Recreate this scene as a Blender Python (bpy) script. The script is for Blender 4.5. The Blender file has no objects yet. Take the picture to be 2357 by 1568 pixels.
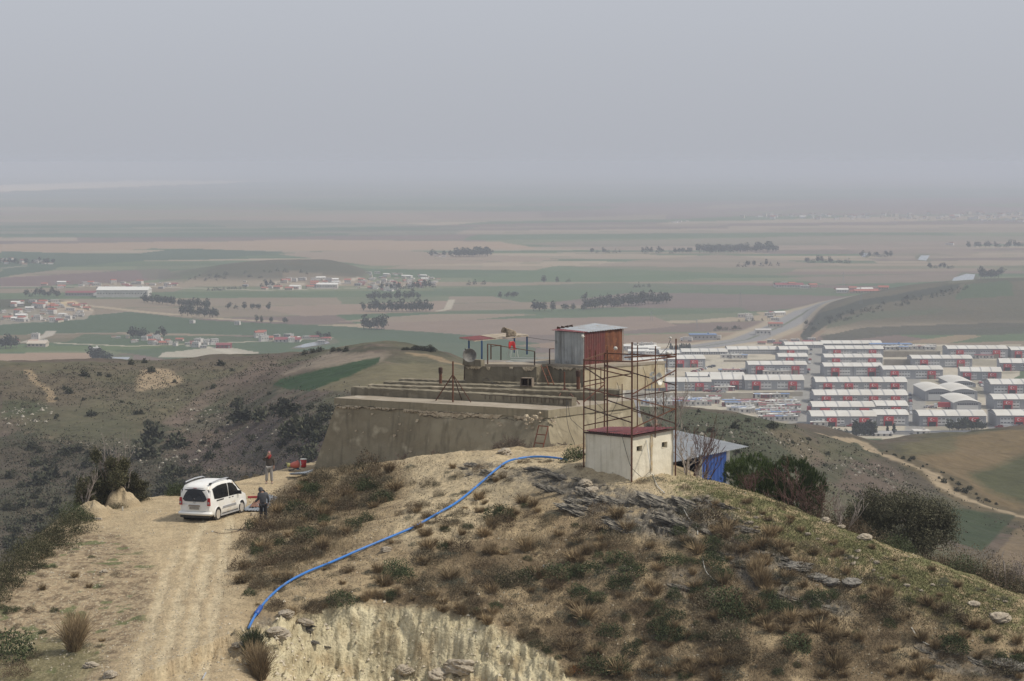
import bpy, bmesh, math, random
import numpy as np
from mathutils import Vector, Matrix
SC = bpy.context.scene
COL = SC.collection
# ---------------------------------------------------------------- camera
F = 5812.0; H = 140.0; PITCH = math.radians(4.03)
cp, sp = math.cos(PITCH), math.sin(PITCH)
cam = bpy.data.cameras.new('camera'); camo = bpy.data.objects.new('camera', cam); COL.objects.link(camo)
cam.sensor_width = 36; cam.lens = 36 * F / 2357.0; cam.clip_start = 1; cam.clip_end = 300000
camo.location = (0, 0, H); camo.rotation_euler = (math.pi / 2 - PITCH, 0, 0)
SC.camera = camo
# ---------------------------------------------------------------- sky, sun, exposure
SUN_EL = math.radians(50); SUN_AZ = math.radians(100)      # azimuth from +Y towards +X
w = bpy.data.worlds.new("World"); SC.world = w; w.use_nodes = True
nt = w.node_tree; nt.nodes.clear()
sky = nt.nodes.new('ShaderNodeTexSky'); sky.sky_type = 'NISHITA'; sky.sun_disc = False
sky.sun_elevation = SUN_EL; sky.sun_rotation = SUN_AZ; sky.air_density = 1.0; sky.dust_density = 4.0; sky.ozone_density = 1.0
hs = nt.nodes.new('ShaderNodeHueSaturation'); hs.inputs['Saturation'].default_value = 0.5
mx = nt.nodes.new('ShaderNodeMixRGB'); mx.inputs[0].default_value = 0.86; mx.inputs[2].default_value = (5.5, 5.85, 6.75, 1)
tcw = nt.nodes.new('ShaderNodeTexCoord'); sx_ = nt.nodes.new('ShaderNodeSeparateXYZ'); mrw = nt.nodes.new('ShaderNodeMapRange'); mrw.interpolation_type = 'SMOOTHSTEP'; mrw.inputs[1].default_value = -0.01; mrw.inputs[2].default_value = 0.12
mg = nt.nodes.new('ShaderNodeMixRGB'); mg.inputs[1].default_value = (5.22, 5.44, 5.98, 1); mg.inputs[2].default_value = (5.95, 6.27, 6.95, 1)      # murky grey air, a little darker low down
nt.links.new(tcw.outputs['Generated'], sx_.inputs[0]); nt.links.new(sx_.outputs['Z'], mrw.inputs[0]); nt.links.new(mrw.outputs[0], mg.inputs[0]); nt.links.new(mg.outputs[0], mx.inputs[2])
bg = nt.nodes.new('ShaderNodeBackground'); bg.inputs[1].default_value = 0.095
wo = nt.nodes.new('ShaderNodeOutputWorld')
nt.links.new(sky.outputs[0], hs.inputs['Color']); nt.links.new(hs.outputs[0], mx.inputs[1])
nt.links.new(mx.outputs[0], bg.inputs[0]); nt.links.new(bg.outputs[0], wo.inputs[0])
sun = bpy.data.lights.new('sun', 'SUN'); sun.energy = 3.3; sun.angle = math.radians(4); sun.color = (1.0, 0.93, 0.82)
so = bpy.data.objects.new('sun', sun); COL.objects.link(so)
so.rotation_euler = Vector((math.sin(SUN_AZ) * math.cos(SUN_EL), math.cos(SUN_AZ) * math.cos(SUN_EL), math.sin(SUN_EL))).to_track_quat('Z', 'Y').to_euler()
vs = SC.view_settings; vs.view_transform = 'Standard'; vs.look = 'None'; vs.gamma = 1; vs.exposure = 0.0; vs.use_curve_mapping = False
SC.cycles.max_bounces = 6; SC.cycles.transparent_max_bounces = 8; SC.cycles.volume_bounces = 1
# ---------------------------------------------------------------- helpers
def tag(o, label=None, cat=None, group=None, kind=None):
    if label: o['label'] = label
    if cat: o['category'] = cat
    if group: o['group'] = group
    if kind: o['kind'] = kind
    return o
def P(u, v, Y):
    dx = (u - 1178.5) / F; dy = (784 - v) / F
    wy = cp + dy * sp; wz = -sp + dy * cp
    t = Y / wy
    return Vector((dx * t, Y, H + wz * t))
def slope(v):
    dy = (784 - v) / F
    return -(-sp + dy * cp) / (cp + dy * sp)
def G(u, v, z=0.0):
    return P(u, v, (H - z) / slope(v))
def vis_uv(X, Y, Z):      # world -> display coordinates (numpy ok)
    zz = Z - H
    f = Y * cp - zz * sp; up = Y * sp + zz * cp
    return 1178.5 + F * X / f, 784 - F * up / f
MATS = {}
def mat(name, col, rough=0.85, col2=None, scale=3.0, bump=0.0, metal=0.0, detail=6.0, fac=(0.35, 0.65), bscale=None, stretch=None, spec=None, attr=None, noise2=None, streak=None):
    if name in MATS: return MATS[name]
    m = bpy.data.materials.new(name); m.use_nodes = True; n = m.node_tree.nodes; l = m.node_tree.links
    b = n['Principled BSDF']; b.inputs['Roughness'].default_value = rough; b.inputs['Metallic'].default_value = metal
    if spec is not None: b.inputs['Specular IOR Level'].default_value = spec
    b.inputs['Base Color'].default_value = (*col, 1)
    vec = None
    if col2 is not None or bump:
        tc = n.new('ShaderNodeTexCoord'); mp = n.new('ShaderNodeMapping'); l.new(tc.outputs['Object'], mp.inputs[0])
        if stretch: mp.inputs['Scale'].default_value = stretch
        vec = mp.outputs[0]
    src = None
    if attr:
        a = n.new('ShaderNodeVertexColor'); a.layer_name = attr; src = a.outputs[0]
    if col2 is not None:
        nz = n.new('ShaderNodeTexNoise'); nz.inputs['Scale'].default_value = scale; nz.inputs['Detail'].default_value = detail; nz.inputs['Roughness'].default_value = 0.62
        l.new(vec, nz.inputs['Vector'])
        mr = n.new('ShaderNodeMapRange'); mr.inputs[1].default_value = fac[0]; mr.inputs[2].default_value = fac[1]; l.new(nz.outputs['Fac'], mr.inputs[0])
        mi = n.new('ShaderNodeMixRGB'); mi.inputs[1].default_value = (*col, 1); mi.inputs[2].default_value = (*col2, 1); l.new(mr.outputs[0], mi.inputs[0])
        src = mi.outputs[0]
        if noise2:
            c3, s3, lo, hi = noise2
            nz = n.new('ShaderNodeTexNoise'); nz.inputs['Scale'].default_value = s3; nz.inputs['Detail'].default_value = 5; l.new(vec, nz.inputs['Vector'])
            mr = n.new('ShaderNodeMapRange'); mr.inputs[1].default_value = lo; mr.inputs[2].default_value = hi; l.new(nz.outputs['Fac'], mr.inputs[0])
            mi = n.new('ShaderNodeMixRGB'); l.new(mr.outputs[0], mi.inputs[0]); l.new(src, mi.inputs[1]); mi.inputs[2].default_value = (*c3, 1); src = mi.outputs[0]
    if streak:       # old water stains: narrow across, long down
        m2 = n.new('ShaderNodeMapping'); m2.inputs['Scale'].default_value = (3.2, 3.2, .35); l.new(tc.outputs['Object'], m2.inputs[0]); nz = n.new('ShaderNodeTexNoise'); nz.inputs['Scale'].default_value = 1.0; nz.inputs['Detail'].default_value = 6; l.new(m2.outputs[0], nz.inputs['Vector'])
        mr = n.new('ShaderNodeMapRange'); mr.inputs[1].default_value = .52; mr.inputs[2].default_value = .72; mr.inputs[4].default_value = .75; l.new(nz.outputs['Fac'], mr.inputs[0]); mi = n.new('ShaderNodeMixRGB'); l.new(mr.outputs[0], mi.inputs[0]); l.new(src, mi.inputs[1]); mi.inputs[2].default_value = (*streak, 1); src = mi.outputs[0]
    if src: l.new(src, b.inputs['Base Color'])
    if bump:
        nb = n.new('ShaderNodeTexNoise'); nb.inputs['Scale'].default_value = bscale or scale * 3; nb.inputs['Detail'].default_value = 7; l.new(vec, nb.inputs['Vector'])
        bp = n.new('ShaderNodeBump'); bp.inputs['Strength'].default_value = 1.0; bp.inputs['Distance'].default_value = bump
        l.new(nb.outputs['Fac'], bp.inputs['Height']); l.new(bp.outputs[0], b.inputs['Normal'])
    MATS[name] = m
    return m
def obj(name, V_, F_, m, parent=None, smooth=False, link=True):
    me = bpy.data.meshes.new(name); me.from_pydata([tuple(p) for p in V_], [], F_); me.update()
    ms = m if isinstance(m, (list, tuple)) else [m]
    for k in ms:
        if k is not None: me.materials.append(k)
    if smooth: me.shade_smooth()
    o = bpy.data.objects.new(name, me)
    if link: COL.objects.link(o)
    if parent: o.parent = parent
    return o
def empty(name, loc=(0, 0, 0), rz=0.0, label=None, cat=None, group=None):
    o = bpy.data.objects.new(name, None); o.empty_display_size = 0.3; COL.objects.link(o)
    o.location = loc; o.rotation_euler = (0, 0, rz)
    return tag(o, label, cat, group)
def copy_tree(o, parent=None):
    c = o.copy(); COL.objects.link(c)
    if parent: c.parent = parent
    for ch in list(o.children): copy_tree(ch, c)
    return c
class MB:
    """collects shapes into one mesh"""
    def __init__(s): s.v = []; s.f = []; s.mi = []
    def add(s, vs_, fs, mi=0):
        b = len(s.v); s.v += [tuple(p) for p in vs_]
        for f in fs: s.f.append(tuple(b + i for i in f)); s.mi.append(mi)
        return s
    def box(s, c, d, M=None, mi=0, taper=1.0):
        x, y, z = d[0] / 2, d[1] / 2, d[2] / 2; c = Vector(c)
        vs_ = [Vector(q) for q in ((-x, -y, -z), (x, -y, -z), (x, y, -z), (-x, y, -z), (-x * taper, -y * taper, z), (x * taper, -y * taper, z), (x * taper, y * taper, z), (-x * taper, y * taper, z))]
        if M is not None: vs_ = [M @ q for q in vs_]
        return s.add([q + c for q in vs_], [(0, 3, 2, 1), (4, 5, 6, 7), (0, 1, 5, 4), (1, 2, 6, 5), (2, 3, 7, 6), (3, 0, 4, 7)], mi)
    def bar(s, a, b, r, r2=None, n=6, mi=0):
        a = Vector(a); b = Vector(b); d = b - a
        if d.length < 1e-6: return s
        d.normalize(); up = Vector((0, 0, 1)) if abs(d.z) < 0.95 else Vector((1, 0, 0))
        x = d.cross(up).normalized(); y = d.cross(x); r2 = r if r2 is None else r2
        vs_ = []
        for p, rr in ((a, r), (b, r2)):
            for k in range(n):
                t = 2 * math.pi * (k + 0.5) / n; vs_.append(p + x * (rr * math.cos(t)) + y * (rr * math.sin(t)))
        fs = [(k, (k + 1) % n, n + (k + 1) % n, n + k) for k in range(n)] + [tuple(range(n - 1, -1, -1)), tuple(range(n, 2 * n))]
        return s.add(vs_, fs, mi)
    def tube(s, pts, rs, n=6, mi=0, cap=True):
        pts = [Vector(p) for p in pts]
        if not isinstance(rs, (list, tuple)): rs = [rs] * len(pts)
        vs_ = []; N = len(pts); x = None
        for i, p in enumerate(pts):
            d = (pts[min(i + 1, N - 1)] - pts[max(i - 1, 0)])
            d = d.normalized() if d.length > 1e-9 else Vector((0, 0, 1))
            if x is None:
                up = Vector((0, 0, 1)) if abs(d.z) < 0.95 else Vector((1, 0, 0)); x = d.cross(up).normalized()
            else:
                x = (x - d * x.dot(d)); x = x.normalized() if x.length > 1e-6 else d.orthogonal().normalized()
            y = d.cross(x)
            for k in range(n):
                t = 2 * math.pi * k / n; vs_.append(p + x * (rs[i] * math.cos(t)) + y * (rs[i] * math.sin(t)))
        fs = []
        for i in range(N - 1):
            for k in range(n):
                fs.append((i * n + k, i * n + (k + 1) % n, (i + 1) * n + (k + 1) % n, (i + 1) * n + k))
        if cap: fs += [tuple(range(n - 1, -1, -1)), tuple(range((N - 1) * n, N * n))]
        return s.add(vs_, fs, mi)
    def lathe(s, prof, c=(0, 0, 0), n=16, M=None, mi=0):
        vs_ = []; c = Vector(c)
        for r, z in prof:
            for k in range(n):
                t = 2 * math.pi * k / n; q = Vector((r * math.cos(t), r * math.sin(t), z))
                if M is not None: q = M @ q
                vs_.append(q + c)
        fs = []; N = len(prof)
        for i in range(N - 1):
            for k in range(n):
                fs.append((i * n + k, i * n + (k + 1) % n, (i + 1) * n + (k + 1) % n, (i + 1) * n + k))
        fs += [tuple(range(n - 1, -1, -1)), tuple(range((N - 1) * n, N * n))]
        return s.add(vs_, fs, mi)
    def build(s, name, m, parent=None, smooth=False):
        o = obj(name, s.v, s.f, m, parent, smooth)
        if isinstance(m, (list, tuple)): o.data.polygons.foreach_set('material_index', s.mi)
        return o
def rng_noise(seed): return np.random.RandomState(seed)
def vnoise(x, y, seed=0):
    xi = np.floor(x).astype(np.int64); yi = np.floor(y).astype(np.int64); xf = x - xi; yf = y - yi
    xf = xf * xf * (3 - 2 * xf); yf = yf * yf * (3 - 2 * yf)
    def h(a, b):
        n = (a * 374761393 + b * 668265263 + seed * 1442695041) & 0x7fffffff
        n = ((n ^ (n >> 13)) * 1274126177) & 0x7fffffff
        return ((n ^ (n >> 16)) & 0xffff) / 65535.0
    return (h(xi, yi) * (1 - xf) + h(xi + 1, yi) * xf) * (1 - yf) + (h(xi, yi + 1) * (1 - xf) + h(xi + 1, yi + 1) * xf) * yf
def fbm(x, y, seed=0, oct=4, gain=0.5):
    s = 0; a = 1; t = 0
    for i in range(oct):
        s = s + a * vnoise(x * 2 ** i + i * 17.3, y * 2 ** i - i * 9.1, seed + i); t += a; a *= gain
    return s / t
def ridged(x, y, seed=0, oct=4):
    s = 0; a = 1; t = 0
    for i in range(oct):
        s = s + a * (1 - np.abs(2 * vnoise(x * 2 ** i + i * 7.7, y * 2 ** i + i * 3.3, seed + i) - 1)); t += a; a *= 0.5
    return s / t
def sstep(a, b, x):
    t = np.clip((x - a) / (b - a), 0, 1); return t * t * (3 - 2 * t)
def rbf_fit(pts):
    p = np.array([(a, b) for a, b, _ in pts]); z = np.array([c for _, _, c in pts]); n = len(p)
    r2 = ((p[:, None] - p[None]) ** 2).sum(-1); K = 0.5 * r2 * np.log(r2 + 1e-9) + np.eye(n) * 0.5
    A = np.zeros((n + 3, n + 3)); A[:n, :n] = K; A[:n, n] = 1; A[:n, n + 1:] = p; A[n, :n] = 1; A[n + 1:, :n] = p.T
    s = np.linalg.solve(A, np.concatenate([z, [0, 0, 0]]))
    return p, s
def rbf_eval(f, X, Y):
    p, s = f; n = len(p); out = s[n] + s[n + 1] * X + s[n + 2] * Y
    for i in range(n):
        r2 = (X - p[i, 0]) ** 2 + (Y - p[i, 1]) ** 2; out = out + s[i] * 0.5 * r2 * np.log(r2 + 1e-9)
    return out
def sdist(poly, X, Y):
    """signed distance to an open polyline (positive on its right-hand side)"""
    best = np.full(np.shape(X), 1e9); sg = np.ones(np.shape(X))
    for (x0, y0), (x1, y1) in zip(poly[:-1], poly[1:]):
        dx, dy = x1 - x0, y1 - y0; L = dx * dx + dy * dy
        t = np.clip(((X - x0) * dx + (Y - y0) * dy) / L, 0, 1)
        ex = X - x0 - t * dx; ey = Y - y0 - t * dy; d = np.hypot(ex, ey)
        m = d < best; best = np.where(m, d, best); sg = np.where(m, np.sign(dy * ex - dx * ey + 1e-12), sg)
    return best * sg
def inpoly(poly, U, V):
    c = np.zeros(np.shape(U), bool); n = len(poly)
    for i in range(n):
        x0, y0 = poly[i]; x1, y1 = poly[(i + 1) % n]
        if y0 == y1: continue
        c ^= ((y0 > V) != (y1 > V)) & (U < (x1 - x0) * (V - y0) / (y1 - y0) + x0)
    return c
# ================================================================ TERRAIN: the near hill
def uvY(l): return [(P(u, v, Y).x, Y, P(u, v, Y).z) for u, v, Y in l]
def onz(l, z): return [(G(u, v, z).x, G(u, v, z).y) for u, v in l]
_m = [(720,1090,130),(660,1110,126),(640,1150,121),(610,1200,116),(580,1250,112),(560,1330,106),(850,1065,127),(1010,1045,122),(1150,1045,121),
 (1300,1050,119),(1345,1072,114.5),(1453,1105,111.5),(1545,1090,114),(1620,1105,112.5),(1700,1120,111.5),(1800,1158,110),(1900,1200,109.5),(2050,1255,108.5),
 (2200,1310,107.5),(2357,1370,106),(2700,1480,104),(800,1150,120),(1000,1195,110.5),(1190,1060,118),(1150,1150,113),(1400,1150,109.5),(1500,1200,107),
 (1250,1250,107),(1500,1300,103.5),(1000,1300,104.5),(800,1290,107),(700,1340,103.5),(600,1440,99),(900,1395,101),(1100,1400,101),(1300,1420,101),(1500,1430,100.5),
 (1700,1350,102.5),(1900,1400,101.5),(2100,1450,100.5),(1700,1500,98),(2357,1530,99.5),(1900,1568,97),(1500,1568,97.5),(2357,1700,94),(1700,1750,91),(1200,1700,93),(2700,1700,94)]
mound_pts = uvY(_m)
for u, v, Y in [(1900,1200,109.5),(2050,1255,108.5),(2200,1310,107.5),(2357,1370,106),(2700,1480,104)]:
    p = P(u, v, Y)
    for dy, dz in ((4, -1.7), (11, -5.5), (25, -14), (60, -33)): mound_pts.append((p.x * (Y + dy) / Y, Y + dy, p.z + dz))
mound_pts += [(-9.7, 138.5, 123.4), (-5, 134, 124.5), (1.9, 131, 124.95), (6, 136, 124.8), (-12, 150, 122), (0, 150, 122.5), (10, 145, 122.6), (12, 160, 118), (0, 170, 112), (-15, 165, 114),
              (8.6, 119, 125.3), (9.5, 126, 124.35), (10, 134, 123.5), (-20, 200, 90), (0, 210, 88), (14, 205, 88)]
F_MOUND = rbf_fit(mound_pts)
road_pts = [(G(u, v, z).x, G(u, v, z).y, z) for u, v, z in [(425,1190,122.9),(545,1165,122.9),(620,1115,122.9),(690,1085,122.9),(350,1155,122.9),(250,1190,122.8),(500,1250,122.75),(430,1300,122.5),(400,1400,122.0),
  (380,1500,121.5),(350,1568,121.2),(500,1568,121.2),(520,1450,121.85),(620,1568,121.3),(150,1250,122.5),(0,1330,122.3),(0,1450,121.3),(100,1568,120.7),(-200,1568,120.2),(300,1350,122.1),(200,1450,121.4),(-200,1450,121.0),(560,1340,122.4),(350,1750,120.0),(0,1750,119.0)]]
F_ROAD = rbf_fit(road_pts)
_gx = np.arange(-60, 60.1, .4); _gy = np.arange(82, 246, .4); _GX, _GY = np.meshgrid(_gx, _gy)
C_ROAD = rbf_eval(F_ROAD, _GX, _GY); C_MOUND = rbf_eval(F_MOUND, _GX, _GY)
def coarse(C, X, Y):
    a = np.clip((X - _gx[0]) / .4, 0, len(_gx) - 1.001); b = np.clip((Y - _gy[0]) / .4, 0, len(_gy) - 1.001); i = a.astype(int); j = b.astype(int); a = a - i; b = b - j
    return (C[j, i] * (1 - a) + C[j, i + 1] * a) * (1 - b) + (C[j + 1, i] * (1 - a) + C[j + 1, i + 1] * a) * b
BANK = onz([(790,1062),(715,1083),(668,1092),(645,1125),(632,1158),(612,1190),(572,1228),(548,1290),(530,1345),(540,1400),(566,1455),(590,1500),(600,1568),(615,1700),(620,1900)], 122.6)
EDGE = onz([(860,1040),(740,1068),(690,1078),(650,1087),(600,1100),(500,1126),(420,1140),(330,1152),(240,1163),(190,1172),(120,1215),(60,1260),(0,1303),(-150,1420),(-400,1600),(-700,1850)], 122.8)
CLIFF = [(P(u, v, Y).x, Y) for u, v, Y in [(560,1500,97.5),(600,1468,98.6),(660,1430,100),(750,1405,101.2),(850,1392,101.5),(950,1400,101.3),(1100,1425,100.6),(1200,1460,99.6),(1280,1510,98.6),(1330,1568,97.4),(1345,1640,95.5),(1345,1800,91)]]
PIPE_UV = [(572,1455),(585,1422),(612,1385),(650,1350),(700,1327),(760,1300),(820,1272),(900,1240),(960,1215),(1000,1195),(1050,1163),(1100,1125),(1140,1085),(1165,1067),(1190,1058),(1235,1054),(1275,1056),(1305,1062)]
OUTCROP = [  # polygons (display) where rock strata stick out, with strength
 ([(1040,1075),(1130,1062),(1210,1090),(1200,1115),(1120,1110),(1060,1090)], 0.6),
 ([(1215,1075),(1330,1100),(1480,1130),(1500,1150),(1420,1165),(1300,1140),(1210,1110)], 1.0),
 ([(1270,1130),(1480,1150),(1620,1140),(1700,1190),(1740,1250),(1800,1330),(1700,1300),(1600,1260),(1420,1220),(1330,1180)], 1.0),
 ([(1640,1240),(1780,1270),(1920,1340),(1960,1420),(1820,1400),(1700,1330)], 0.9),
 ([(1520,1300),(1640,1320),(1660,1400),(1540,1380)], 0.5),
 ([(2080,1480),(2250,1510),(2357,1540),(2357,1568),(2150,1540)], 0.7),
 ([(600,1410),(700,1430),(760,1500),(680,1480),(600,1450)], 0.7)]
def blur_mask(poly, X, Y, U, V, soft=14):
    # soft membership: average of shifted tests
    m = np.zeros(np.shape(U))
    for du, dv in ((0, 0), (soft, 0), (-soft, 0), (0, soft * .6), (0, -soft * .6)):
        m += inpoly(poly, U + du + 10 * (fbm(X * .9, Y * .9, 91) - .5) * 4, V + dv + 20 * (fbm(X * .7, Y * .7, 92) - .5))
    return m / 5
def near_height(X, Y, detail=True, masks=None):
    X = np.asarray(X, float); Y = np.asarray(Y, float)
    zr = coarse(C_ROAD, X, Y); zm = np.minimum(coarse(C_MOUND, X, Y), 126.5)
    zr = np.minimum(zr, 122.95)
    wob = (fbm(X * .6, Y * .6, 3) - .5) * 1.2
    db = sdist(BANK, X, Y)            # + = left of travel -> sign checked below
    t = sstep(-0.15, 1.3, -db + wob * .5)
    zm = np.maximum(zm, np.where((Y < 134) & (db > -5), zr - 0.3, -99))
    zm = zm - .24 * sstep(110, 118, Y) * sstep(4.2, 2.6, X)
    z = zr * (1 - t) + zm * t
    # cut cliff
    dc = sdist(CLIFF, X, Y) + wob * .35
    tc = sstep(-0.05, 1.9 + .3 * np.maximum(X + 3, 0), dc)
    floor = 119.0 + 2.3 * sstep(-7, -10.5, X) + (Y - 97) * .10
    z = z * (1 - tc) + np.minimum(z, floor) * tc
    # drop beyond the plateau edge
    de = sdist(EDGE, X, Y) + wob * .5
    drop = np.maximum(de, 0); z = np.where((Y > 95) & (X < -6.0), z - 0.85 * np.maximum(drop - 0.3, 0) * sstep(0, 1.5, drop), z)
    tback = (Y > 158); z = np.where(tback, z - (Y - 158) * .45, z); z = np.where(Y > 146, np.minimum(z, 122.6 - (Y - 146) * .42), z); z = np.where((Y > 141) & (X < -12.3), np.minimum(z, 122.6 - (Y - 140) * .9), z)
    if not detail:
        return z
    U, V = vis_uv(X, Y, z)
    z = z + (fbm(X * .8, Y * .8, 5, 4) - .5) * .35 * (0.25 + .75 * t) + (fbm(X * 4, Y * 4, 6, 4) - .5) * .10 * (0.35 + .65 * t) + (fbm(X * 14, Y * 14, 8, 2) - .5) * .035
    # ruts on the road
    rock = np.zeros(np.shape(X))
    for poly, s in OUTCROP: rock = np.maximum(rock, s * blur_mask(poly, X, Y, U, V))
    rock *= sstep(.30, .62, fbm(X * 1.1, Y * 1.1, 21, 3) + .12)
    # strata: ledges that dip to the right, their broken faces towards the viewer
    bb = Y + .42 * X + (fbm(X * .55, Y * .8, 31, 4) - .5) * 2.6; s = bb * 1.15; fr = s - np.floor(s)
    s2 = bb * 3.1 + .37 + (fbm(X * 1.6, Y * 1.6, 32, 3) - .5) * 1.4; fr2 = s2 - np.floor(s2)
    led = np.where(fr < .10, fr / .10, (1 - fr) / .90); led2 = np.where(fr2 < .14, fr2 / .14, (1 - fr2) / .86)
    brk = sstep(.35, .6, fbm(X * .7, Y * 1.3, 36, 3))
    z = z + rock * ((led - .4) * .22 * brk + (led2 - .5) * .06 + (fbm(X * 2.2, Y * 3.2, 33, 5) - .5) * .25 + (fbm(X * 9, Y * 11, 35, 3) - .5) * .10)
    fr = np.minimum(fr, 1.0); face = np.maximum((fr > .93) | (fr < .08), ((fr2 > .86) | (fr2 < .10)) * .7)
    cliffm = sstep(0.0, .4, dc) * sstep(3.3, 2.2, dc) * (X > -12.5) * (X < 3.4)
    rib = fbm(X * 2.2 + z * .5, Y * .7 + z * .6, 41, 5)
    z = z + cliffm * ((rib - .5) * .6 + (fbm(X * 2.4, z * 2.6, 44, 3) - .5) * .8 + (fbm(X * 7, z * 6 + Y * 4, 43, 3) - .5) * .4)
    if masks is not None: masks.update(t=t, rock=rock, cliff=cliffm, dc=dc, de=de, db=db, U=U, V=V, ledge=face)
    return z
def grid_mesh(name, X, Y, Z, colr, m):
    n, k = X.shape; me = bpy.data.meshes.new(name)
    me.vertices.add(n * k); me.vertices.foreach_set('co', np.stack([X, Y, Z], -1).astype(np.float32).ravel())
    i = np.arange(n - 1)[:, None] * k + np.arange(k - 1)[None]
    q = np.stack([i, i + 1, i + k + 1, i + k], -1).reshape(-1, 4).astype(np.int32)
    me.loops.add(q.size); me.loops.foreach_set('vertex_index', q.ravel())
    me.polygons.add(len(q)); me.polygons.foreach_set('loop_start', np.arange(0, q.size, 4, dtype=np.int32)); me.polygons.foreach_set('loop_total', np.full(len(q), 4, np.int32))
    me.update(calc_edges=True); me.shade_smooth()
    ca = me.color_attributes.new('zone', 'FLOAT_COLOR', 'POINT')
    c4 = np.ones((n * k, 4), np.float32); c4[:, :3] = colr.reshape(-1, 3); ca.data.foreach_set('color', c4.ravel())
    me.materials.append(m); o = bpy.data.objects.new(name, me); COL.objects.link(o); return o
def ground_mat(name, sc1, amp1, sc2, amp2, bump, bsc, speck=None):
    m = bpy.data.materials.new(name); m.use_nodes = True; n = m.node_tree.nodes; l = m.node_tree.links; b = n['Principled BSDF']
    b.inputs['Roughness'].default_value = .95; b.inputs['Specular IOR Level'].default_value = .15
    a = n.new('ShaderNodeVertexColor'); a.layer_name = 'zone'; g = n.new('ShaderNodeNewGeometry')
    src = a.outputs[0]
    for sc, am in ((sc1, amp1), (sc2, amp2)):
        z = n.new('ShaderNodeTexNoise'); z.inputs['Scale'].default_value = sc; z.inputs['Detail'].default_value = 8; z.inputs['Roughness'].default_value = .7; l.new(g.outputs['Position'], z.inputs['Vector'])
        r = n.new('ShaderNodeMapRange'); r.inputs[1].default_value = .3; r.inputs[2].default_value = .7; r.inputs[3].default_value = 1 - am; r.inputs[4].default_value = 1 + am; r.clamp = False; l.new(z.outputs['Fac'], r.inputs[0])
        mu = n.new('ShaderNodeVectorMath'); mu.operation = 'SCALE'; l.new(src, mu.inputs[0]); l.new(r.outputs[0], mu.inputs['Scale']); src = mu.outputs[0]
    if speck:
        for sc, c, th in speck:
            vo = n.new('ShaderNodeTexVoronoi'); vo.inputs['Scale'].default_value = sc; l.new(g.outputs['Position'], vo.inputs['Vector'])
            nz = n.new('ShaderNodeTexNoise'); nz.inputs['Scale'].default_value = sc * .12; l.new(g.outputs['Position'], nz.inputs['Vector'])
            mm = n.new('ShaderNodeMath'); mm.operation = 'MULTIPLY'; l.new(nz.outputs['Fac'], mm.inputs[0]); mm.inputs[1].default_value = th * 2
            r = n.new('ShaderNodeMath'); r.operation = 'LESS_THAN'; l.new(vo.outputs['Distance'], r.inputs[0]); l.new(mm.outputs[0], r.inputs[1])
            mi = n.new('ShaderNodeMixRGB'); l.new(r.outputs[0], mi.inputs[0]); l.new(src, mi.inputs[1]); mi.inputs[2].default_value = (*c, 1); src = mi.outputs[0]
    l.new(src, b.inputs['Base Color'])
    z = n.new('ShaderNodeTexNoise'); z.inputs['Scale'].default_value = bsc; z.inputs['Detail'].default_value = 8; z.inputs['Roughness'].default_value = .65; l.new(g.outputs['Position'], z.inputs['Vector'])
    bp = n.new('ShaderNodeBump'); bp.inputs['Distance'].default_value = bump; bp.inputs['Strength'].default_value = 1; l.new(z.outputs['Fac'], bp.inputs['Height'])
    z2 = n.new('ShaderNodeTexNoise'); z2.inputs['Scale'].default_value = bsc * .25; z2.inputs['Detail'].default_value = 4; l.new(g.outputs['Position'], z2.inputs['Vector'])
    b2 = n.new('ShaderNodeBump'); b2.inputs['Distance'].default_value = bump * 2.2; b2.inputs['Strength'].default_value = 1; l.new(z2.outputs['Fac'], b2.inputs['Height']); l.new(bp.outputs[0], b2.inputs['Normal']); l.new(b2.outputs[0], b.inputs['Normal'])
    return m
def mixc(c, new, f):
    f = np.clip(f, 0, 1)[..., None]; return c * (1 - f) + np.array(new) * f
us = np.arange(-420, 2780, 2.7)
ys = np.concatenate([np.arange(84, 142, 0.105), np.arange(142, 240, 1.0)])
UU, YY = np.meshgrid(us, ys); XX = (UU - 1178.5) / F * YY
MK = {}
ZZ = near_height(XX, YY, True, MK)
U_, V_ = MK['U'], MK['V']
n1 = fbm(XX * .9, YY * .9, 51, 5); n2 = fbm(XX * 3, YY * 3, 52, 4); n3 = fbm(XX * 8, YY * 8, 53, 3)
c = np.zeros(XX.shape + (3,)) + np.array((.31, .24, .145))                    # sandy soil of the mound
c = mixc(c, (.235, .175, .105), sstep(.46, .66, n1) * .75)
c = mixc(c, (.17, .13, .08), sstep(.54, .68, n2) * .55)
top = blur_mask([(900,1040),(1345,1040),(1640,1110),(1560,1170),(1400,1140),(1250,1100),(1150,1200),(1020,1280),(900,1240),(950,1120)], XX, YY, U_, V_, 26)
c = mixc(c, (.43, .35, .225), top * .85)
veg = blur_mask([(600,1120),(720,1080),(860,1070),(930,1090),(870,1180),(780,1260),(690,1330),(560,1390),(540,1300),(570,1220)], XX, YY, U_, V_, 20)
c = mixc(c, (.15, .115, .065), veg * sstep(.35, .55, n2 + .1) * .8)
lower = blur_mask([(1000,1250),(1500,1230),(1900,1400),(2357,1500),(2357,1700),(1400,1600),(1200,1420),(900,1390)], XX, YY, U_, V_, 30)
c = mixc(c, (.135, .10, .06), lower * sstep(.30, .50, n1) * .85)
right = blur_mask([(1545,1090),(1700,1120),(1900,1190),(2357,1350),(2900,1450),(2900,1600),(2200,1440),(1950,1330),(1750,1220),(1560,1160)], XX, YY, U_, V_, 22)
c = mixc(c, (.135, .14, .06), right * sstep(.38, .55, n2 * .6 + n1 * .4) * .8)
c = mixc(c, (.09, .105, .04), right * sstep(.56, .64, n3) * .5)
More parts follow.
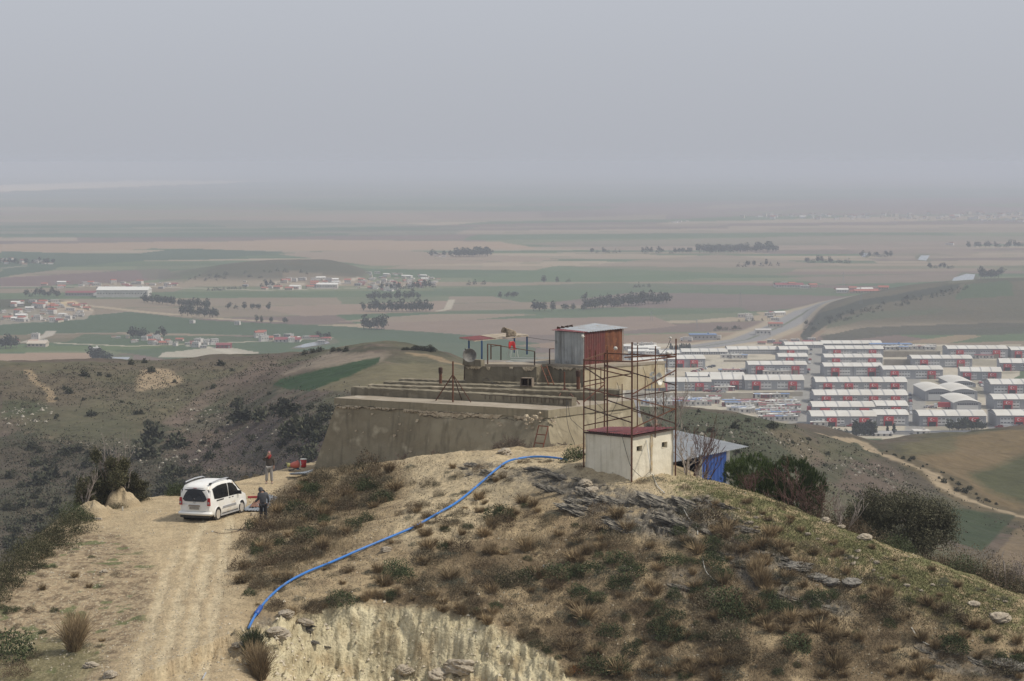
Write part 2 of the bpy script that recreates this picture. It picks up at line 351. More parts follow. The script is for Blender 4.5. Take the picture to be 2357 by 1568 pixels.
c = mixc(c, (.20, .18, .145), MK['rock'] * sstep(.3, .6, n3 + .1) * .95); c = mixc(c, (.11, .10, .085), MK['rock'] * sstep(.5, .65, n2) * .8)
c = mixc(c, (.055, .05, .042), MK['rock'] * MK['ledge'] * .6)  # steep ledge faces darkened: their shade is put into the colour
c = mixc(c, (.52, .46, .30), MK['cliff'] * .85)
c = mixc(c, (.34, .25, .14), MK['cliff'] * sstep(.47, .60, fbm(XX * .9, ZZ * 1.6 + YY * .3, 58, 4)) * .6); c = mixc(c, (.24, .19, .11), MK['cliff'] * sstep(.54, .64, fbm(XX * 2.6 + ZZ, ZZ * 4.5, 59, 4)) * .6)
c = mixc(c, (.56, .50, .34), MK['cliff'] * sstep(.5, .62, fbm(XX * 1.4, ZZ * 1.1 + YY * .5, 57)) * .7)
# plateau, road and the left embankment
r = 1 - MK['t']
plat = np.zeros(XX.shape + (3,)) + np.array((.39, .31, .195))
plat = mixc(plat, (.36, .28, .175), sstep(.45, .62, n1) * .6)
left = blur_mask([(-500,1900),(-500,1300),(0,1290),(160,1210),(300,1230),(365,1330),(330,1440),(230,1568),(150,1900)], XX, YY, U_, V_, 18)
plat = mixc(plat, (.27, .205, .13), left * .75); plat = mixc(plat, (.15, .11, .07), left * sstep(.47, .62, n2) * .8); plat = mixc(plat, (.42, .35, .23), left * sstep(.55, .68, n3) * .6)
def ruts(cu, wid):   # a rut as a polyline on the road, world space
    pl = onz(cu, 122.0); d = np.abs(sdist(pl, XX, YY) + (n1 - .5) * .45); return sstep(wid, wid * .3, d)
rt = np.zeros(XX.shape)
for cu in ([(330,1700),(345,1568),(400,1420),(440,1310),(470,1240)], [(440,1700),(450,1568),(490,1420),(515,1310),(530,1230)], [(270,1700),(285,1568),(350,1420),(400,1300)], [(390,1700),(400,1568),(445,1420),(480,1310)]):
    rt = np.maximum(rt, ruts(cu, .34))
strk = fbm((XX + YY * .12) * 5, YY * .35, 61, 3)
plat = mixc(plat, (.48, .40, .265), rt * .8 * (1 - left) * sstep(.25, .5, n2 + .15)); plat = mixc(plat, (.33, .255, .16), (1 - left) * sstep(.5, .7, strk) * .45 * sstep(1200, 1300, V_))
plat = mixc(plat, (.10, .12, .05), left * sstep(.66, .72, fbm(XX * 1.2, YY * 1.2, 63, 3)) * .8)
gl = blur_mask([(0,1480),(150,1460),(230,1500),(200,1568),(0,1640)], XX, YY, U_, V_, 20); plat = mixc(plat, (.13, .13, .06), gl * .6)
c = c * MK['t'][..., None] + plat * r[..., None]
de = MK['de']; c = mixc(c, (.16, .13, .085), sstep(.6, 2.5, de) * ((YY > 95) & (XX < -6)))
ZZ = ZZ - rt * r * .03 * sstep(1180, 1260, V_)
M_NEAR = ground_mat('near_soil', 1.3, .22, 9.0, .30, .05, 9.0, speck=[(6.0, (.50, .44, .33), .05), (9.0, (.10, .075, .05), .06)])
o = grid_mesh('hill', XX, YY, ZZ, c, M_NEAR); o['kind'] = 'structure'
from mathutils.kdtree import KDTree
_ny = len(ys); _nu = len(us)
def gz(x, y):        # height of the near hill mesh
    y = max(84.2, min(141.5, y)); u = 1178.5 + x / y * F
    i = int((y - 84) / .105); j = max(0, min(_nu - 2, (u - us[0]) / 2.7)); jf = j - int(j); j = int(j); f = (y - 84) / .105 - i
    return float((ZZ[i, j] * (1 - jf) + ZZ[i, j + 1] * jf) * (1 - f) + (ZZ[i + 1, j] * (1 - jf) + ZZ[i + 1, j + 1] * jf) * f)
def hit(u, v, y0=88.0, y1=141.0):      # where the line of sight of a place in the photo meets the near hill
    s = slope(v); k = (u - 1178.5) / F; y = y0; prev = None
    wy = cp + (784 - v) / F * sp
    while y < y1:
        x = k / wy * y; g = gz(x, y); r_ = H - s * y
        if r_ <= g: return Vector((x, y, g))
        y += .12
    return None
def on(u, v, Y=None):
    if Y is None:
        h = hit(u, v)
        if h is not None: return h
        Y = 118
    p = P(u, v, Y); return Vector((p.x, Y, gz(p.x, Y)))
# ================================================================ TERRAIN: valley, hills and plain
TC = [  # column u: nodes (Y, v) or (Y, None, z)
 (-900, [(130,None,99),(300,1330),(400,1240),(460,1130),(520,990),(610,850),(800,None,55),(1150,None,2)]),
 (0,    [(130,None,99),(300,1330),(410,1260),(460,1130),(520,990),(600,845),(800,None,55),(1150,None,2)]),
 (300,  [(130,None,99),(300,1340),(400,1270),(450,1130),(520,975),(605,836),(800,None,55),(1150,None,2)]),
 (520,  [(130,None,99),(290,1340),(385,1250),(450,1090),(520,950),(610,826),(800,None,55),(1150,None,2)]),
 (660,  [(130,None,99),(280,1300),(360,1180),(420,1040),(500,910),(600,822),(800,None,55),(1150,None,2)]),
 (780,  [(130,None,99),(270,1250),(340,1130),(400,1000),(480,890),(590,807),(800,None,55),(1150,None,2)]),
 (900,  [(130,None,99),(260,1230),(330,1100),(390,980),(470,880),(580,799),(800,None,55),(1150,None,2)]),
 (1030, [(130,None,99),(260,1230),(330,1100),(390,990),(460,900),(560,820),(780,None,50),(1150,None,2)]),
 (1200, [(130,None,99),(260,1230),(330,1100),(390,1000),(450,930),(540,880),(740,None,46),(1100,None,2)]),
 (1420, [(130,None,99),(260,1230),(330,1100),(370,1030),(420,970),(480,935),(680,None,46),(1100,None,2)]),
 (1580, [(130,None,99),(260,1230),(320,1120),(370,1030),(420,970),(475,934),(660,None,46),(1100,None,2)]),
 (1700, [(130,None,99),(260,1230),(320,1130),(370,1050),(420,985),(480,950),(660,None,46),(1100,None,2)]),
 (1800, [(130,None,99),(270,1230),(330,1140),(380,1060),(440,1000),(500,975),(700,None,42),(1100,None,2)]),
 (1880, [(130,None,99),(280,1240),(340,1150),(400,1070),(460,1015),(530,990),(720,None,38),(1100,None,2)]),
 (1960, [(130,None,96),(290,1260),(350,1170),(410,1090),(480,1030),(560,1008),(760,None,32),(1100,None,1)]),
 (2020, [(130,None,94),(300,1280),(360,1190),(430,1100),(500,1040),(585,1010),(780,None,30),(1100,None,1)]),
 (2150, [(130,None,92),(300,1340),(370,1240),(440,1140),(520,1040),(600,1003),(790,None,30),(1120,None,1)]),
 (2357, [(130,None,92),(300,1390),(370,1290),(440,1190),(520,1080),(615,986),(800,None,30),(1150,None,1)]),
 (3300, [(130,None,92),(300,1440),(370,1340),(440,1230),(520,1080),(640,950),(800,None,32),(1180,None,1)])]
def smooth_interp(xq, xs, ys_):
    xs = np.array(xs, float); ys_ = np.array(ys_, float); n = len(xs); d = np.diff(ys_) / np.diff(xs); m = np.zeros(n)
    for i in range(1, n - 1): m[i] = 0 if d[i - 1] * d[i] <= 0 else 2 * d[i - 1] * d[i] / (d[i - 1] + d[i])
    m[0] = d[0]; m[-1] = d[-1]
    xq = np.clip(xq, xs[0], xs[-1]); i = np.clip(np.searchsorted(xs, xq) - 1, 0, n - 2); h = xs[i + 1] - xs[i]; t = (xq - xs[i]) / h
    return (2*t**3-3*t**2+1)*ys_[i] + (t**3-2*t**2+t)*h*m[i] + (-2*t**3+3*t**2)*ys_[i+1] + (t**3-t**2)*h*m[i+1]
_cu = [a for a, _ in TC]; _NY = np.array([[nd[0] for nd in b] for _, b in TC], float)
_NZ = np.array([[nd[2] if nd[1] is None else H - slope(nd[1]) * nd[0] for nd in b] for _, b in TC], float)
def far_height(X, Y, detail=True):
    """X, Y of shape (rows, columns) on a fan grid"""
    U = 1178.5 + F * X / Y
    ny = [smooth_interp(U, _cu, _NY[:, k]) for k in range(_NY.shape[1])]; nz = [smooth_interp(U, _cu, _NZ[:, k]) for k in range(_NY.shape[1])]
    ny.append(ny[-1] + 260); nz.append(ny[-1] * 0)
    K = len(ny)
    ker = np.exp(-.5 * (np.arange(-18, 19) / 8.0) ** 2); ker /= ker.sum()      # round off the gullies between the measured columns
    sm = lambda a: np.apply_along_axis(lambda r_: np.convolve(np.pad(r_, 18, 'edge'), ker, 'valid'), 1, a)
    if ny[0].shape[0] > 1: ny = [np.repeat(sm(a[:1]), a.shape[0], 0) for a in ny]; nz = [np.repeat(sm((a + 0 * ny[0])[:1]), a.shape[0], 0) for a in nz]
    d = [(nz[k + 1] - nz[k]) / (ny[k + 1] - ny[k]) for k in range(K - 1)]
    m = [d[0]] + [np.where(d[k - 1] * d[k] <= 0, 0, 2 * d[k - 1] * d[k] / np.where(np.abs(d[k - 1] + d[k]) < 1e-9, 1, d[k - 1] + d[k])) for k in range(1, K - 1)] + [0 * d[0]]
    Z = np.where(Y < ny[0], nz[0], 0.0)
    for k in range(K - 1):
        h = ny[k + 1] - ny[k]; t = (Y - ny[k]) / h; s = (t >= 0) & (t < 1)
        zz = (2*t**3-3*t**2+1)*nz[k] + (t**3-2*t**2+t)*h*m[k] + (-2*t**3+3*t**2)*nz[k+1] + (t**3-t**2)*h*m[k+1]
        Z = np.where(s, zz, Z)
    # hills standing on the plain: (u list, crest Y list, crest v list, foot Y, back Y)
    for uu, cy, cv, fy, by in (([1800,1850,1900,2000,2100,2200,2357,3300],[2080,2120,2220,2350,2450,2480,2500,2600],[792,758,714,682,660,650,642,640],1950,420),
                               ([300,370,450,550,640,740,800,850,890],[3050,3050,3060,3080,3100,3100,3090,3080,3070],[665,640,622,606,599,598,610,632,665],2830,330),
                               ([-600,0,90,150,200,240],[2380,2380,2380,2370,2360,2350],[694,692,690,697,712,735],2250,200)):
        cyy = smooth_interp(U, uu, cy); cz = np.maximum(H - slope_np(smooth_interp(U, uu, cv)) * cyy, 0)
        cz = np.where((U < uu[0]) | (U > uu[-1]), 0, cz)
        Z = Z + cz * sstep(0, 1, (Y - fy) / (cyy - fy)) * sstep(1, 0, (Y - cyy) / by)
    if detail:
        near = sstep(1300, 900, Y) * sstep(130, 200, Y)
        Z = Z + near * ((fbm(X / 28, Y / 28, 71, 5) - .5) * 4.0 * sstep(1.0, .3, np.abs(Y - 585) / 200 * 0 + .2) + (fbm(X / 7, Y / 7, 72, 3) - .5) * .8)
    return Z
def slope_np(v):
    dy = (784 - v) / F; return -(-sp + dy * cp) / (cp + dy * sp)
vs_rows = np.concatenate([np.arange(1400, 560, -2.0), np.arange(560, 400, -1.2)])
y_near = np.arange(135, 900, 2.2); y_mid = 900 + np.cumsum(np.linspace(3.0, 9.0, 165))
y_pl = H / slope_np(np.arange(806, 386, -1.5)); y_far = np.array([60000., 75000.])
y_all = np.unique(np.concatenate([y_near, y_mid[y_mid < y_pl[0]], y_pl, y_far]))
u_all = np.arange(-700, 3060, 2.6)
UF, YF = np.meshgrid(u_all, y_all); XF = (UF - 1178.5) / F * YF
ZF = far_height(XF, YF)
UV_U, UV_V = vis_uv(XF, YF, ZF)
rs = np.random.RandomState(5)
def cell(i, j, s):
    n = (i * 73856093 ^ j * 19349663 ^ s * 83492791) & 0x7fffffff
    n = ((n ^ (n >> 13)) * 1274126177) & 0x7fffffff
    return ((n ^ (n >> 16)) & 0xffff) / 65535.0
def patchwork(X, Y):
    a = math.radians(9); x = X * math.cos(a) + Y * math.sin(a); y = -X * math.sin(a) + Y * math.cos(a)
    x = x + (vnoise(x / 900, y / 900, 80) - .5) * 500; y = y + (vnoise(x / 1100, y / 700, 81) - .5) * 420
    hgt = 100.0 + 90.0 * sstep(4000, 12000, Y); j = np.floor(y / hgt).astype(np.int64)
    wd = 300 + 700 * cell(j, j * 0 + 3, 9) + 2200 * sstep(4000, 12000, Y); i = np.floor(x / wd + cell(j, j * 0, 4) * 7).astype(np.int64)
    return cell(i, j, 1), cell(i, j, 2), np.minimum(np.abs(y / hgt - j) * hgt, 1e9)
h1, h2, ed = patchwork(XF, YF)
g1 = fbm(XF / 160, YF / 260, 82, 4); gm = fbm(XF / 9, YF / 9, 84, 4); gs = fbm(XF / 3, YF / 3, 85, 3); gl = fbm(XF / 40, YF / 40, 86, 4)
brown = np.zeros(XF.shape + (3,)) + np.array((.185, .148, .105)); brown = mixc(brown, (.30, .24, .165), h2 ** 1.5); brown = mixc(brown, (.14, .10, .085), (h2 < .25) * .8)
green = np.zeros(XF.shape + (3,)) + np.array((.09, .125, .06)); green = mixc(green, (.055, .095, .045), h2); green = mixc(green, (.17, .18, .10), (h2 > .8) * .7)
cf = np.where((h1 < .45)[..., None], green, brown) * (0.9 + .2 * g1[..., None])
cf = mixc(cf, (.10, .12, .06), (ed < 7) * .6 * (YF < 6000))
FLD = [  # explicit fields: polygon on the photo, colour
 ([(0,400),(2400,400),(2400,440),(0,440)], (.20,.20,.13), .2),
 ([(-50,440),(0,426),(330,415),(640,417),(300,430),(0,441),(-50,444)], (.80,.62,.42), 1),
 ([(0,444),(330,436),(640,422),(1300,424),(2400,430),(2400,452),(1100,470),(0,476)], (.10,.16,.09), .45),
 ([(0,484),(600,482),(1250,488),(1250,505),(0,512)], (.33,.25,.18), .5),
 ([(0,512),(400,505),(760,510),(1100,522),(1050,540),(600,548),(200,548),(0,548)], (.08,.15,.085), .5),
 ([(1250,480),(2400,478),(2400,496),(1600,498)], (.27,.20,.17), .4),
 ([(0,562),(700,552),(1150,556),(1240,572),(700,578),(350,572),(0,590)], (.37,.265,.17), 1),
 ([(0,578),(300,586),(420,572),(660,580),(520,596),(330,600),(150,615),(0,640)], (.07,.14,.06), 1),
 ([(0,640),(380,618),(420,640),(250,652),(0,662)], (.18,.125,.11), 1),
 ([(640,585),(860,574),(1200,590),(1290,598),(1100,608),(860,612),(760,600)], (.31,.235,.165), 1),
 ([(1200,560),(2000,540),(2400,545),(2400,560),(1900,575),(1400,578)], (.28,.205,.165), .5),
 ([(1300,615),(1650,585),(1940,612),(1700,622),(1350,640)], (.27,.21,.15), .8),
 ([(1080,640),(1300,612),(1850,618),(1800,632),(1500,648),(1100,650)], (.10,.155,.07), .9),
 ([(1260,655),(1700,650),(2060,660),(1900,668),(1300,665)], (.20,.13,.12), .8),
 ([(1000,665),(1400,650),(1850,660),(2000,668),(1900,680),(1000,680)], (.10,.145,.075), .8),
 ([(1450,672),(1960,682),(1930,704),(1700,718),(1250,700)], (.185,.14,.12), .9),
 ([(780,672),(1040,680),(1030,700),(780,700)], (.12,.16,.08), .8), ([(560,705),(820,700),(1030,692),(1020,715),(700,728)], (.30,.225,.165), 1),
 ([(1030,715),(1700,708),(1750,725),(1600,738),(900,742)], (.105,.145,.075), .8),
 ([(860,740),(1500,728),(1560,750),(1300,775),(860,768)], (.27,.20,.15), 1), ([(770,740),(1000,722),(1250,724),(1100,735),(870,742)], (.30,.23,.165), .9),
 ([(900,770),(1500,772),(1500,800),(900,800)], (.20,.145,.12), .9),
 ([(0,742),(300,718),(480,738),(800,752),(1060,770),(1240,790),(1240,800),(700,775),(300,765),(0,772)], (.07,.14,.055), 1),
 ([(0,772),(280,768),(330,778),(0,795)], (.17,.14,.08), .8),
 ([(200,770),(860,778),(1230,800),(1230,830),(400,830),(150,790)], (.075,.14,.055), .9),
 ([(0,815),(212,812),(222,850),(0,870)], (.36,.255,.175), 1), ([(0,795),(240,797),(440,790),(340,805),(0,812)], (.11,.155,.06), 1),
 ([(380,812),(520,798),(600,812),(560,822),(360,822)], (.50,.45,.36), .9),
 ([(540,786),(760,786),(690,812),(600,808)], (.075,.15,.055), 1),
 ([(1900,560),(2240,552),(2240,590),(2050,600)], (.26,.20,.15), .7),
 ([(1820,640),(2240,628),(2260,645),(1900,655)], (.24,.175,.14), .8),
 ([(1180,796),(1460,770),(1900,760),(1860,800),(1440,812)], (.30,.21,.14), .8),
 ([(1270,612),(2357,600),(2357,628),(1900,640)], (.25,.19,.14), .35)]
jn = (fbm(XF / 60, YF / 110, 87, 3) - .5)
plainm = (YF > 1180)
for poly, col_, f_ in FLD:
    inn = inpoly(poly, UV_U + jn * 30, UV_V + jn * 3) & plainm; gc = np.array(col_) * .80; gc[1] = min(gc[1], max(gc[0], gc[2]) * 1.55) if gc[1] > gc[0] else gc[1]; cf = mixc(cf, tuple(gc), inn * f_)
# hills and the valley sides
hillm = sstep(1150, 1000, YF)
hc = np.zeros(XF.shape + (3,)) + np.array((.135, .11, .085)); hc = mixc(hc, (.10, .12, .06), sstep(.45, .6, gl) * .6)
hc = mixc(hc, (.055, .065, .035), sstep(.55, .68, gm) * .7); hc = mixc(hc, (.25, .2, .14), sstep(.60, .72, gs * .6 + gl * .4) * .6)
def zone(poly, col_, f_, soft=12, jit=24):
    global hc
    m_ = np.zeros(XF.shape)
    for du, dv in ((0, 0), (soft, 0), (-soft, 0), (0, soft / 2), (0, -soft / 2)): m_ += inpoly(poly, UV_U + du + (gm - .5) * jit, UV_V + dv + (gl - .5) * jit)
    hc = mixc(hc, col_, m_ / 5 * f_ * (YF < 1200))
zone([(0,840),(620,822),(500,900),(330,1000),(200,1040),(0,960)], (.16,.145,.085), .5)
zone([(60,930),(230,940),(350,1000),(420,1030),(330,1050),(120,1000),(40,960)], (.10, .105, .062), .6)
zone([(0,915),(90,920),(110,945),(0,965)], (.075, .10, .05), .7)
zone([(0,1010),(200,1020),(420,1060),(500,1160),(0,1330),(-200,1300)], (.075,.075,.05), .5)
zone([(420,1040),(700,940),(780,1000),(740,1100),(600,1110),(420,1140)], (.12,.095,.085), .6)
zone([(330,850),(385,848),(425,882),(370,898),(310,900)], (.42,.34,.22), .95, 6, 30)
zone([(370,975),(500,880),(600,830),(650,835),(540,890),(410,985)], (.21,.165,.13), .7, 6, 10)
zone([(625,870),(760,810),(900,812),(870,838),(700,850)], (.30,.26,.2), .8, 6, 10)
zone([(700,895),(880,838),(1020,838),(1100,860),(1080,905),(850,905)], (.19,.175,.10), .9, 4, 8)
zone([(626,884),(650,872),(800,836),(875,822),(872,835),(800,868),(715,900),(660,896)], (.035, .075, .03), 1, 1, 3)
zone([(870,805),(1000,810),(1080,840),(1000,838),(900,825)], (.13,.12,.075), .6)
zone([(800,900),(1200,890),(1300,1000),(1000,1100),(770,1100),(780,950)], (.135,.11,.085), .6)
zone([(1480,930),(1800,960),(1880,1020),(1850,1090),(1500,1120),(1480,1000)], (.075,.09,.05), .85)
zone([(1760,985),(1830,985),(1920,1050),(1850,1060)], (.17,.14,.09), .7)
zone([(1880,1000),(1990,1010),(2050,1050),(1900,1060)], (.095, .11, .055), .6)
zone([(1880,1070),(1960,1055),(1930,1110),(1850,1120)], (.07, .085, .045), .6, 8)
zone([(2100,1015),(2500,975),(2500,1250),(2200,1160),(2110,1080),(2030,1040)], (.20,.155,.085), .9, 4)
zone([(2020,1018),(2200,1005),(2200,1035),(2080,1050)], (.115, .12, .065), .7)
zone([(2230,1090),(2357,1050),(2600,1040),(2600,1200),(2357,1160),(2280,1130)], (.065, .085, .04), .8, 14)
zone([(2190,1170),(2340,1185),(2260,1270),(2180,1240)], (.045, .07, .035), .9, 3, 10)
zone([(2270,1300),(2357,1200),(2600,1220),(2600,1400),(2300,1400)], (.22,.175,.11), .8, 4)
def path_mask(l, wid, jit=0.0, z=None):
    pl = []
    for u, v in l:       # meet the fan terrain along the line of sight
        k = int(np.clip((u - u_all[0]) / 2.6, 0, len(u_all) - 1)); col_z = ZF[:, k]; ry = H - slope_np(v) * y_all
        b = np.nonzero((ry <= col_z) & (y_all > 200))[0]; i = b[0] if len(b) else 0
        pl.append((XF[i, k], YF[i, k]))
    d = np.abs(sdist(pl, XF, YF)); return sstep(wid, wid * .7, d + (gs - .5) * jit)
TRACK = [(1895,1000),(1950,1012),(1987,1017),(2010,1035),(2060,1055),(2110,1075),(2150,1090),(2180,1125),(2230,1150),(2290,1172),(2357,1190),(2450,1215)]
sh = path_mask(TRACK, 9, 6); hc = mixc(hc, (.07, .07, .045), sh * .5 * (YF < 900))
tr = path_mask(TRACK, 2.1, 1.0); hc = mixc(hc, (.36, .30, .20), tr * (YF < 900))
hc = mixc(hc, (.36, .28, .17), path_mask([(950,815),(1000,822),(1050,838),(1100,848)], 2.0, 1.0) * .8 * (YF < 700) * (UV_V > 790))
hc = mixc(hc, (.40, .32, .2), path_mask([(60,855),(80,885),(110,900),(115,925)], 1.2, 1.0) * .7 * (YF < 700))
hc = mixc(hc, (.28, .22, .16), path_mask([(600,1082),(520,1078),(470,1085)], .8, 1.0) * .7 * (YF < 700))
cf = mixc(cf, (.07, .068, .042), sstep(2, 8, ZF) * (YF > 1900) * (YF < 3400) * .9); cf = mixc(cf, (.105, .088, .055), sstep(2, 8, ZF) * (YF > 1900) * (YF < 3400) * sstep(.48, .6, gl) * .5)
def pz(poly, col_, f_=.9): 
    global cf
    cf = mixc(cf, col_, (inpoly(poly, UV_U + jn * 20, UV_V + jn * 4) & (YF > 1200) & (YF < 3500)) * f_)
pz([(1840,770),(1890,720),(1990,690),(2210,652),(2200,668),(2000,705),(1900,745),(1850,790)], (.035, .042, .028), .9)
pz([(2220,655),(2320,645),(2340,682),(2200,690)], (.055, .085, .04)); pz([(1900,745),(2000,718),(2190,710),(2150,722),(1980,738),(1900,755)], (.075,.09,.05), .7)
pz([(1890,775),(1990,752),(2357,742),(2357,770),(2060,772),(1900,790)], (.06,.06,.04), .9); pz([(2050,792),(2200,770),(2260,772),(2180,790)], (.26,.19,.12), .8)
pz([(300,600),(520,598),(420,650),(330,640)], (.09,.11,.06), .5); pz([(650,622),(830,640),(850,652),(660,648)], (.26,.2,.14), .45)
pz([(95,695),(170,692),(215,715),(120,722)], (.46,.36,.22), .9); pz([(0,718),(100,700),(215,712),(200,735),(0,748)], (.30,.25,.2), .7)
# the factory zone: pale dusty yards and dark roads
fz = [(1440,795),(1560,770),(1900,795),(2357,795),(2357,1010),(1900,1000),(1440,1000)]
cf = mixc(cf, (.47, .42, .33), (inpoly(fz, UV_U + jn * 120, UV_V + jn * 40) & (YF > 1150) & (YF < 1960) & (ZF < 6)) * .9)
cf = mixc(cf, (.20, .18, .13), (inpoly(fz, UV_U, UV_V) & (YF > 1150) & (YF < 1960) & (ZF < 6)) * sstep(.50, .62, gl) * .7)
def road_line(l, wid, col_, f_=1.0):
    global cf
    pl = [(G(u, v).x, G(u, v).y) for u, v in l]; d = np.abs(sdist(pl, XF, YF)); cf = mixc(cf, col_, sstep(wid, wid * .75, d) * f_ * (YF > 1150))
GREY = (.20, .195, .19)
road_line([(1845,1010),(1850,960),(1860,880),(1875,820),(1890,790)], 9, (.27,.26,.235)); road_line([(2105,1005),(2110,930),(2100,880),(2095,850)], 6, (.27,.26,.235))
road_line([(2300,1005),(2290,920),(2270,860)], 6, GREY); road_line([(1800,985),(2000,1000),(2400,990)], 5, (.16,.155,.15)); road_line([(1470,855),(1560,830),(1700,838)], 7, (.40,.36,.29))
road_line([(1520,850),(1640,855),(1700,862)], 6, (.36,.32,.25))
HW = [(1380,835),(1500,812),(1600,800),(1720,782),(1800,750),(1860,716),(1930,700),(1990,696)]
road_line(HW, 26, (.36,.30,.21), .8); road_line(HW, 15, (.23,.225,.22)); road_line(HW, 1.6, (.12,.13,.08))
for l, wid, cc in (([(0,661),(250,658),(600,668),(800,664),(1000,655)], 7, (.38,.34,.27)), ([(215,705),(330,718),(520,735),(640,740)], 8, (.36,.29,.2)), ([(0,618),(60,612)], 5, (.3,.26,.2)),
                   ([(130,790),(300,797),(420,793),(620,785),(760,778)], 4, (.40,.35,.27)), ([(60,788),(110,772),(118,762)], 5, (.4,.36,.3)), ([(560,820),(500,802),(440,796)], 6, (.44,.40,.32)),
                   ([(990,595),(1130,602),(1260,604)], 6, (.15,.14,.09)), ([(1040,690),(1030,712),(1010,716)], 4, (.4,.36,.28)), ([(640,656),(760,660),(830,650)], 5, (.42,.36,.28))):
    road_line(l, wid, cc, .9)
FLOWV = [(255,838),(262,828),(285,818),(275,802)]
RIVERS = [[(240,845),(245,828),(262,822),(300,822),(282,842),(275,850)], [(675,800),(700,800),(760,790),(750,782),(700,792)], [(2195,640),(2225,630),(2245,632),(2240,645),(2190,648)], [(2120,588),(2140,588),(2132,600),(2112,598)], [(1985,582),(1998,584),(1990,592),(1982,590)]]
cw = hillm[..., None]
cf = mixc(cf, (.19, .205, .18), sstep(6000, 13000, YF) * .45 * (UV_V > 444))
call = cf * .90 * (1 - cw) + hc * .69 * cw * np.array((1.03, .98, .97))
for rv in RIVERS: call = mixc(call, (.10, .10, .06), inpoly([(sum(p[0] for p in rv) / len(rv) + (a - sum(p[0] for p in rv) / len(rv)) * 1.3, sum(p[1] for p in rv) / len(rv) + (b - sum(p[1] for p in rv) / len(rv)) * 1.5) for a, b in rv], UV_U + jn * 40, UV_V) & (YF > 1500))
M_FAR = ground_mat('valley_soil', .02, .08, .35, .22, .35, .5)
o = grid_mesh('ground', XF, YF, ZF, call, M_FAR); o['kind'] = 'structure'
M_WATER = mat('river_water', (.16, .19, .18), rough=.12)
for rv in RIVERS:
    o = obj('river', [G(u, v, .25) for u, v in rv], [tuple(range(len(rv)))], M_WATER); o['kind'] = 'structure'
def fz_(x, y):     # height of the fan terrain
    u = 1178.5 + F * x / y; j = (u - u_all[0]) / 2.6; j = max(0, min(len(u_all) - 2, j)); jf = j - int(j); j = int(j)
    i = int(np.clip(np.searchsorted(y_all, y) - 1, 0, len(y_all) - 2)); f = (y - y_all[i]) / (y_all[i + 1] - y_all[i])
    return float((ZF[i, j] * (1 - jf) + ZF[i, j + 1] * jf) * (1 - f) + (ZF[i + 1, j] * (1 - jf) + ZF[i + 1, j + 1] * jf) * f)
def fhit(u, v, ymin=200):      # where a line of sight meets the fan terrain
    k = int(np.clip((u - u_all[0]) / 2.6, 0, len(u_all) - 1)); ry = H - slope_np(v) * y_all
    b = np.nonzero((ry <= ZF[:, k]) & (y_all > ymin))[0]
    if not len(b): return None
    i = b[0]; 
    if i > 0:
        a0 = ry[i - 1] - ZF[i - 1, k]; a1 = ZF[i, k] - ry[i]; t = a0 / max(a0 + a1, 1e-6); y = y_all[i - 1] + t * (y_all[i] - y_all[i - 1])
    else: y = y_all[0]
    x = (u - 1178.5) / F * y; return Vector((x, y, fz_(x, y)))
# ---------------------------------------------------------------- haze
HZ = 0.00015
hb = MB().box((0, 40000, 72), (90000, 90400, 146)); hz = hb.build('haze', None); tag(hz, kind='stuff')
m = bpy.data.materials.new('haze_air'); m.use_nodes = True; n = m.node_tree.nodes; n.remove(n['Principled BSDF'])
pv = n.new('ShaderNodeVolumePrincipled'); pv.inputs['Color'].default_value = (.685, .725, .825, 1); pv.inputs['Density'].default_value = HZ; pv.inputs['Anisotropy'].default_value = 0.0
m.node_tree.links.new(pv.outputs[0], n['Material Output'].inputs['Volume']); hz.data.materials.append(m)
# ================================================================ THE OLD BUNKER AND ITS ROOF TERRACE
def W(u, v, z):     # place in the photo at a known height
    return G(u, v, z)
def conc(name, c1, c2, c3, bump=.02, **k): return mat(name, c1, .93, c2, .55, bump, bscale=9, detail=9, fac=(.36, .62), noise2=(c3, 1.1, .57, .72), spec=.2, **k)
M_CONC = conc('concrete_old', (.31,.272,.19), (.225,.192,.13), (.42,.37,.265), streak=(.15,.13,.09))
M_CONC2 = conc('concrete_dark', (.25,.22,.16), (.15,.13,.092), (.36,.31,.23), streak=(.10,.088,.065))
M_CONCT = conc('concrete_top', (.34,.30,.24), (.24,.20,.15), (.42,.38,.32))
M_CREAM_LIT = conc('concrete_cream_lit', (.50,.44,.31), (.36,.29,.18), (.57,.52,.41), streak=(.20,.15,.09))  # cream side face, with its sunlight put into the colour
M_PLAST = conc('hut_plaster', (.76,.70,.56), (.64,.58,.44), (.80,.75,.63), .012, streak=(.42,.37,.27))
M_RUB = mat('rubble', (.56,.48,.35), .95, (.36,.29,.20), 5, .06, bscale=14)
M_RUST = mat('rust', (.135,.052,.024), .85, (.075,.03,.016), 9, .004, noise2=((.17,.07,.03), 5, .58, .7))
M_RUSTD = mat('rust_dark', (.06,.03,.018), .85, (.035,.02,.013), 9)
M_BLACK = mat('black_plastic', (.02,.02,.022), .5); M_WIRE = mat('cable', (.03,.03,.032), .6)
M_WHITEP = mat('white_plastic', (.62,.61,.55), .45, (.45,.43,.37), 8)
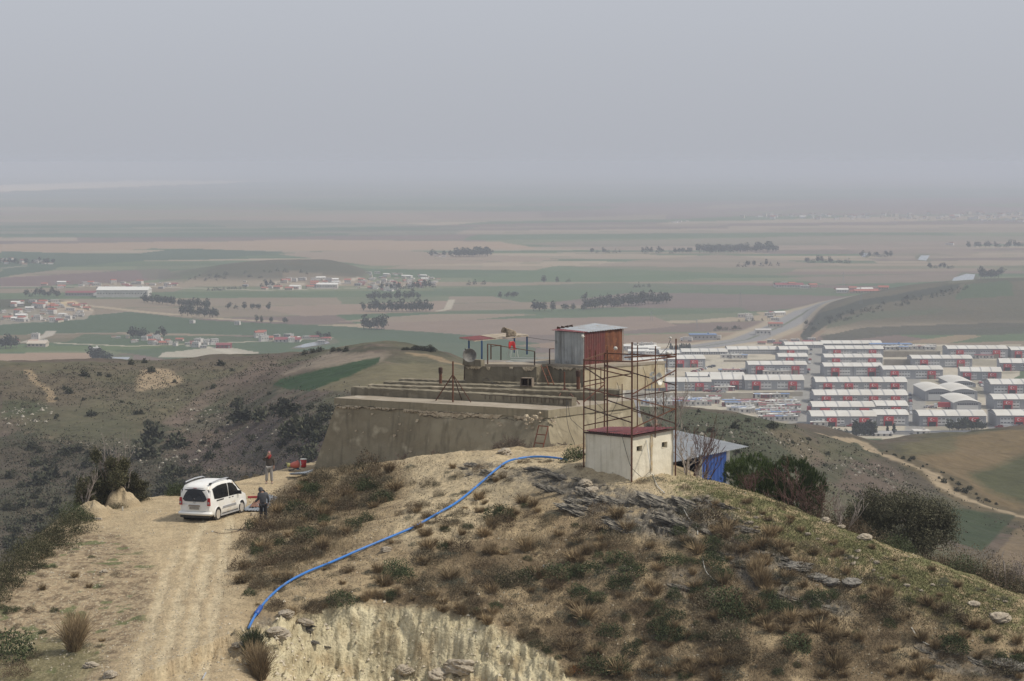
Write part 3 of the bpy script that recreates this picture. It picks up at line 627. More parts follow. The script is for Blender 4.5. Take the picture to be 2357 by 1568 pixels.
def corr_sheet(mb, a, b, c, d, n=24, amp=.018, mi=0, thick=.003):
    """corrugated sheet through four corners a b c d; ribs run from ab to dc"""
    a, b, c, d = map(Vector, (a, b, c, d)); nrm = (b - a).cross(d - a).normalized(); k = n * 4; vs_ = []
    for i in range(k + 1):
        t = i / k; h = nrm * (amp * math.sin(2 * math.pi * n * t))
        vs_.append(a.lerp(b, t) + h); vs_.append(d.lerp(c, t) + h)
    m = len(vs_); vs_ += [q - nrm * (thick + .004) for q in vs_]
    fs = []
    for i in range(k):
        j = 2 * i; fs.append((j, j + 2, j + 3, j + 1)); fs.append((m + j, m + j + 1, m + j + 3, m + j + 2))
        fs.append((j, m + j, m + j + 2, j + 2)); fs.append((j + 1, j + 3, m + j + 3, m + j + 1))
    fs += [(0, 1, m + 1, m), (2 * k, m + 2 * k, m + 2 * k + 1, 2 * k + 1)]
    mb.add(vs_, fs, mi); return mb
def wall_patch(a, b, c, d, nu, nv, amp, seed, off=0.0):
    """a b c d: bottom-left, bottom-right, top-right, top-left; bumpy face grid"""
    a, b, c, d = map(Vector, (a, b, c, d)); nrm = (b - a).cross(d - a).normalized(); vs_ = []; fs = []
    for j in range(nv + 1):
        for i in range(nu + 1):
            p = a.lerp(b, i / nu).lerp(d.lerp(c, i / nu), j / nv)
            h = (fbm(np.array([i * .21 + seed]), np.array([j * .21 + seed * 3.1]), seed, 4)[0] - .5) * amp
            if i in (0, nu) or j in (0, nv): h *= .4
            vs_.append(p + nrm * (h + off))
    for j in range(nv):
        for i in range(nu):
            q = j * (nu + 1) + i; fs.append((q, q + 1, q + nu + 2, q + nu + 1))
    return vs_, fs
def jag_strip(mb, a, b, up, nrm, y0, y1, seed, amp, n=60, off=.02, lo=0, hi=1, mi=0, thick=.03):
    """a jagged-edged flake that lies on a wall: along a-b between t lo and hi, from y0 to y1 up the wall"""
    rr = random.Random(seed); top_ = []; bot = []
    for i in range(n + 1):
        t = lo + (hi - lo) * i / n; p = a.lerp(b, t); env = min(1, i / 4, (n - i) / 4)
        bot.append(p + up * (y0 * env + y1 * (1 - env) + rr.uniform(-amp, amp) * env) + nrm * off); top_.append(p + up * (y1 + rr.uniform(-amp, amp) * .35 * env) + nrm * off)
    m = n + 1; vs_ = bot + top_ + [q - nrm * thick for q in bot] + [q - nrm * thick for q in top_]; fs = []
    for i in range(n):
        fs += [(i, i + 1, m + i + 1, m + i), (i, 2 * m + i, 2 * m + i + 1, i + 1), (m + i, m + i + 1, 3 * m + i + 1, 3 * m + i)]
    mb.add(vs_, fs, mi)
ZT = 127.0
A, B_, C_ = W(773,916,ZT), W(1260,944,ZT), W(1470,919,ZT); D_ = A + (C_ - B_)
A0 = W(712,1092,122.6); B0 = W(1272,1058,124.6); C0 = P(1508,1075,138.5); D0 = D_ + Vector((-1.6, 2, -5))
A0.z -= .4; B0.z -= .4
bunker = empty('bunker', (B0.x, B0.y, B0.z), 0, 'long low concrete bunker with sloping cracked walls on the hilltop', 'bunker')
def sub(o, root): o.parent = root; o.matrix_parent_inverse = Matrix.Translation(-root.location) @ Matrix.Identity(4); return o
def part(mb, name, m, root, smooth=False, label=None):
    b = root; loc = Vector((0, 0, 0))
    while b is not None: loc += b.location; b = b.parent
    q = MB(); q.v = [tuple(Vector(p) - loc) for p in mb.v]; q.f = mb.f; q.mi = mb.mi
    o = q.build(name, m, root, smooth)
    if label: o['label'] = label
    return o
mb = MB(); capd = Vector((0, 0, -.42))
mb.add(*wall_patch(A0, B0, B_ + capd, A + capd, 110, 34, .10, 3)); mb.add(*wall_patch(B0, C0, C_ + capd, B_ + capd, 60, 34, .10, 7)); mb.add(*wall_patch(D0, A0, A + capd, D_ + capd, 30, 20, .1, 9)); mb.add(*wall_patch(C0, D0, D_ + capd, C_ + capd, 30, 20, .1, 11))
part(mb, 'wall', M_CONC, bunker, smooth=True)
up = (A - A0).normalized()
def proud(p, q, d): return p + (p - q).normalized() * d
ctr = (A + C_) / 2
mb = MB(); ring = [proud(p, ctr, .10) for p in (A, B_, C_, D_)]
f2 = (ring[1] - ring[0]).normalized()
mb.add([r_ + capd * 1.0 for r_ in ring] + ring, [(0, 1, 5, 4), (1, 2, 6, 5), (2, 3, 7, 6), (3, 0, 4, 7), (3, 2, 1, 0)]); part(mb, 'cap', M_CONC, bunker)
mb = MB(); n = 60; q4 = [r_ + Vector((0, 0, .002)) for r_ in ring]; mb.add(*wall_patch(q4[0], q4[1], q4[2], q4[3], 60, 30, .05, 13)); part(mb, 'roof', M_CONCT, bunker)
# cracked ledge below the cap
nf = (B0 - A0).cross(A - A0).normalized(); wup = (A - A0).normalized()
aa, bb = A + capd, B_ + capd
M_CRACK = mat('crack_dark', (.045,.035,.025), 1)  # one plain dark tone for the raised crack lines
mb = MB()
for lo, hi, y0, y1, sd in ((.0,.13,-.10,.05,1),(.14,.30,-.06,.04,2),(.40,.62,-.28,.0,3),(.60,.80,-.20,.03,4),(.85,.99,-.15,.03,5),(.33,.42,-.1,.03,6)): jag_strip(mb, aa, bb, wup, nf, y0, y1, sd, .09, 40, .095, lo, hi, thick=.08)
part(mb, 'broken_plaster', M_RUB, bunker)
mb = MB()
for lo, hi, yy, sd in ((.0,.34,-.02,11),(.36,.50,-.10,12),(.44,.78,-.30,13),(.5,.7,-.02,14),(.76,1.0,-.22,15),(.84,.99,-.42,16)):
    rr = random.Random(sd); pts = []; k = 34; yv = yy
    for i in range(k + 1):
        yv = yy + .7 * (yv - yy) + rr.uniform(-.07, .07); pts.append(aa.lerp(bb, lo + (hi - lo) * i / k) + wup * yv + nf * .10)
    mb.tube(pts, [rr.uniform(.004, .02) for _ in pts], 4)
part(mb, 'crack', M_CRACK, bunker)
mb = MB(); rr = random.Random(8)
for i in range(16):
    p = B_ + Vector((rr.uniform(-1.2, .5), rr.uniform(-.3, .3), rr.uniform(-.75, -.1))) + nf * .12; s = rr.uniform(.06, .15)
    part(MB().box(p, (s * 1.6, s, s * .8), Matrix.Rotation(rr.uniform(-1, 1), 3, 'Z') @ Matrix.Rotation(rr.uniform(-.6, .6), 3, 'Y'), taper=.7), 'broken_block', M_RUB, bunker)
mb = MB(); rr = random.Random(18)          # small spalls on the battered wall
for i in range(34):
    s, t = rr.random(), rr.uniform(.1, .85); p = A0.lerp(B0, s).lerp(A.lerp(B_, s), t); r0 = rr.uniform(.04, .16) * (1.6 if rr.random() < .15 else .8); m = 9; vs_ = []
    fx = (B0 - A0).normalized()
    for k in range(m): a_ = 2 * math.pi * k / m; vs_.append(p + (fx * math.cos(a_) * r0 * 1.3 + wup * math.sin(a_) * r0 * .8) * rr.uniform(.5, 1.1) + nf * .055)
    vs_.append(p + nf * .03); part(MB().add(vs_, [(k, (k + 1) % m, m) for k in range(m)]), 'spalled_patch', M_RUB, bunker)
# ribs on the roof
def rib(l, r, wd=.55, h=.47, m=M_CONC2, seed=0):
    l = Vector(l); r = Vector(r); d = (r - l).normalized(); s = Vector((-d.y, d.x, 0)).normalized(); n = 70; rr = random.Random(seed); vs_ = []; fs = []
    for i in range(n + 1):
        p = l.lerp(r, i / n); j = rr.uniform(-.02, .02); e = .06 if rr.random() < .12 else 0
        for q in (p - Vector((0, 0, h)), p + s * 0 + Vector((0, 0, -.03 + j - e)) - s * (.01 + j), p + Vector((0, 0, j * .6)) + s * .05, p + s * wd + Vector((0, 0, j)), p + s * wd - Vector((0, 0, h))): vs_.append(q)
    for i in range(n):
        for k in range(4): a_ = i * 5 + k; fs.append((a_, a_ + 5, a_ + 6, a_ + 1))
    fs += [(0, 1, 2, 3, 4), tuple(n * 5 + k for k in (4, 3, 2, 1, 0))]
    mb = MB(); mb.add(vs_, fs); return part(mb, 'roof_beam', m, bunker)
ZR = ZT + .46
ribs = [((808,890),(1316,916)), ((847.6,885.4),(1390,904)), ((882.5,877.8),(1426,897)), ((917.4,871.4),(1330,885))]
for i, (l, r) in enumerate(ribs): rib(W(*l, ZR), W(*r, ZR), seed=i + 1)
mb = MB(); L0, R0 = W(808,890,ZR), W(1316,916,ZR)
dv = (R0 - L0).normalized(); fn = Vector((dv.y, -dv.x, 0))
if fn.y > 0: fn = -fn
rr = random.Random(4)
for t in (.62,.64,.665,.70,.735,.76,.775,.79,.82,.835,.85,.87,.885,.905,.92,.945,.965,.98): p = L0.lerp(R0, t) + fn * .02; mb.bar(p - Vector((0, 0, rr.uniform(.3, .42))), p - Vector((0, 0, .06)), .011)
mb.bar(L0.lerp(R0, .6) + fn * .02 - Vector((0, 0, .07)), R0 + fn * .02 - Vector((0, 0, .09)), .010)
part(mb, 'exposed_rebar', M_RUSTD, bunker)
# upper block
ZD = 128.45
UA, UB, UC, UD = W(1070,838,ZD), W(1345,842.5,ZD), W(1436.5,837,ZD), None
UD = UA + (UC - UB) * 2.1
UI = W(1234.8,839.4,ZD); UJ = W(1264.5,837,ZD)     # the notch in the front face
block = [UA, UI, UJ, UB, UC, UC + (UD - UA) * .5, UD]
up_b = empty('rooftop_block', (UB.x, UB.y, 127.0), 0, 'square concrete block raised at the back of the bunker roof, sunlit cream on its right side', 'concrete block')
def wallrun(poly, z0, z1, name, m, root, seed, amp=.07):
    mb = MB()
    for i in range(len(poly) - 1):
        a, b = poly[i], poly[i + 1]; k = max(4, int((b - a).length / .15))
        mb.add(*wall_patch((a.x, a.y, z0), (b.x, b.y, z0), (b.x, b.y, z1), (a.x, a.y, z1), k, 10, amp, seed + i))
    return part(mb, name, m, root, smooth=True)
wallrun([UD, UA, UI, UJ, UB], 126.9, ZD - .12, 'front_wall', M_CONC2, up_b, 31)
wallrun([UB, UC, block[5], UD], 126.9, ZD - .12, 'side_wall', M_CREAM_LIT, up_b, 41)
cxy = sum(block, Vector()) / len(block); mb = MB(); k = len(block); o_ = [p + (p - cxy).normalized() * .07 for p in block]
mb.add([Vector((p.x, p.y, ZD - .14)) for p in o_] + [Vector((p.x, p.y, ZD)) for p in o_], [(i, (i + 1) % k, k + (i + 1) % k, k + i) for i in range(k)] + [tuple(range(k, 2 * k)), tuple(range(k - 1, -1, -1))]); part(mb, 'deck', M_CONCT, up_b)
fu = Vector((0, 0, 1)); mb = MB(); d1 = (UI - UA).normalized(); n1_ = Vector((d1.y, -d1.x, 0)); 
if n1_.y > 0: n1_ = -n1_
za = UA.copy(); za.z = ZD - .14; zb = UI.copy(); zb.z = ZD - .14; zc = UJ.copy(); zc.z = ZD - .14; zd = UB.copy(); zd.z = ZD - .14
for lo, hi, y0, sd in ((.0,.25,-.12,1),(.3,.36,-.18,2),(.62,.68,-.12,3),(.8,.98,-.22,4)): mb = MB(); jag_strip(mb, za, zb, fu, n1_, y0, 0, sd, .05, 20, .08, lo, hi); part(mb, 'broken_edge', M_RUB, up_b)
for lo, hi, y0, sd in ((.05,.7,-.14,5),(.75,.98,-.1,6)): mb = MB(); jag_strip(mb, zc, zd, fu, n1_, y0, 0, sd, .06, 26, .08, lo, hi); part(mb, 'broken_edge', M_RUB, up_b)
par = MB(); q1 = W(1069,826,ZD + .3); q2 = W(1112,829,ZD + .3); par.box(((q1 + q2) / 2) - Vector((0, 0, .17)), ((q2 - q1).length, .35, .34), Matrix.Rotation(math.atan2((q2 - q1).y, (q2 - q1).x), 3, 'Z'), taper=.93); part(par, 'parapet_stub', M_CONC2, up_b)
# tin shack on the block
S1, S2, S3 = W(1277,836,ZD), W(1345,840.5,ZD), W(1435,830.5,ZD); S4 = S1 + (S3 - S2)
HT = 1.86
shack = empty('tin_shack', (S2.x, S2.y, ZD), 0, 'corrugated tin shack with grey and rusty red sides on the rooftop block', 'shack')
M_TIN = mat('tin_grey', (.44,.45,.43), .55, (.31,.32,.31), 1.4, .004, metal=.2, bscale=6, noise2=((.16,.15,.13), .9, .58, .68), streak=(.13,.125,.11))
M_TINR = mat('tin_red', (.13,.028,.022), .65, (.085,.026,.02), 3, .003, noise2=((.16,.06,.035), 7, .6, .7))
M_TINO = mat('tin_rust', (.16,.052,.018), .8, (.085,.03,.014), 2.4, .003, noise2=((.22,.085,.03), 5, .55, .7))
M_TINW = mat('tin_pale', (.46,.49,.51), .5, (.36,.37,.37), 2.2, .003, metal=.25, noise2=((.38,.27,.18), 2.0, .60, .70))
M_MAR = mat('tin_maroon', (.16,.032,.028), .55, (.10,.022,.026), 3, .003, noise2=((.25,.16,.14), 6, .62, .72))
def up3(p, h): return Vector((p.x, p.y, p.z + h))
mb = corr_sheet(MB(), S1, S2, up3(S2, HT - .03), up3(S1, HT), 9, .035); part(mb, 'grey_panel', M_TIN, shack)
M1 = S2.lerp(S3, .53); mb = corr_sheet(MB(), S2, M1, up3(M1, HT), up3(S2, HT - .03), 9, .02); part(mb, 'red_panel', M_TINR, shack)
mb = corr_sheet(MB(), M1, S3, up3(S3, HT), up3(M1, HT), 3, .03); part(mb, 'rusty_panel', M_TINO, shack)
mb = MB(); corr_sheet(mb, S3, S4, up3(S4, HT + .05), up3(S3, HT), 9, .02); corr_sheet(mb, S4, S1, up3(S1, HT), up3(S4, HT + .05), 9, .02); part(mb, 'back_panel', M_TIN, shack)
mb = MB()
for p in (S1, S2, S3, S4): part(MB().box(up3(p, HT / 2) + (cxy - p).normalized() * .07, (.07, .07, HT)), 'corner_post', M_WHITEP, shack)
def lp(a, b, t): return a.lerp(b, t)
R1, R2, R3, R4 = up3(S1 + (S1 - S3) * .05, HT + .03), up3(S2 + (S2 - S4) * .05, HT + .02), up3(S3 + (S3 - S1) * .07, HT + .06), up3(S4 + (S4 - S2) * .05, HT + .22)
R1.z = HT + ZD + .06; a = lp(R1, R4, .18); b = lp(R2, R3, .1)
mb = corr_sheet(MB(), a, R4, R3, b, 16, .02); part(mb, 'pale_roof', M_TINW, shack)
mb = corr_sheet(MB(), R1, R2, b + Vector((0, 0, .012)), a + Vector((0, 0, .012)), 14, .014); part(mb, 'maroon_eave', M_MAR, shack)
mb = MB(); rr = random.Random(2)
for i in range(4): t = .3 + i * .17; p = lp(R1, R4, t * .55) + Vector((0, 0, .05)); part(MB().box(p, (.22, .05, .14), Matrix.Rotation(rr.uniform(-.3, .3), 3, 'Y')), 'plank', M_RUSTD, shack)
# lamp on the shack corner
lampm = MB(); p = up3(S2, HT - .2) + Vector((-.12, -.14, 0)); lampm.lathe([(.03, -.1), (.085, -.06), (.10, 0), (.07, .09), (.03, .11)], p, 12); lampm.bar(p, p + Vector((.14, .12, -.02)), .02)
o = lampm.build('floodlight', M_WHITEP, None, True); tag(o, 'small cream floodlight at the front corner of the tin shack', 'floodlight')
# canopy
M_BLUE = mat('blue_paint', (.02,.07,.2), .6, (.04,.09,.17), 5); M_BOARD = mat('old_board', (.42,.36,.28), .9, (.27,.22,.16), 4, .01)
can = empty('canopy', tuple(W(1109,826,ZD)), 0, 'low canopy of red sheet and pale boards on blue posts', 'canopy')
posts = [((1079.4,825),782), ((1109,826.5),784), ((1184,812),770), ((1213,816),773)]
for (u, v), vt in posts:
    b = W(u, v, ZD); mb = MB().box((b + P(u, vt, b.y)) / 2, (.10, .10, P(u, vt, b.y).z - b.z)); part(mb, 'post', M_BLUE, can)
Yp = [W(u, v, ZD).y for (u, v), _ in posts]
c0, c1, c2, c3 = P(1057,777,Yp[0] + 1.2), P(1091,783.5,Yp[1] - .3), P(1216,771.5,Yp[3] - .3), P(1182,766,Yp[2] + .4)
k = .40
mb = corr_sheet(MB(), lp(c0, c3, k), c0, c1, lp(c1, c2, k), 5, .012); mb = corr_sheet(MB(), c0, c1, lp(c1, c2, k), lp(c0, c3, k), 8, .018); part(mb, 'red_sheet', M_MAR, can)
mb = MB(); e = lp(c0, c3, k - .03); f = lp(c1, c2, k - .03)
for i in range(7):
    a_, b2 = lp(e, c3, i / 7), lp(e, c3, (i + .93) / 7); d_, c_ = lp(f, c2, i / 7), lp(f, c2, (i + .93) / 7); z = Vector((0, 0, .03 + .006 * (i % 3)))
    mb.add([a_ + z, b2 + z, c_ + z, d_ + z] + [q + z - Vector((0, 0, .03)) for q in (a_, b2, c_, d_)], [(3, 2, 1, 0), (4, 5, 6, 7), (0, 1, 5, 4), (1, 2, 6, 5), (2, 3, 7, 6), (3, 0, 4, 7)])
part(mb, 'board', M_BOARD, can)
mb = MB()
for a_, b2 in ((c0, c1), (c1, c2), (c2, c3), (c3, c0)): mb.bar(a_ - Vector((0, 0, .05)), b2 - Vector((0, 0, .05)), .035, n=4)
mb.bar(P(1180,779,Yp[2]), P(1206,770,Yp[3]), .03, n=4); part(mb, 'frame', M_BOARD, can)
mb = MB(); pc = P(1163,766,Yp[1] + 1.5); n = 16; vs_ = []    # curled carpet
for i in range(n + 1):
    a_ = math.pi * (0.05 + 1.15 * i / n); r = .22
    for j in range(5): rr_ = r * (1 - .13 * j); vs_.append(pc + Vector((-math.cos(a_) * rr_ * .7 + j * .17 - .1, j * .04, math.sin(a_) * rr_ * 1.7 - .05 - j * .01)))
fs = [(i * 5 + j, i * 5 + j + 1, i * 5 + j + 6, i * 5 + j + 5) for i in range(n) for j in range(4)]
mb.add(vs_, fs); o = mb.build('rolled_carpet', mat('carpet', (.36,.30,.22), .95, (.16,.12,.08), 9, .01), None, True); sm = o.modifiers.new('s', 'SOLIDIFY'); sm.thickness = .02
tag(o, 'curled piece of worn carpet lying on the canopy boards', 'carpet')
# chair
ch = empty('plastic_chair', tuple(W(1181,822,ZD)), math.radians(20), 'red plastic chair with white metal legs on the roof deck', 'chair')
M_RED = mat('red_plastic', (.42,.02,.018), .4); M_WMET = mat('white_metal', (.55,.54,.50), .5)
mb = MB(); vs_ = []; n = 8
for i in range(n + 1):
    for j in range(5): x = -.21 + .42 * i / n; y = -.2 + .1 * j; vs_.append((x, y, .44 + .03 * (abs(x) / .21) ** 2 + (.02 if j == 0 else 0)))
fs = [(i * 5 + j, i * 5 + j + 1, i * 5 + j + 6, i * 5 + j + 5) for i in range(n) for j in range(4)]
mb.add(vs_, fs); o = mb.build('seat', M_RED, ch, True); o.modifiers.new('s', 'SOLIDIFY').thickness = .02
mb = MB(); vs_ = []
for j in range(9):
    z = .50 + .42 * j / 8; hw = .21 * (1 - max(0, (j - 4) / 8) ** 2 * 1.2)
    for i in range(9): x = -hw + 2 * hw * i / 8; vs_.append((x, .22 + .06 * (j / 8) - .07 * (x / .21) ** 2, z))
mb.add(vs_, [(j * 9 + i, j * 9 + i + 1, j * 9 + i + 10, j * 9 + i + 9) for j in range(8) for i in range(8) if not (j < 3 and 2 < i < 5)])
o = mb.build('backrest', M_RED, ch, True); o.modifiers.new('s', 'SOLIDIFY').thickness = .02
for sx, sy in ((-1, -1), (1, -1), (-1, 1), (1, 1)): MB().bar((sx * .18, sy * .17, .44), (sx * .24, sy * .25, 0), .016).build('leg', M_WMET, ch)
# railing round the roof deck
rail = empty('railing', tuple(W(1169.5,836,ZD)), 0, 'rusty railing of thin bars around the roof deck below the canopy', 'railing')
rb = [(1169.5,835,791), (1177,828,794), (1205.5,829,794), (1283,840,804-7), (1318,834,808)]
pos = {}
for i, (u, v, vt) in enumerate([(1122.5,838,792), (1130,827,794), (1153,829,795), (1230.5,840.5,809), (1265,838.5,803)]):
    b = W(u, v, ZD); t_ = P(u, vt, b.y); pos[i] = t_; part(MB().box((b + t_) / 2, (.07, .07, t_.z - b.z)), 'post', (M_RUST, M_RUST, M_RUSTD, M_RUSTD, M_RUSTD)[i], rail)
mb = MB(); mb.bar(pos[0], pos[3], .02).bar(pos[0], pos[2], .015).bar(pos[1] - Vector((0, 0, .1)), pos[2], .015).bar(pos[4], P(1276,803,W(1265,838.5,ZD).y), .02); part(mb, 'rail', M_RUST, rail)
# pipes lying on the deck
mb = MB()
for (u0, v0), (u1, v1) in (((1175,824),(1268,824)), ((1175,829),(1262,826)), ((1170,832),(1255,833.5)), ((1165,833),(1228,830))): mb = MB().bar(W(u0, v0, ZD + .05), W(u1, v1, ZD + .05), .022); o = mb.build('loose_pipe', mat('pipe_grey', (.36,.37,.37), .5)); tag(o, 'thin grey metal pipe lying on the roof deck by the red chair', 'pipe', 'grey pipes on the roof deck')
# round basin leaning at the canopy post
pb = W(1081,829,ZD + .32); Mx = Matrix.Rotation(math.radians(78), 3, 'X') @ Matrix.Rotation(.1, 3, 'Y'); mb = MB().lathe([(.02, -.05), (.30, -.05), (.38, .06), (.40, .06), (.40, .045), (.31, -.075), (.02, -.08)], pb + Vector((0, -.25, .28)), 24, Mx)
o = mb.build('basin', mat('dark_tin', (.10,.095,.085), .6, (.17,.16,.14), 6), None, True); tag(o, 'round dark metal basin leaning against the canopy post', 'basin')
# post with lamp at the left end of the block
b = W(1070,877,127.0); b = P(1068.5,877,b.y - .3); mb = MB().bar(b, P(1071,803,b.y), .05, n=4); lr = empty('lamp_post', tuple(b), 0, 'dark rusty post with a small spotlight at the left end of the rooftop block', 'lamp post'); part(mb, 'post', M_RUSTD, lr)
q = P(1069,808,b.y - .1); part(MB().lathe([(.02, -.06), (.08, -.04), (.09, .03), (.03, .08)], q, 10), 'spotlight', M_WHITEP, lr, True)
# vent pipes
for (u, v0, vt, r, lab) in ((1014,883,846,.085,'rusty capped vent pipe on the left of the bunker roof'), (1331,896,853,.10,'rusty capped vent pipe on the roof in front of the tin shack')):
    b = W(u, v0, ZR); t_ = P(u, vt, b.y); e = empty('vent_pipe', tuple(b), 0, lab, 'vent pipe')
    part(MB().bar(b, t_ - Vector((0, 0, .1)), r, n=14), 'pipe', M_RUST, e); part(MB().lathe([(r * 1.35, -.28), (r * 1.4, 0), (r * 1.2, .05), (.01, .07)], t_ - Vector((0, 0, .05)), 14), 'cap', M_RUSTD, e)
# aerial masts
def mast(ub, vb, vt, legs, vj, lab):
    b = W(ub, vb, ZT + .03); t_ = P(ub, vt, b.y); e = empty('mast', tuple(b), 0, lab, 'mast'); part(MB().bar(b, t_, .045, n=6), 'pole', M_RUST, e); j = P(ub, vj, b.y)
    for (u, v, z) in legs: part(MB().bar(j, W(u, v, z), .03, n=4), 'stay', M_RUST if u < ub or u > ub + 30 else M_RUSTD, e)
mast(1042.5,926,832,[(1003,922,ZT + .03),(1063,921,ZT + .03),(1084,926,ZT + .03)],862,'rusty tripod mast at the middle of the bunker roof edge')
mast(1299,912,856,[(1287,912,ZR - .2),(1334,930,ZT + .03),(1312,911,ZR - .2)],891,'shorter rusty tripod mast near the right end of the roof beams')
# crate
b = W(1213,889,ZR); e = empty('crate', tuple(b), math.radians(-18), 'weathered open wooden crate standing on the bunker roof beams', 'crate')
MW = mat('crate_wood', (.24,.19,.14), .9, (.15,.12,.09), 6)
for c_, d_ in (((-.33, 0, .24), (.05, .4, .48)), ((.33, 0, .24), (.05, .4, .48)), ((.12, 0, .24), (.04, .38, .44)), ((0, 0, .46), (.70, .42, .04)), ((0, 0, .02), (.70, .42, .04))): MB().box(c_, d_).build('board', MW, e)
MB().box((0, .18, .24), (.6, .02, .4)).build('back_board', M_RUSTD, e)
# ladders
def ladder(bl, br, tl, tr, m, lab, n=3, r=.038):
    e = empty('ladder', tuple((bl + br) / 2), 0, lab, 'ladder'); part(MB().bar(bl, tl, r, n=4), 'rail', m, e); part(MB().bar(br, tr, r, n=4), 'rail', m, e)
    for i in range(n + 1): t = i / n if n > 2 else .12 + i * .38; part(MB().bar(bl.lerp(tl, t), br.lerp(tr, t), r * .85, n=4), 'rung', m, e)
def onwall(u, v, off=.12):     # a place on the sloping front wall
    n_ = nf; s = slope(v); d = P(u, v, 100) - Vector((0, 0, H)); t = (A0 + nf * off - Vector((0, 0, H))).dot(n_) / d.dot(n_); return Vector((0, 0, H)) + d * t
MLAD = mat('ladder_rust', (.22,.07,.035), .8, (.13,.045,.025), 6)
ladder(onwall(1226,1039,.5), onwall(1247,1041,.5), onwall(1240,980,.1), onwall(1262,982,.1), MLAD, 'orange rusted ladder leaning on the sloping wall near its right corner')
Yl = UJ.y - .1
ladder(W(1263,886,ZR), W(1275,886,ZR), P(1245.5,842,UI.y - .1), P(1257.5,841,UI.y), M_RUST, 'dark rusty ladder leaning into the notch of the rooftop block', 2)
# cables on roof and wall
def cable(pts, lab, r=.012, m=None, name='cable'):
    P_ = []
    for i in range(len(pts) - 1):
        for k in range(6):
            t = k / 6; p0 = pts[max(i - 1, 0)]; p1 = pts[i]; p2 = pts[i + 1]; p3 = pts[min(i + 2, len(pts) - 1)]
            P_.append(.5 * ((2 * p1) + (p2 - p0) * t + (2 * p0 - 5 * p1 + 4 * p2 - p3) * t * t + (-p0 + 3 * p1 - 3 * p2 + p3) * t ** 3))
    P_.append(pts[-1]); o = MB().tube(P_, r, 5).build(name, m or M_WIRE, None, True); tag(o, lab, name.replace('_', ' ')); return o
cable([P(1110,878,144.5), P(1120,871,144.5), P(1140,885,142), P(1170,895,141), P(1210,903,139), P(1260,908,137.5)], 'black cable trailing over the bunker roof beams from the block')
cable([P(1213,776,Yp[3]), P(1245,781,149), P(1277,784,146)], 'thin wire stretched from the canopy to the tin shack')
def onside(u, v, off=.06):
    n_ = (C0 - B0).cross(C_ - C0).normalized(); n_ = -n_ if n_.y > 0 else n_; d = P(u, v, 100) - Vector((0, 0, H)); t = (B0 + n_ * off - Vector((0, 0, H))).dot(n_) / d.dot(n_); return Vector((0, 0, H)) + d * t
cable([onside(1305,920), onside(1304,955), onside(1310,990), onside(1322,1020), onside(1326,1042)], 'black cable hanging down the right wall of the bunker')
cable([onside(1308,925), onside(1312,960), onside(1325,975), onside(1343,990,.3)], 'second black cable looping from the bunker wall towards the hut')
MB_ = MB().bar(onwall(1283,1020,.3), on(1316,1048,129.6) + Vector((0, 0, .1)), .02); o = MB_.build('stick', M_RUSTD); tag(o, 'dark stick leaning by the bushes at the bunker corner', 'stick')
# banner hanging behind the tower at the end of the bunker
bn = [P(1459,921,137), P(1467,920,137), P(1472,934,137), P(1475,961,137), P(1470,961,137), P(1466,945,137)]
o = obj('banner', bn + [q + Vector((0, .01, 0)) for q in bn], [(0, 1, 2, 3, 4, 5), (11, 10, 9, 8, 7, 6)], mat('banner_cloth', (.6,.6,.62), .8)); tag(o, 'white cloth banner with grey lettering hanging at the far right end of the bunker', 'banner')
for s_, u, v in (('KIŞ', 1462.5, 941), ):
    cu = bpy.data.curves.new('lettering', 'FONT'); cu.body = s_; cu.size = .2; cu.extrude = .002; co = bpy.data.objects.new('lettering', cu)
    me = bpy.data.meshes.new_from_object(co); lo = bpy.data.objects.new('lettering', me); COL.objects.link(lo); lo.location = P(u, v, 136.95); lo.rotation_euler = (math.pi / 2, 0, 0); me.materials.append(mat('letter_grey', (.18,.18,.2), .8)); lo.parent = o
# ================================================================ HUT AND TOWER
HL, HF, HR, HB = Vector((3.35,114.6,126.08)), Vector((5.3,111.5,125.97)), Vector((7.25,112.9,126.05)), Vector((4.33,116.7,126.2))
hut = empty('plastered_hut', tuple(HF), 0, 'small plastered hut with two square openings and a maroon roof', 'hut')
zr = {0: P(1345,993,HL.y).z, 1: P(1454.5,1003,HF.y).z, 2: P(1545.6,986,HR.y).z, 3: P(1394,985,HB.y).z}
def hwall(a, za, b, zb, holes=(), seed=0, m=M_PLAST, name='wall'):
    a = Vector(a); b = Vector(b); d = b - a; d.z = 0; nrm = Vector((d.y, -d.x, 0)).normalized(); N = 40; K = 30; vs_ = []; fs = []
    zb0 = min(a.z, b.z) - .5
    def inh(i, j): return any(h[0] <= (i + .5) / N <= h[1] and h[2] <= (j + .5) / K <= h[3] for h in holes)
    for j in range(K + 1):
        for i in range(N + 1):
            t = i / N; z1 = za + (zb - za) * t; zz = zb0 + (z1 - zb0) * j / K; hgt = (fbm(np.array([i * .15 + seed]), np.array([j * .2]), seed, 4)[0] - .5) * .05
            vs_.append(Vector((a.x + d.x * t, a.y + d.y * t, zz)) + nrm * hgt)
    for j in range(K):
        for i in range(N):
            if not inh(i, j): q = j * (N + 1) + i; fs.append((q, q + 1, q + N + 2, q + N + 1))
    mb = MB(); mb.add(vs_, fs)
    for h in holes:         # reveals
        p = []
        for (t, s) in ((h[0], h[2]), (h[1], h[2]), (h[1], h[3]), (h[0], h[3])): z1 = za + (zb - za) * t; p.append(Vector((a.x + d.x * t, a.y + d.y * t, zb0 + (z1 - zb0) * s)))
        mb.add([q + nrm * .02 for q in p] + [q - nrm * .25 for q in p], [(k, (k + 1) % 4, 4 + (k + 1) % 4, 4 + k) for k in range(4)])
    return part(mb, name, m, hut)
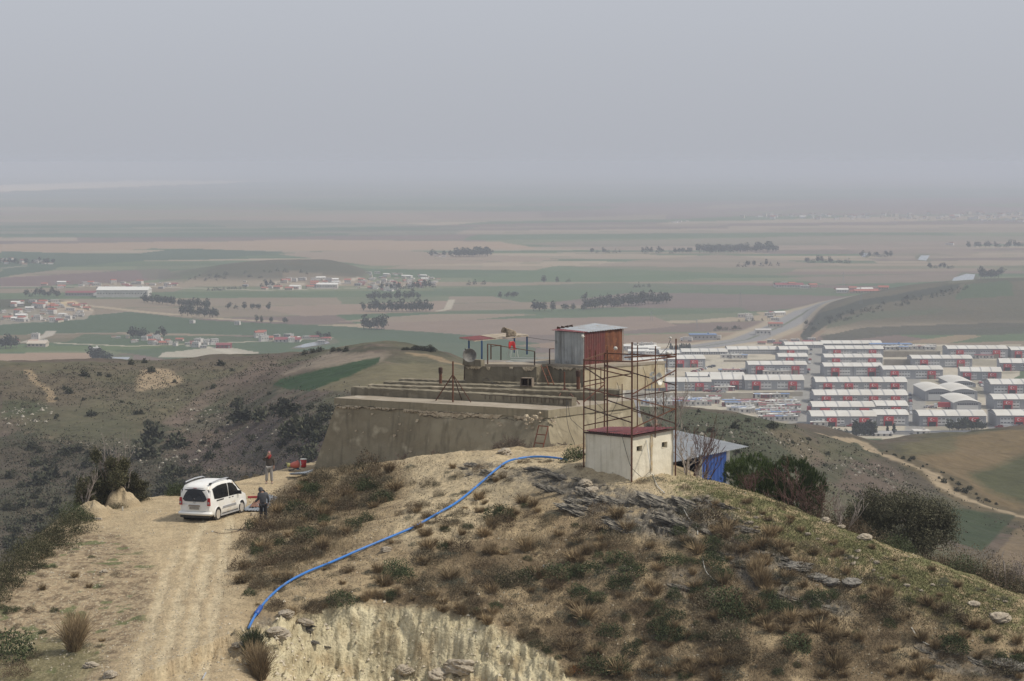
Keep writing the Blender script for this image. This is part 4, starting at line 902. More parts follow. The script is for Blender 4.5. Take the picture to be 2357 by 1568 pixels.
hwall(HL, zr[0] - .03, HF, zr[1] - .03, (), 3); hwall(HF, zr[1] - .03, HR, zr[2] - .03, ((.125,.25,.70,.80), (.725,.85,.70,.80)), 5); hwall(HR, zr[2] - .03, HB, zr[3] - .03, (), 7); hwall(HB, zr[3] - .03, HL, zr[0] - .03, (), 9)
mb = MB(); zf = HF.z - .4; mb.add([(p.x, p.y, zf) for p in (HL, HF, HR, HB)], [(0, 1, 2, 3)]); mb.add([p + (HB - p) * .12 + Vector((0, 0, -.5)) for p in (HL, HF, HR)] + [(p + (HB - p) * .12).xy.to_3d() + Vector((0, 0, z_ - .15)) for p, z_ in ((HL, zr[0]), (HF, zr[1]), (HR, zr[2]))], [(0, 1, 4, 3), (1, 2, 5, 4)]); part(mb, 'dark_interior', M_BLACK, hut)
hc_ = (HL + HF + HR + HB) / 4
def ov(p, z, s=1.035): q = hc_.lerp(p, s); q.z = z; return q
r0, r1, r2, r3 = ov(HL, zr[0]), ov(HF, zr[1]), ov(HR, zr[2] + .02), ov(HB, zr[3])
mb = corr_sheet(MB(), r3 + Vector((0, 0, .03)), r2 + Vector((0, 0, .03)), r1 + Vector((0, 0, .03)), r0 + Vector((0, 0, .03)), 22, .02); part(mb, 'roof', M_MAR, hut)
mb = MB(); mb.bar(r0 - Vector((0, 0, .05)), r1 - Vector((0, 0, .05)), .05, n=4).bar(r1 - Vector((0, 0, .05)), r2 - Vector((0, 0, .05)), .045, n=4); part(mb, 'roof_beam', M_RUSTD, hut)
stn = MB(); dd = (HR - HF); nn = Vector((dd.y, -dd.x, 0)).normalized(); vs_ = []      # rust stain, its own shape on the wall
rr = random.Random(3); L_, R_ = [], []
for i in range(14):
    t = i / 13; w_ = .035 + .05 * math.sin(t * 5) ** 2 * (1 - t) + rr.uniform(0, .02); s0 = .47; z_ = zr[1] + .05 - t * 1.75
    L_.append(HF + dd * (s0 - w_ / 2.4) + nn * .035); R_.append(HF + dd * (s0 + w_ / 2.4) + nn * .035); L_[-1].z = z_; R_[-1].z = z_
stn.add(L_ + R_, [(i, i + 1, 15 + i, 14 + i) for i in range(13)]); part(stn, 'rust_stain', mat('stain', (.42,.30,.15), .95, (.47,.41,.31), 5), hut)
tower = empty('scaffold_tower', tuple(HF + Vector((0, 0, 0))), 0, 'rusty scaffold tower of thin bars rising around and above the hut', 'tower')
out = 1.045
TL, TF, TR, TB = [hc_.lerp(p, out) for p in (HL, HF, HR, HB)]
ZTP = 131.2
def tpost(p, zt, zb=None, name='post', r=.045): 
    q = Vector(p); q.z = (p.z - .1) if zb is None else zb; t_ = Vector(p); t_.z = zt; part(MB().bar(q, t_, r, n=4), name, M_RUST, tower); return t_
tpost(TL, P(1345,826,TL.y).z); tpost(TF, P(1459,788,TF.y).z, r=.055); tpost(TR, P(1543,780,TR.y).z); tpost(TB, P(1394,812,TB.y).z)
def mid(a, b, t): return a.lerp(b, t)
zroof = zr[0] + .02
mids = [(mid(TL, TF, .5), 806), (mid(TF, TR, .53), 797), (mid(TL, TB, .55), 806), (mid(TB, TR, .47), 789)]
for p, vt in mids: tpost(p, P(0, vt, p.y).z, zroof - .05, r=.035)
for (u, v0, v1, Y) in ((1358,804,941,115.5),(1383,846,895,116),(1432,884,932,115.6),(1485,868,918,114.6),(1527,901,953,113.6),(1535,808,857,113),(1397,797,980,113)):
    part(MB().bar(P(u, v0, Y), P(u, v1, Y), .026, n=4), 'upright', M_RUST, tower)
def zz(p, z): return Vector((p.x, p.y, z))
def lev(vL, vF, vR, vB): return [zz(p, P(0, v, p.y).z) for p, v in ((TL, vL), (TF, vF), (TR, vR), (TB, vB))]
top_ = lev(829,833,821,813)
for i in range(4): part(MB().bar(top_[i], top_[(i + 1) % 4], .04, n=4), 'top_bar', M_RUST, tower)
part(MB().bar(zz(TF, 131.35) + (TL - TF) * .15, zz(TR, 131.42), .04, n=4), 'top_bar', M_RUST, tower)
def zbar(a, b, va, vb, d=False, r=.032): part(MB().bar(zz(a, P(0, va, a.y).z), zz(b, P(0, vb, b.y).z), r, n=4), 'brace', M_RUSTD if d else M_RUST, tower)
zbar(TL, TB, 844,876, True); zbar(TL, TB, 890,812+68); zbar(TL, TF, 893,920); zbar(TL, TF, 937,973, True); zbar(TL, TF, 980,958); zbar(TF, TR, 908,852); zbar(TF, TR, 913,898, True); zbar(TF, TR, 917,943); zbar(TF, TR, 987,940); zbar(TF, TR, 945,975, True)
zbar(TB, TR, 840,887, True); zbar(TB, TR, 919,975, True); zbar(TL, TB, 925,885); zbar(TB, TF, 843,856); zbar(TB, TF, 912,905, True); zbar(TL, TF, 879,860); zbar(TL, TF, 842,868)
# things fixed to the tower
def dish(u, v, Y, r, az, el, lab):
    c0_ = P(u, v, Y); e = empty('dish_antenna', tuple(c0_), 0, lab, 'dish antenna'); R = Matrix.Rotation(math.radians(az), 3, 'Z') @ Matrix.Rotation(math.radians(90 - el), 3, 'X')
    MB().lathe([(.01, -.01), (r * .5, .03), (r * .85, .10), (r, .17), (r * 1.02, .17), (r * .85, .08), (r * .5, .01), (.01, -.03)], (0, 0, 0), 28, R).build('reflector', M_WHITEP, e, True)
    MB().box(R @ Vector((0, 0, -.12)), (.16, .2, .22)).bar((0, 0, 0), R @ Vector((0, 0, .3)), .02).build('bracket', M_WHITEP, e)
    for k in range(5): pass
    return e
dish(1511,873,113.1,.29,60,5,'large pale round dish antenna on the right side of the tower')
mb = MB(); q = P(1501,868,113.2)
for i in range(6): mb.box(q + Vector((random.Random(i).uniform(-.09,.09), 0, .06 * i - .1)), (.12, .1, .06))
mb.bar(P(1500,880,113.2), P(1500,902,113.2), .03); o = mb.build('antenna_mount', M_WHITEP); tag(o, 'pale clamp and bracket holding the large dish antenna', 'bracket')
def floodl(u, v, Y, s, lab):
    c0_ = P(u, v, Y); o = MB().lathe([(.02, -.09 * s), (.07 * s, -.07 * s), (.09 * s, 0), (.06 * s, .08 * s), (.02, .1 * s)], c0_, 10, Matrix.Rotation(1.2, 3, 'X')).build('floodlight', M_WHITEP, None, True); tag(o, lab, 'floodlight')
floodl(1536,812,112.7,1.0,'white floodlight on the right top bar of the tower'); floodl(1547,814,112.5,.8,'small round floodlight outside the right tower post'); floodl(1417,802,113.4,1.0,'cream floodlight on a short post above the tower top bar'); floodl(1468,794,114.6,.6,'tiny white lamp on a rear post of the tower')
floodl(1543,778,112.9,.7,'small pale lamp at the tip of the tallest right tower post'); floodl(1487,920,113.4,.6,'small white box lamp low on the rear brace of the tower')
cable([P(1543,782,112.8), P(1535,800,112.9), P(1522,815,112.9), P(1510,836,113), P(1505,862,113.1)], 'thin black cable from the tall right tower post to the dish')
cable([P(1431,1000,111.9) , P(1436,1020,111.8), P(1444,1050,111.6), P(1453,1075,111.4), P(1470,1093,111.3), P(1476,1097,111.2)], 'black cable drooping across the hut wall to the ground')
for i, pts in enumerate(([(1355,905),(1370,925),(1390,945),(1398,960),(1420,965)], [(1420,880),(1425,900),(1418,930),(1405,955)], [(1528,935),(1520,915),(1530,905),(1534,925),(1525,945)], [(1372,965),(1400,955),(1432,950)], [(1480,845),(1490,880),(1500,930),(1512,940)])):
    cable([P(u, v, 114.2) for u, v in pts], 'thin dark wire hanging loosely between the tower bars', .009)['group'] = 'wires on the tower'
cable([P(1488,1012,112.0), P(1492,1040,111.6), P(1497,1070,111.3), on(1502,1092) + Vector((0, 0, .05)), on(1513,1122) + Vector((0, 0, .05)), on(1530,1140) + Vector((0, 0, .05))], 'white hose running from a hut opening down to the sand', .02, M_WHITEP, 'hose')
for lab, pts in (('white hose lying on the rocks below the hut, short bent piece', [(1571,1175),(1585,1200),(1603,1218),(1606,1234)]), ('white hose hanging down the slope among dark shrubs', [(1617,1290),(1625,1320),(1650,1348)]), ('pale curved hose half buried in grass low on the slope', [(2098,1450),(2115,1475),(2140,1490),(2165,1490)])):
    cable([on(u, v) + Vector((0, 0, .06)) for u, v in pts], lab, .022, M_WHITEP, 'hose')
# the blue pipe
M_PIPE = mat('blue_pipe', (.015,.17,.55), .45, (.03,.14,.40), 1.5, noise2=((.16,.20,.30), 3.5, .56, .72))
pp = []
for i, (u, v) in enumerate(PIPE_UV):
    h = hit(u, v + 1.5)
    if h is None: h = on(u, v, 119)
    pp.append(h)
sm_ = []
for i, p in enumerate(pp):
    a_ = pp[max(i - 1, 0)]; b_ = pp[min(i + 1, len(pp) - 1)]; q = (a_ + 2 * p + b_) / 4 if 0 < i < len(pp) - 1 else p; sm_.append(Vector((q.x, q.y, max(q.z, gz(q.x, q.y)) + .10)))
bp_ = empty('blue_pipe', tuple(sm_[0]), 0, 'long bright blue plastic pipe curving down the slope', 'pipe')
P_ = []
for i in range(len(sm_) - 1):
    for k in range(8):
        t = k / 8; p0 = sm_[max(i - 1, 0)]; p1 = sm_[i]; p2 = sm_[i + 1]; p3 = sm_[min(i + 2, len(sm_) - 1)]
        q = .5 * ((2 * p1) + (p2 - p0) * t + (2 * p0 - 5 * p1 + 4 * p2 - p3) * t * t + (-p0 + 3 * p1 - 3 * p2 + p3) * t ** 3); q.z = max(q.z, gz(q.x, q.y) + .05); P_.append(q)
P_.append(sm_[-1]); 
for _ in range(2): P_ = [P_[0]] + [(P_[i - 1] + P_[i] * 2 + P_[i + 1]) / 4 for i in range(1, len(P_) - 1)] + [P_[-1]]
P_ = [Vector((q.x, q.y, max(q.z, gz(q.x, q.y) + .04))) for q in P_]
part(MB().tube(P_, .051, 12), 'hose', M_PIPE, bp_, True)
part(MB().bar(P_[9] - (P_[9] - P_[7]) * .4, P_[12], .10, n=12), 'coupling', mat('blue_dark', (.012,.07,.3), .5), bp_, True)
# ================================================================ THE VAN
M_VAN = mat('van_white', (.78,.78,.76), .28, (.70,.68,.62), 1.2, noise2=((.55,.47,.36), 1.6, .60, .72))
M_GLASS = mat('dark_glass', (.012,.013,.015), .06); M_TYRE = mat('tyre', (.03,.028,.026), .9, (.09,.075,.055), 5); M_RIM = mat('rim', (.50,.46,.40), .4, metal=.2)
M_TRIM = mat('black_trim', (.015,.015,.016), .45); M_TAIL = mat('tail_red', (.35,.008,.008), .2); M_TAILW = mat('tail_clear', (.32,.30,.30), .15); M_SILV = mat('silver_rail', (.50,.51,.53), .35, metal=.5)
M_DUST = mat('dust_grey', (.33,.28,.22), .9, (.22,.19,.16), 6); M_PLATE = mat('plate', (.33,.31,.27), .7, (.24,.22,.19), 5)
VB = on(449, 1203); vz = VB.z
van = empty('van', (VB.x, VB.y, vz), -math.radians(19), 'white dusty van with silver roof rails parked on the dirt road', 'van')
# stations along the length: y, z_bottom, z_belt, z_roof, half width low, half width belt, half width roof
STN = [(0.00,.40,1.02,1.50,.74,.76,.60),(0.06,.30,1.04,1.66,.79,.80,.64),(0.25,.28,1.05,1.775,.82,.825,.66),(0.9,.28,1.06,1.83,.835,.84,.68),(1.6,.28,1.06,1.845,.84,.845,.69),(2.2,.28,1.05,1.835,.84,.845,.69),
       (2.75,.28,1.04,1.76,.84,.84,.66),(3.15,.28,1.03,1.55,.84,.835,.62),(3.50,.28,1.01,1.25,.835,.82,.66),(3.72,.28,.99,1.05,.825,.80,.70),(4.05,.28,.90,.94,.80,.76,.66),(4.28,.30,.74,.80,.72,.68,.58),(4.36,.36,.60,.64,.60,.58,.5)]
def ring(st):
    y, zb, zm, zr_, wl, wm, wr = st; zl = zb + (zm - zb) * .35
    half = [(0, zb), (wl * .92, zb), (wl, zb + .07), (wl + .01, zl), (wm + .008, zb + (zm - zb) * .8), (wm, zm), (wm * .5 + wr * .5 + .012, zm * .45 + zr_ * .55), (wr + .02, zr_ - .09), (wr - .03, zr_ - .03), (wr * .6, zr_ + .01), (0, zr_ + .02)]
    return [(x, y, z) for x, z in half] + [(-x, y, z) for x, z in half[-2:0:-1]]
mb = MB(); rings = [ring(s) for s in STN]; n = len(rings[0]); fs = []
vs_ = [p for r in rings for p in r]
for i in range(len(rings) - 1):
    for k in range(n): fs.append((i * n + k, (i + 1) * n + k, (i + 1) * n + (k + 1) % n, i * n + (k + 1) % n))
fs.append(tuple(range(n))); fs.append(tuple((len(rings) - 1) * n + k for k in range(n - 1, -1, -1)))
mb.add(vs_, fs); body = mb.build('body', M_VAN, van, False); body.data.shade_smooth(); m_ = body.modifiers.new('b', 'BEVEL'); m_.width = .02; m_.segments = 2; m_.limit_method = 'ANGLE'; m_.angle_limit = math.radians(50)
def side_pt(y, f, s, off=.012):     # f: 0 at the belt, 1 at the roof edge
    k = max(i for i in range(len(STN)) if STN[i][0] <= y or i == 0); k = min(k, len(STN) - 2); a, b = STN[k], STN[k + 1]; t = (y - a[0]) / (b[0] - a[0]); q = [a[j] + (b[j] - a[j]) * t for j in range(7)]
    zm, zr_, wm, wr = q[2], q[3], q[5], q[6]
    P3 = [(wm, zm), (wm * .5 + wr * .5 + .012, zm * .45 + zr_ * .55), (wr + .02, zr_ - .09)]
    if f < .6: u_ = f / .6; x = P3[0][0] + (P3[1][0] - P3[0][0]) * u_; z = P3[0][1] + (P3[1][1] - P3[0][1]) * u_
    else: u_ = (f - .6) / .4; x = P3[1][0] + (P3[2][0] - P3[1][0]) * u_; z = P3[1][1] + (P3[2][1] - P3[1][1]) * u_
    return Vector((s * (x + off), y, z))
def low_pt(y, z, s, off=.02):
    k = max([i for i in range(len(STN)) if STN[i][0] <= y] or [0]); k = min(k, len(STN) - 2); a, b = STN[k], STN[k + 1]; t = (y - a[0]) / (b[0] - a[0]); w_ = (a[4] + (b[4] - a[4]) * t); return Vector((s * (w_ + off), y, z))
def panel(fn, poly, name, m, parent=van, s=1, nsub=6, thick=.01):
    """polygon of (y, f) cut as strips between two chains"""
    lo, hi = poly; vs_ = []; N = len(lo)
    for (y0, f0), (y1, f1) in zip(lo, hi):
        for j in range(nsub + 1): t = j / nsub; vs_.append(fn(y0 + (y1 - y0) * t, f0 + (f1 - f0) * t, s))
    fs = [(i * (nsub + 1) + j, (i + 1) * (nsub + 1) + j, (i + 1) * (nsub + 1) + j + 1, i * (nsub + 1) + j + 1) for i in range(N - 1) for j in range(nsub)]
    mb = MB(); mb.add(vs_, fs); o = mb.build(name, m, parent, True); return o
for s in (1, -1):
    panel(side_pt, ([(.42,.06),(.9,.0),(1.5,.0),(1.93,.0)], [(.36,.80),(.9,.90),(1.5,.92),(1.95,.90)]), 'rear_side_window', M_GLASS, s=s)
    panel(side_pt, ([(1.99,.0),(2.4,.0),(2.8,.0),(3.18,.02)], [(2.02,.90),(2.3,.90),(2.62,.86),(3.0,.62)]), 'front_side_window', M_GLASS, s=s)
    mr_ = MB().box((s * .93, 3.02, 1.12), (.18, .1, .17), taper=.8); o = mr_.build('wing_mirror', M_TRIM, van)
    MB().box((s * .855, 2.4, .98), (.03, .15, .03)).build('door_handle', M_TRIM, van); MB().box((s * .855, 2.05, .975), (.03, .15, .03)).build('door_handle', M_TRIM, van)
    MB().box((s * .85, 1.02, .99), (.025, .75, .05)).build('sliding_rail', M_TRIM, van)
    MB().box((s * .862, 2.0, .60), (.03, 1.55, .10), taper=.9).build('side_moulding', M_SILV, van)
    MB().box((s * .84, 2.05, .235), (.08, 2.05, .06)).build('side_step', M_SILV, van)
    t_ = MB().box((s * .735, -.005, 1.0), (.15, .10, .36), taper=.75); o = t_.build('tail_lamp', M_TAIL, van); MB().box((s * .74, -.058, .94), (.10, .012, .11)).build('clear_lens', M_TAILW, o)
    MB().box((s * .60, -.085, .43), (.15, .02, .04)).build('reflector', M_TAIL, van)
    # rail
    mb = MB(); pts = [Vector((s * .66, .28, 1.80)), Vector((s * .66, .42, 1.87)), Vector((s * .665, 1.3, 1.925)), Vector((s * .665, 2.1, 1.915)), Vector((s * .645, 2.42, 1.85))]; mb.tube(pts, [.03, .034, .034, .034, .03], 8); rl = mb.build('roof_rail', M_SILV, van, True)
    for y, z in ((.34, 1.83), (2.32, 1.86)): MB().box((s * .66, y, z), (.07, .26, .08), taper=.8).build('rail_foot', M_TRIM, rl)
    for y in (.78, 3.42):
        wx = s * .74; Rm = Matrix.Rotation(math.pi / 2, 3, 'Y'); wh = empty('wheel', (wx, y, .325)); wh.parent = van
        MB().lathe([(.20, -.10), (.31, -.10), (.325, -.06), (.325, .06), (.31, .10), (.20, .10)], (0, 0, 0), 28, Rm).build('tyre', M_TYRE, wh, True)
        mb = MB(); mb.lathe([(.01, -.05), (.205, -.05), (.205, .05), (.01, .05)], (0, 0, 0), 24, Rm).build('rim', M_TRIM, wh)
        mb = MB(); xo = s * .105
        for k in range(10): a_ = 2 * math.pi * k / 10; mb.bar((xo, 0, 0), (xo, .20 * math.cos(a_), .20 * math.sin(a_)), .028, .02, n=4)
        mb.lathe([(.04, -.02), (.05, .02), (.01, .03)], (xo, 0, 0), 10, Rm); mb.lathe([(.195, -.015), (.215, -.01), (.215, .015), (.195, .015)], (xo, 0, 0), 24, Rm); mb.build('spokes', M_RIM, wh)
        mb = MB(); mb.tube([Vector((s * .835, y + .37 * math.cos(a_), .325 + .37 * math.sin(a_))) for a_ in np.linspace(-.25, math.pi + .25, 18)], .028, 6); mb.build('wheel_arch', M_VAN, van, True)
        MB().lathe([(.01, -.03), (.355, -.03), (.355, .012), (.01, .012)], (s * .835, y, .325), 26, Rm).build('wheel_well', M_TRIM, van)
def rear_pt(x, z, off=.012):
    if z < 1.02: y = -.02
    else: y = -.0 + (z - 1.02) * .10
    return Vector((x, y - off - .01 + .10 * (abs(x) / .8) ** 3, z))
def rear_panel(xs, zlo, zhi, name, m, off, parent=van):
    vs_ = []; N = len(xs)
    for x, a_, b_ in zip(xs, zlo, zhi):
        for j in range(7): vs_.append(rear_pt(x, a_ + (b_ - a_) * j / 6, off))
    mb = MB(); mb.add(vs_, [(i * 7 + j, (i + 1) * 7 + j, (i + 1) * 7 + j + 1, i * 7 + j + 1) for i in range(N - 1) for j in range(6)]); return mb.build(name, m, parent, True)
xs = np.linspace(-.80, .80, 21)
td = rear_panel(xs * .985, [.50] * 21, [1.66 - .16 * abs(x / .8) ** 4 for x in xs], 'tailgate', M_VAN, .02)
xw = np.linspace(-.72, .72, 21); wdw = rear_panel(xw, [1.0 + .13 * max(0, (abs(x) - .5) / .19) for x in xw], [1.60 - .05 * abs(x / .69) for x in xw], 'rear_window', M_GLASS, .05, td)
mb = MB(); R_ = .44      # wiped half circle
vs_ = [rear_pt(-.03, 1.07, .052)] + [rear_pt(-.03 + R_ * math.cos(a_), 1.07 + R_ * .92 * math.sin(a_), .052) for a_ in np.linspace(0, math.pi, 20)]; mb.add(vs_, [(0, i, i + 1) for i in range(1, 20)]); mb.build('wiped_area', mat('clean_glass', (.003,.003,.004), .08), wdw)
MB().bar(rear_pt(-.03, 1.06, .06), rear_pt(.38, 1.07, .06), .012, n=4).bar(rear_pt(-.03, 1.06, .05), rear_pt(-.5, 1.075, .06), .010, n=4).lathe([(.01,.0),(.075,.0),(.06,.03),(.01,.05)], rear_pt(-.03, 1.09, .05), 12, Matrix.Rotation(math.pi / 2, 3, 'X')).build('wiper', M_TRIM, td)
MB().box(rear_pt(0, .80, .05), (.62, .04, .075), taper=.9).build('handle_bar', M_DUST, td)
pl = MB().box(rear_pt(0, .68, .05), (.50, .02, .12)).build('number_plate', M_PLATE, td)
MB().lathe([(.01, 0), (.06, 0), (.05, .012), (.01, .015)], rear_pt(0, .965, .03), 14, Matrix.Rotation(math.pi / 2, 3, 'X') @ Matrix.Scale(1.3, 3, (1, 0, 0))).build('emblem', M_SILV, td)
MB().box(rear_pt(-.5, .86, .03), (.30, .008, .025)).build('badge', M_SILV, td); MB().box(rear_pt(.55, .53, .03), (.13, .008, .018)).build('badge', M_SILV, td)
MB().box(rear_pt(0, 1.63, .03), (.18, .02, .02)).build('brake_lamp', M_TAIL, td)
mb = MB(); mb.tube([Vector((-.83, .12, .42)), Vector((-.80, -.04, .42)), Vector((-.4, -.085, .42)), Vector((.4, -.085, .42)), Vector((.80, -.04, .42)), Vector((.83, .12, .42))], .085, 8); mb.build('rear_bumper', M_VAN, van, True); MB().box((0, .02, .27), (1.5, .16, .10)).build('underside', M_TRIM, van); MB().box((0, 2.1, .25), (1.45, 3.6, .12)).build('underside', M_TRIM, van)
mb = MB(); mb.add([Vector(p) for p in ((-.60,2.80,1.755),(.60,2.80,1.755),(.70,3.62,1.12),(-.70,3.62,1.12))], [(0, 1, 2, 3)]); mb.v = [(a_, b_, c_ + .03) for a_, b_, c_ in mb.v]; mb.build('windscreen', M_GLASS, van)
# ================================================================ PEOPLE
def skinned(name, pts, edges, radii, m, parent=None, sub=2):
    me = bpy.data.meshes.new(name); me.from_pydata([tuple(p) for p in pts], edges, []); o = bpy.data.objects.new(name, me); COL.objects.link(o)
    sk = o.modifiers.new('skin', 'SKIN'); lay = me.skin_vertices if len(me.skin_vertices) else None
    if not len(me.skin_vertices):
        bm = bmesh.new(); bm.from_mesh(me); bm.verts.layers.skin.verify(); bm.to_mesh(me); bm.free()
    for i, r in enumerate(radii):
        sv = me.skin_vertices[0].data[i]; sv.radius = r if isinstance(r, tuple) else (r, r); sv.use_root = (i == 0)
    sk.use_smooth_shade = True; sb = o.modifiers.new('sub', 'SUBSURF'); sb.levels = sub; sb.render_levels = sub
    me.materials.append(m)
    if parent: o.parent = parent
    return o
M_SKIN = mat('skin', (.34,.20,.14), .6); M_JK = mat('jacket_brown', (.075,.062,.05), .95, (.05,.042,.035), 14, .01); M_HOODY = mat('hoodie_grey', (.085,.085,.09), .95, (.06,.06,.066), 14, .01)
M_GTR = mat('grey_trousers', (.30,.285,.27), .9, (.24,.23,.215), 12, .01); M_BTR = mat('black_trousers', (.018,.018,.02), .9); M_SHOE = mat('shoe', (.32,.26,.23), .8); M_SCARF = mat('scarf', (.26,.02,.018), .9, (.17,.012,.012), 12, .02); M_BEAN = mat('beanie', (.38,.20,.22), .95, (.30,.15,.17), 18, .01); M_HAIR = mat('hair', (.02,.015,.012), .8)
def hand(parent_pts, wrist, d, side, curl, m, o_parent):
    pass
def body(root, joints, sk, s=1.0, hands=()):
    """joints: dict of places; one continuous skin figure with five fingers on each hand"""
    J = joints; pts = []; ed = []; rad = []
    def a(p, r, prev=None):
        pts.append(Vector(p)); rad.append(r); 
        if prev is not None: ed.append((prev, len(pts) - 1))
        return len(pts) - 1
    pel = a(J['pelvis'], (.13, .10)); ab = a(J['waist'], (.125, .095), pel); chst = a(J['chest'], (.155, .11), ab); nk = a(J['neck'], .055, chst); hd0 = a(J['jaw'], .068, nk); hd1 = a(J['head'], (.085, .095), hd0); a(J['crown'], .06, hd1)
    for sd in 'lr':
        sh = a(J['sh' + sd], .06, chst); el = a(J['el' + sd], .042, sh); wr = a(J['wr' + sd], .028, el); hp = a(J['ha' + sd], (.038, .018), wr)
        v = (Vector(J['ha' + sd]) - Vector(J['wr' + sd])).normalized(); sidev = v.cross(Vector(J.get('palm' + sd, (0, 1, 0)))).normalized(); bend = Vector(J.get('palm' + sd, (0, 1, 0)))
        for k, L in enumerate((.065, .075, .07, .055)):
            off = sidev * ((k - 1.5) * .019); p1 = Vector(J['ha' + sd]) + off + v * .035; c_ = J.get('curl' + sd, .4); p2 = p1 + (v * (1 - c_ * .6) + bend * c_) * L * .5; p3 = p2 + (v * (1 - c_) + bend * c_ * 1.2) * L * .5
            i1 = a(p1, .0095, hp); i2 = a(p2, .0085, i1); a(p3, .007, i2)
        t1 = a(Vector(J['wr' + sd]).lerp(Vector(J['ha' + sd]), .5) - sidev * .035, .012, wr); a(pts[t1] + v * .045 + bend * .02 - sidev * .01, .009, t1)
        hi = a(J['hip' + sd], .085, pel); kn = a(J['kn' + sd], .055, hi); an = a(J['an' + sd], .038, kn); ft = a(J['ft' + sd], (.04, .032), an)
    o = skinned('body', pts, ed, rad, sk, root, 1)
    c = Vector(J['head']); f = Vector(J['face']).normalized(); r_ = f.cross(Vector((0, 0, 1))).normalized()
    mb = MB(); mb.tube([c + f * .085 + Vector((0, 0, .03)), c + f * .115 + Vector((0, 0, -.015)), c + f * .09 - Vector((0, 0, .03))], [.010, .018, .012], 6); mb.build('nose', sk, o, True)
    for s_ in (1, -1): MB().lathe([(.004, -.006), (.012, 0), (.004, .006)], c + f * .088 + r_ * (.032 * s_) + Vector((0, 0, .02)), 8).build('eye', M_HAIR, o)
    MB().box(c + f * .088 - Vector((0, 0, .055)), (.045, .012, .010), Matrix.Rotation(math.atan2(f.y, f.x) - math.pi / 2, 3, 'Z')).build('mouth', mat('lip', (.25,.09,.08), .6), o)
    return o
def garment(root, name, pts, ed, rad, m, label=None):
    o = skinned(name, pts, ed, rad, m, root, 2); 
    return o
# person one: standing, hand at the mouth, red scarf, pink hat
b = on(620, 1114); s = 1.0
p1 = empty('person', tuple(b), 0, 'person standing behind the van in pink hat, red scarf and grey trousers', 'person')
J = dict(pelvis=(0,0,.95), waist=(0,.01,1.10), chest=(0,0,1.34), neck=(.01,0,1.50), jaw=(.0,-.02,1.56), head=(-.005,-.02,1.65), crown=(-.005,-.0,1.73), face=(-.55,-1,-.1),
  shl=(-.19,0,1.42), ell=(-.33,-.10,1.30), wrl=(-.12,-.18,1.46), hal=(-.07,-.20,1.53), palml=(.3,.6,.2), curll=.7,
  shr=(.19,0,1.42), elr=(.25,.02,1.15), wrr=(.25,-.04,.92), har=(.25,-.05,.84), palmr=(-1,0,0), curlr=.35,
  hipl=(-.10,0,.90), knl=(-.13,-.03,.50), anl=(-.15,0,.09), ftl=(-.17,-.12,.04), hipr=(.10,0,.90), knr=(.12,-.03,.50), anr=(.13,0,.09), ftr=(.17,-.12,.04))
body(p1, J, M_SKIN)
garment(p1, 'jacket', [(0,0,.93),(0,0,1.05),(0,0,1.32),(0,0,1.44),(-.19,0,1.41),(-.32,-.09,1.29),(-.15,-.17,1.43),(.19,0,1.41),(.255,.02,1.15),(.255,-.03,.96)], [(0,1),(1,2),(2,3),(2,4),(4,5),(5,6),(2,7),(7,8),(8,9)], [(.185,.135),(.185,.135),(.19,.14),(.10,.09),.085,.07,.052,.085,.066,.048], M_JK)
garment(p1, 'trousers', [(0,0,.95),(-.10,0,.88),(-.13,-.03,.50),(-.15,0,.12),(.10,0,.88),(.12,-.03,.50),(.13,0,.12)], [(0,1),(1,2),(2,3),(0,4),(4,5),(5,6)], [(.15,.12),.115,.085,.082,.115,.085,.082], M_GTR)
for sx in (-1, 1): skinned('shoe', [(sx*.145,.03,.045),(sx*.165,-.14,.035)], [(0,1)], [(.05,.045),(.045,.03)], M_SHOE, p1)
skinned('scarf', [(-.09,-.05,1.50),(0,-.12,1.44),(.09,-.05,1.50),(.08,.06,1.53),(-.07,.06,1.53),(.02,-.14,1.33)], [(0,1),(1,2),(2,3),(3,4),(4,0),(1,5)], [.055,.06,.06,.055,.055,(.07,.04)], M_SCARF, p1)
skinned('knit_hat', [(-.005,.005,1.69),(-.005,.01,1.76)], [(0,1)], [(.105,.105),(.07,.07)], M_BEAN, p1)
# person two: hooded, seen from behind, head bowed, hands in front on the left
b = on(606, 1206)
p2 = empty('person', tuple(b), 0, 'person seen from behind in a dark grey hooded top and black trousers, bending their head', 'person')
J = dict(pelvis=(0,0,.95), waist=(0,.01,1.10), chest=(-.02,.03,1.36), neck=(-.06,.04,1.50), jaw=(-.11,.05,1.55), head=(-.14,.05,1.62), crown=(-.15,.04,1.70), face=(-1,.5,-.6),
  shl=(-.20,.03,1.40), ell=(-.24,.12,1.14), wrl=(-.40,.20,.98), hal=(-.47,.22,.95), palml=(0,0,-1), curll=.5,
  shr=(.17,.03,1.40), elr=(.25,.05,1.14), wrr=(.22,.12,.93), har=(.20,.14,.85), palmr=(-1,0,0), curlr=.4,
  hipl=(-.09,0,.90), knl=(-.10,.04,.50), anl=(-.10,0,.08), ftl=(-.12,.14,.04), hipr=(.09,0,.90), knr=(.11,.04,.50), anr=(.12,0,.08), ftr=(.15,.14,.04))
body(p2, J, M_SKIN)
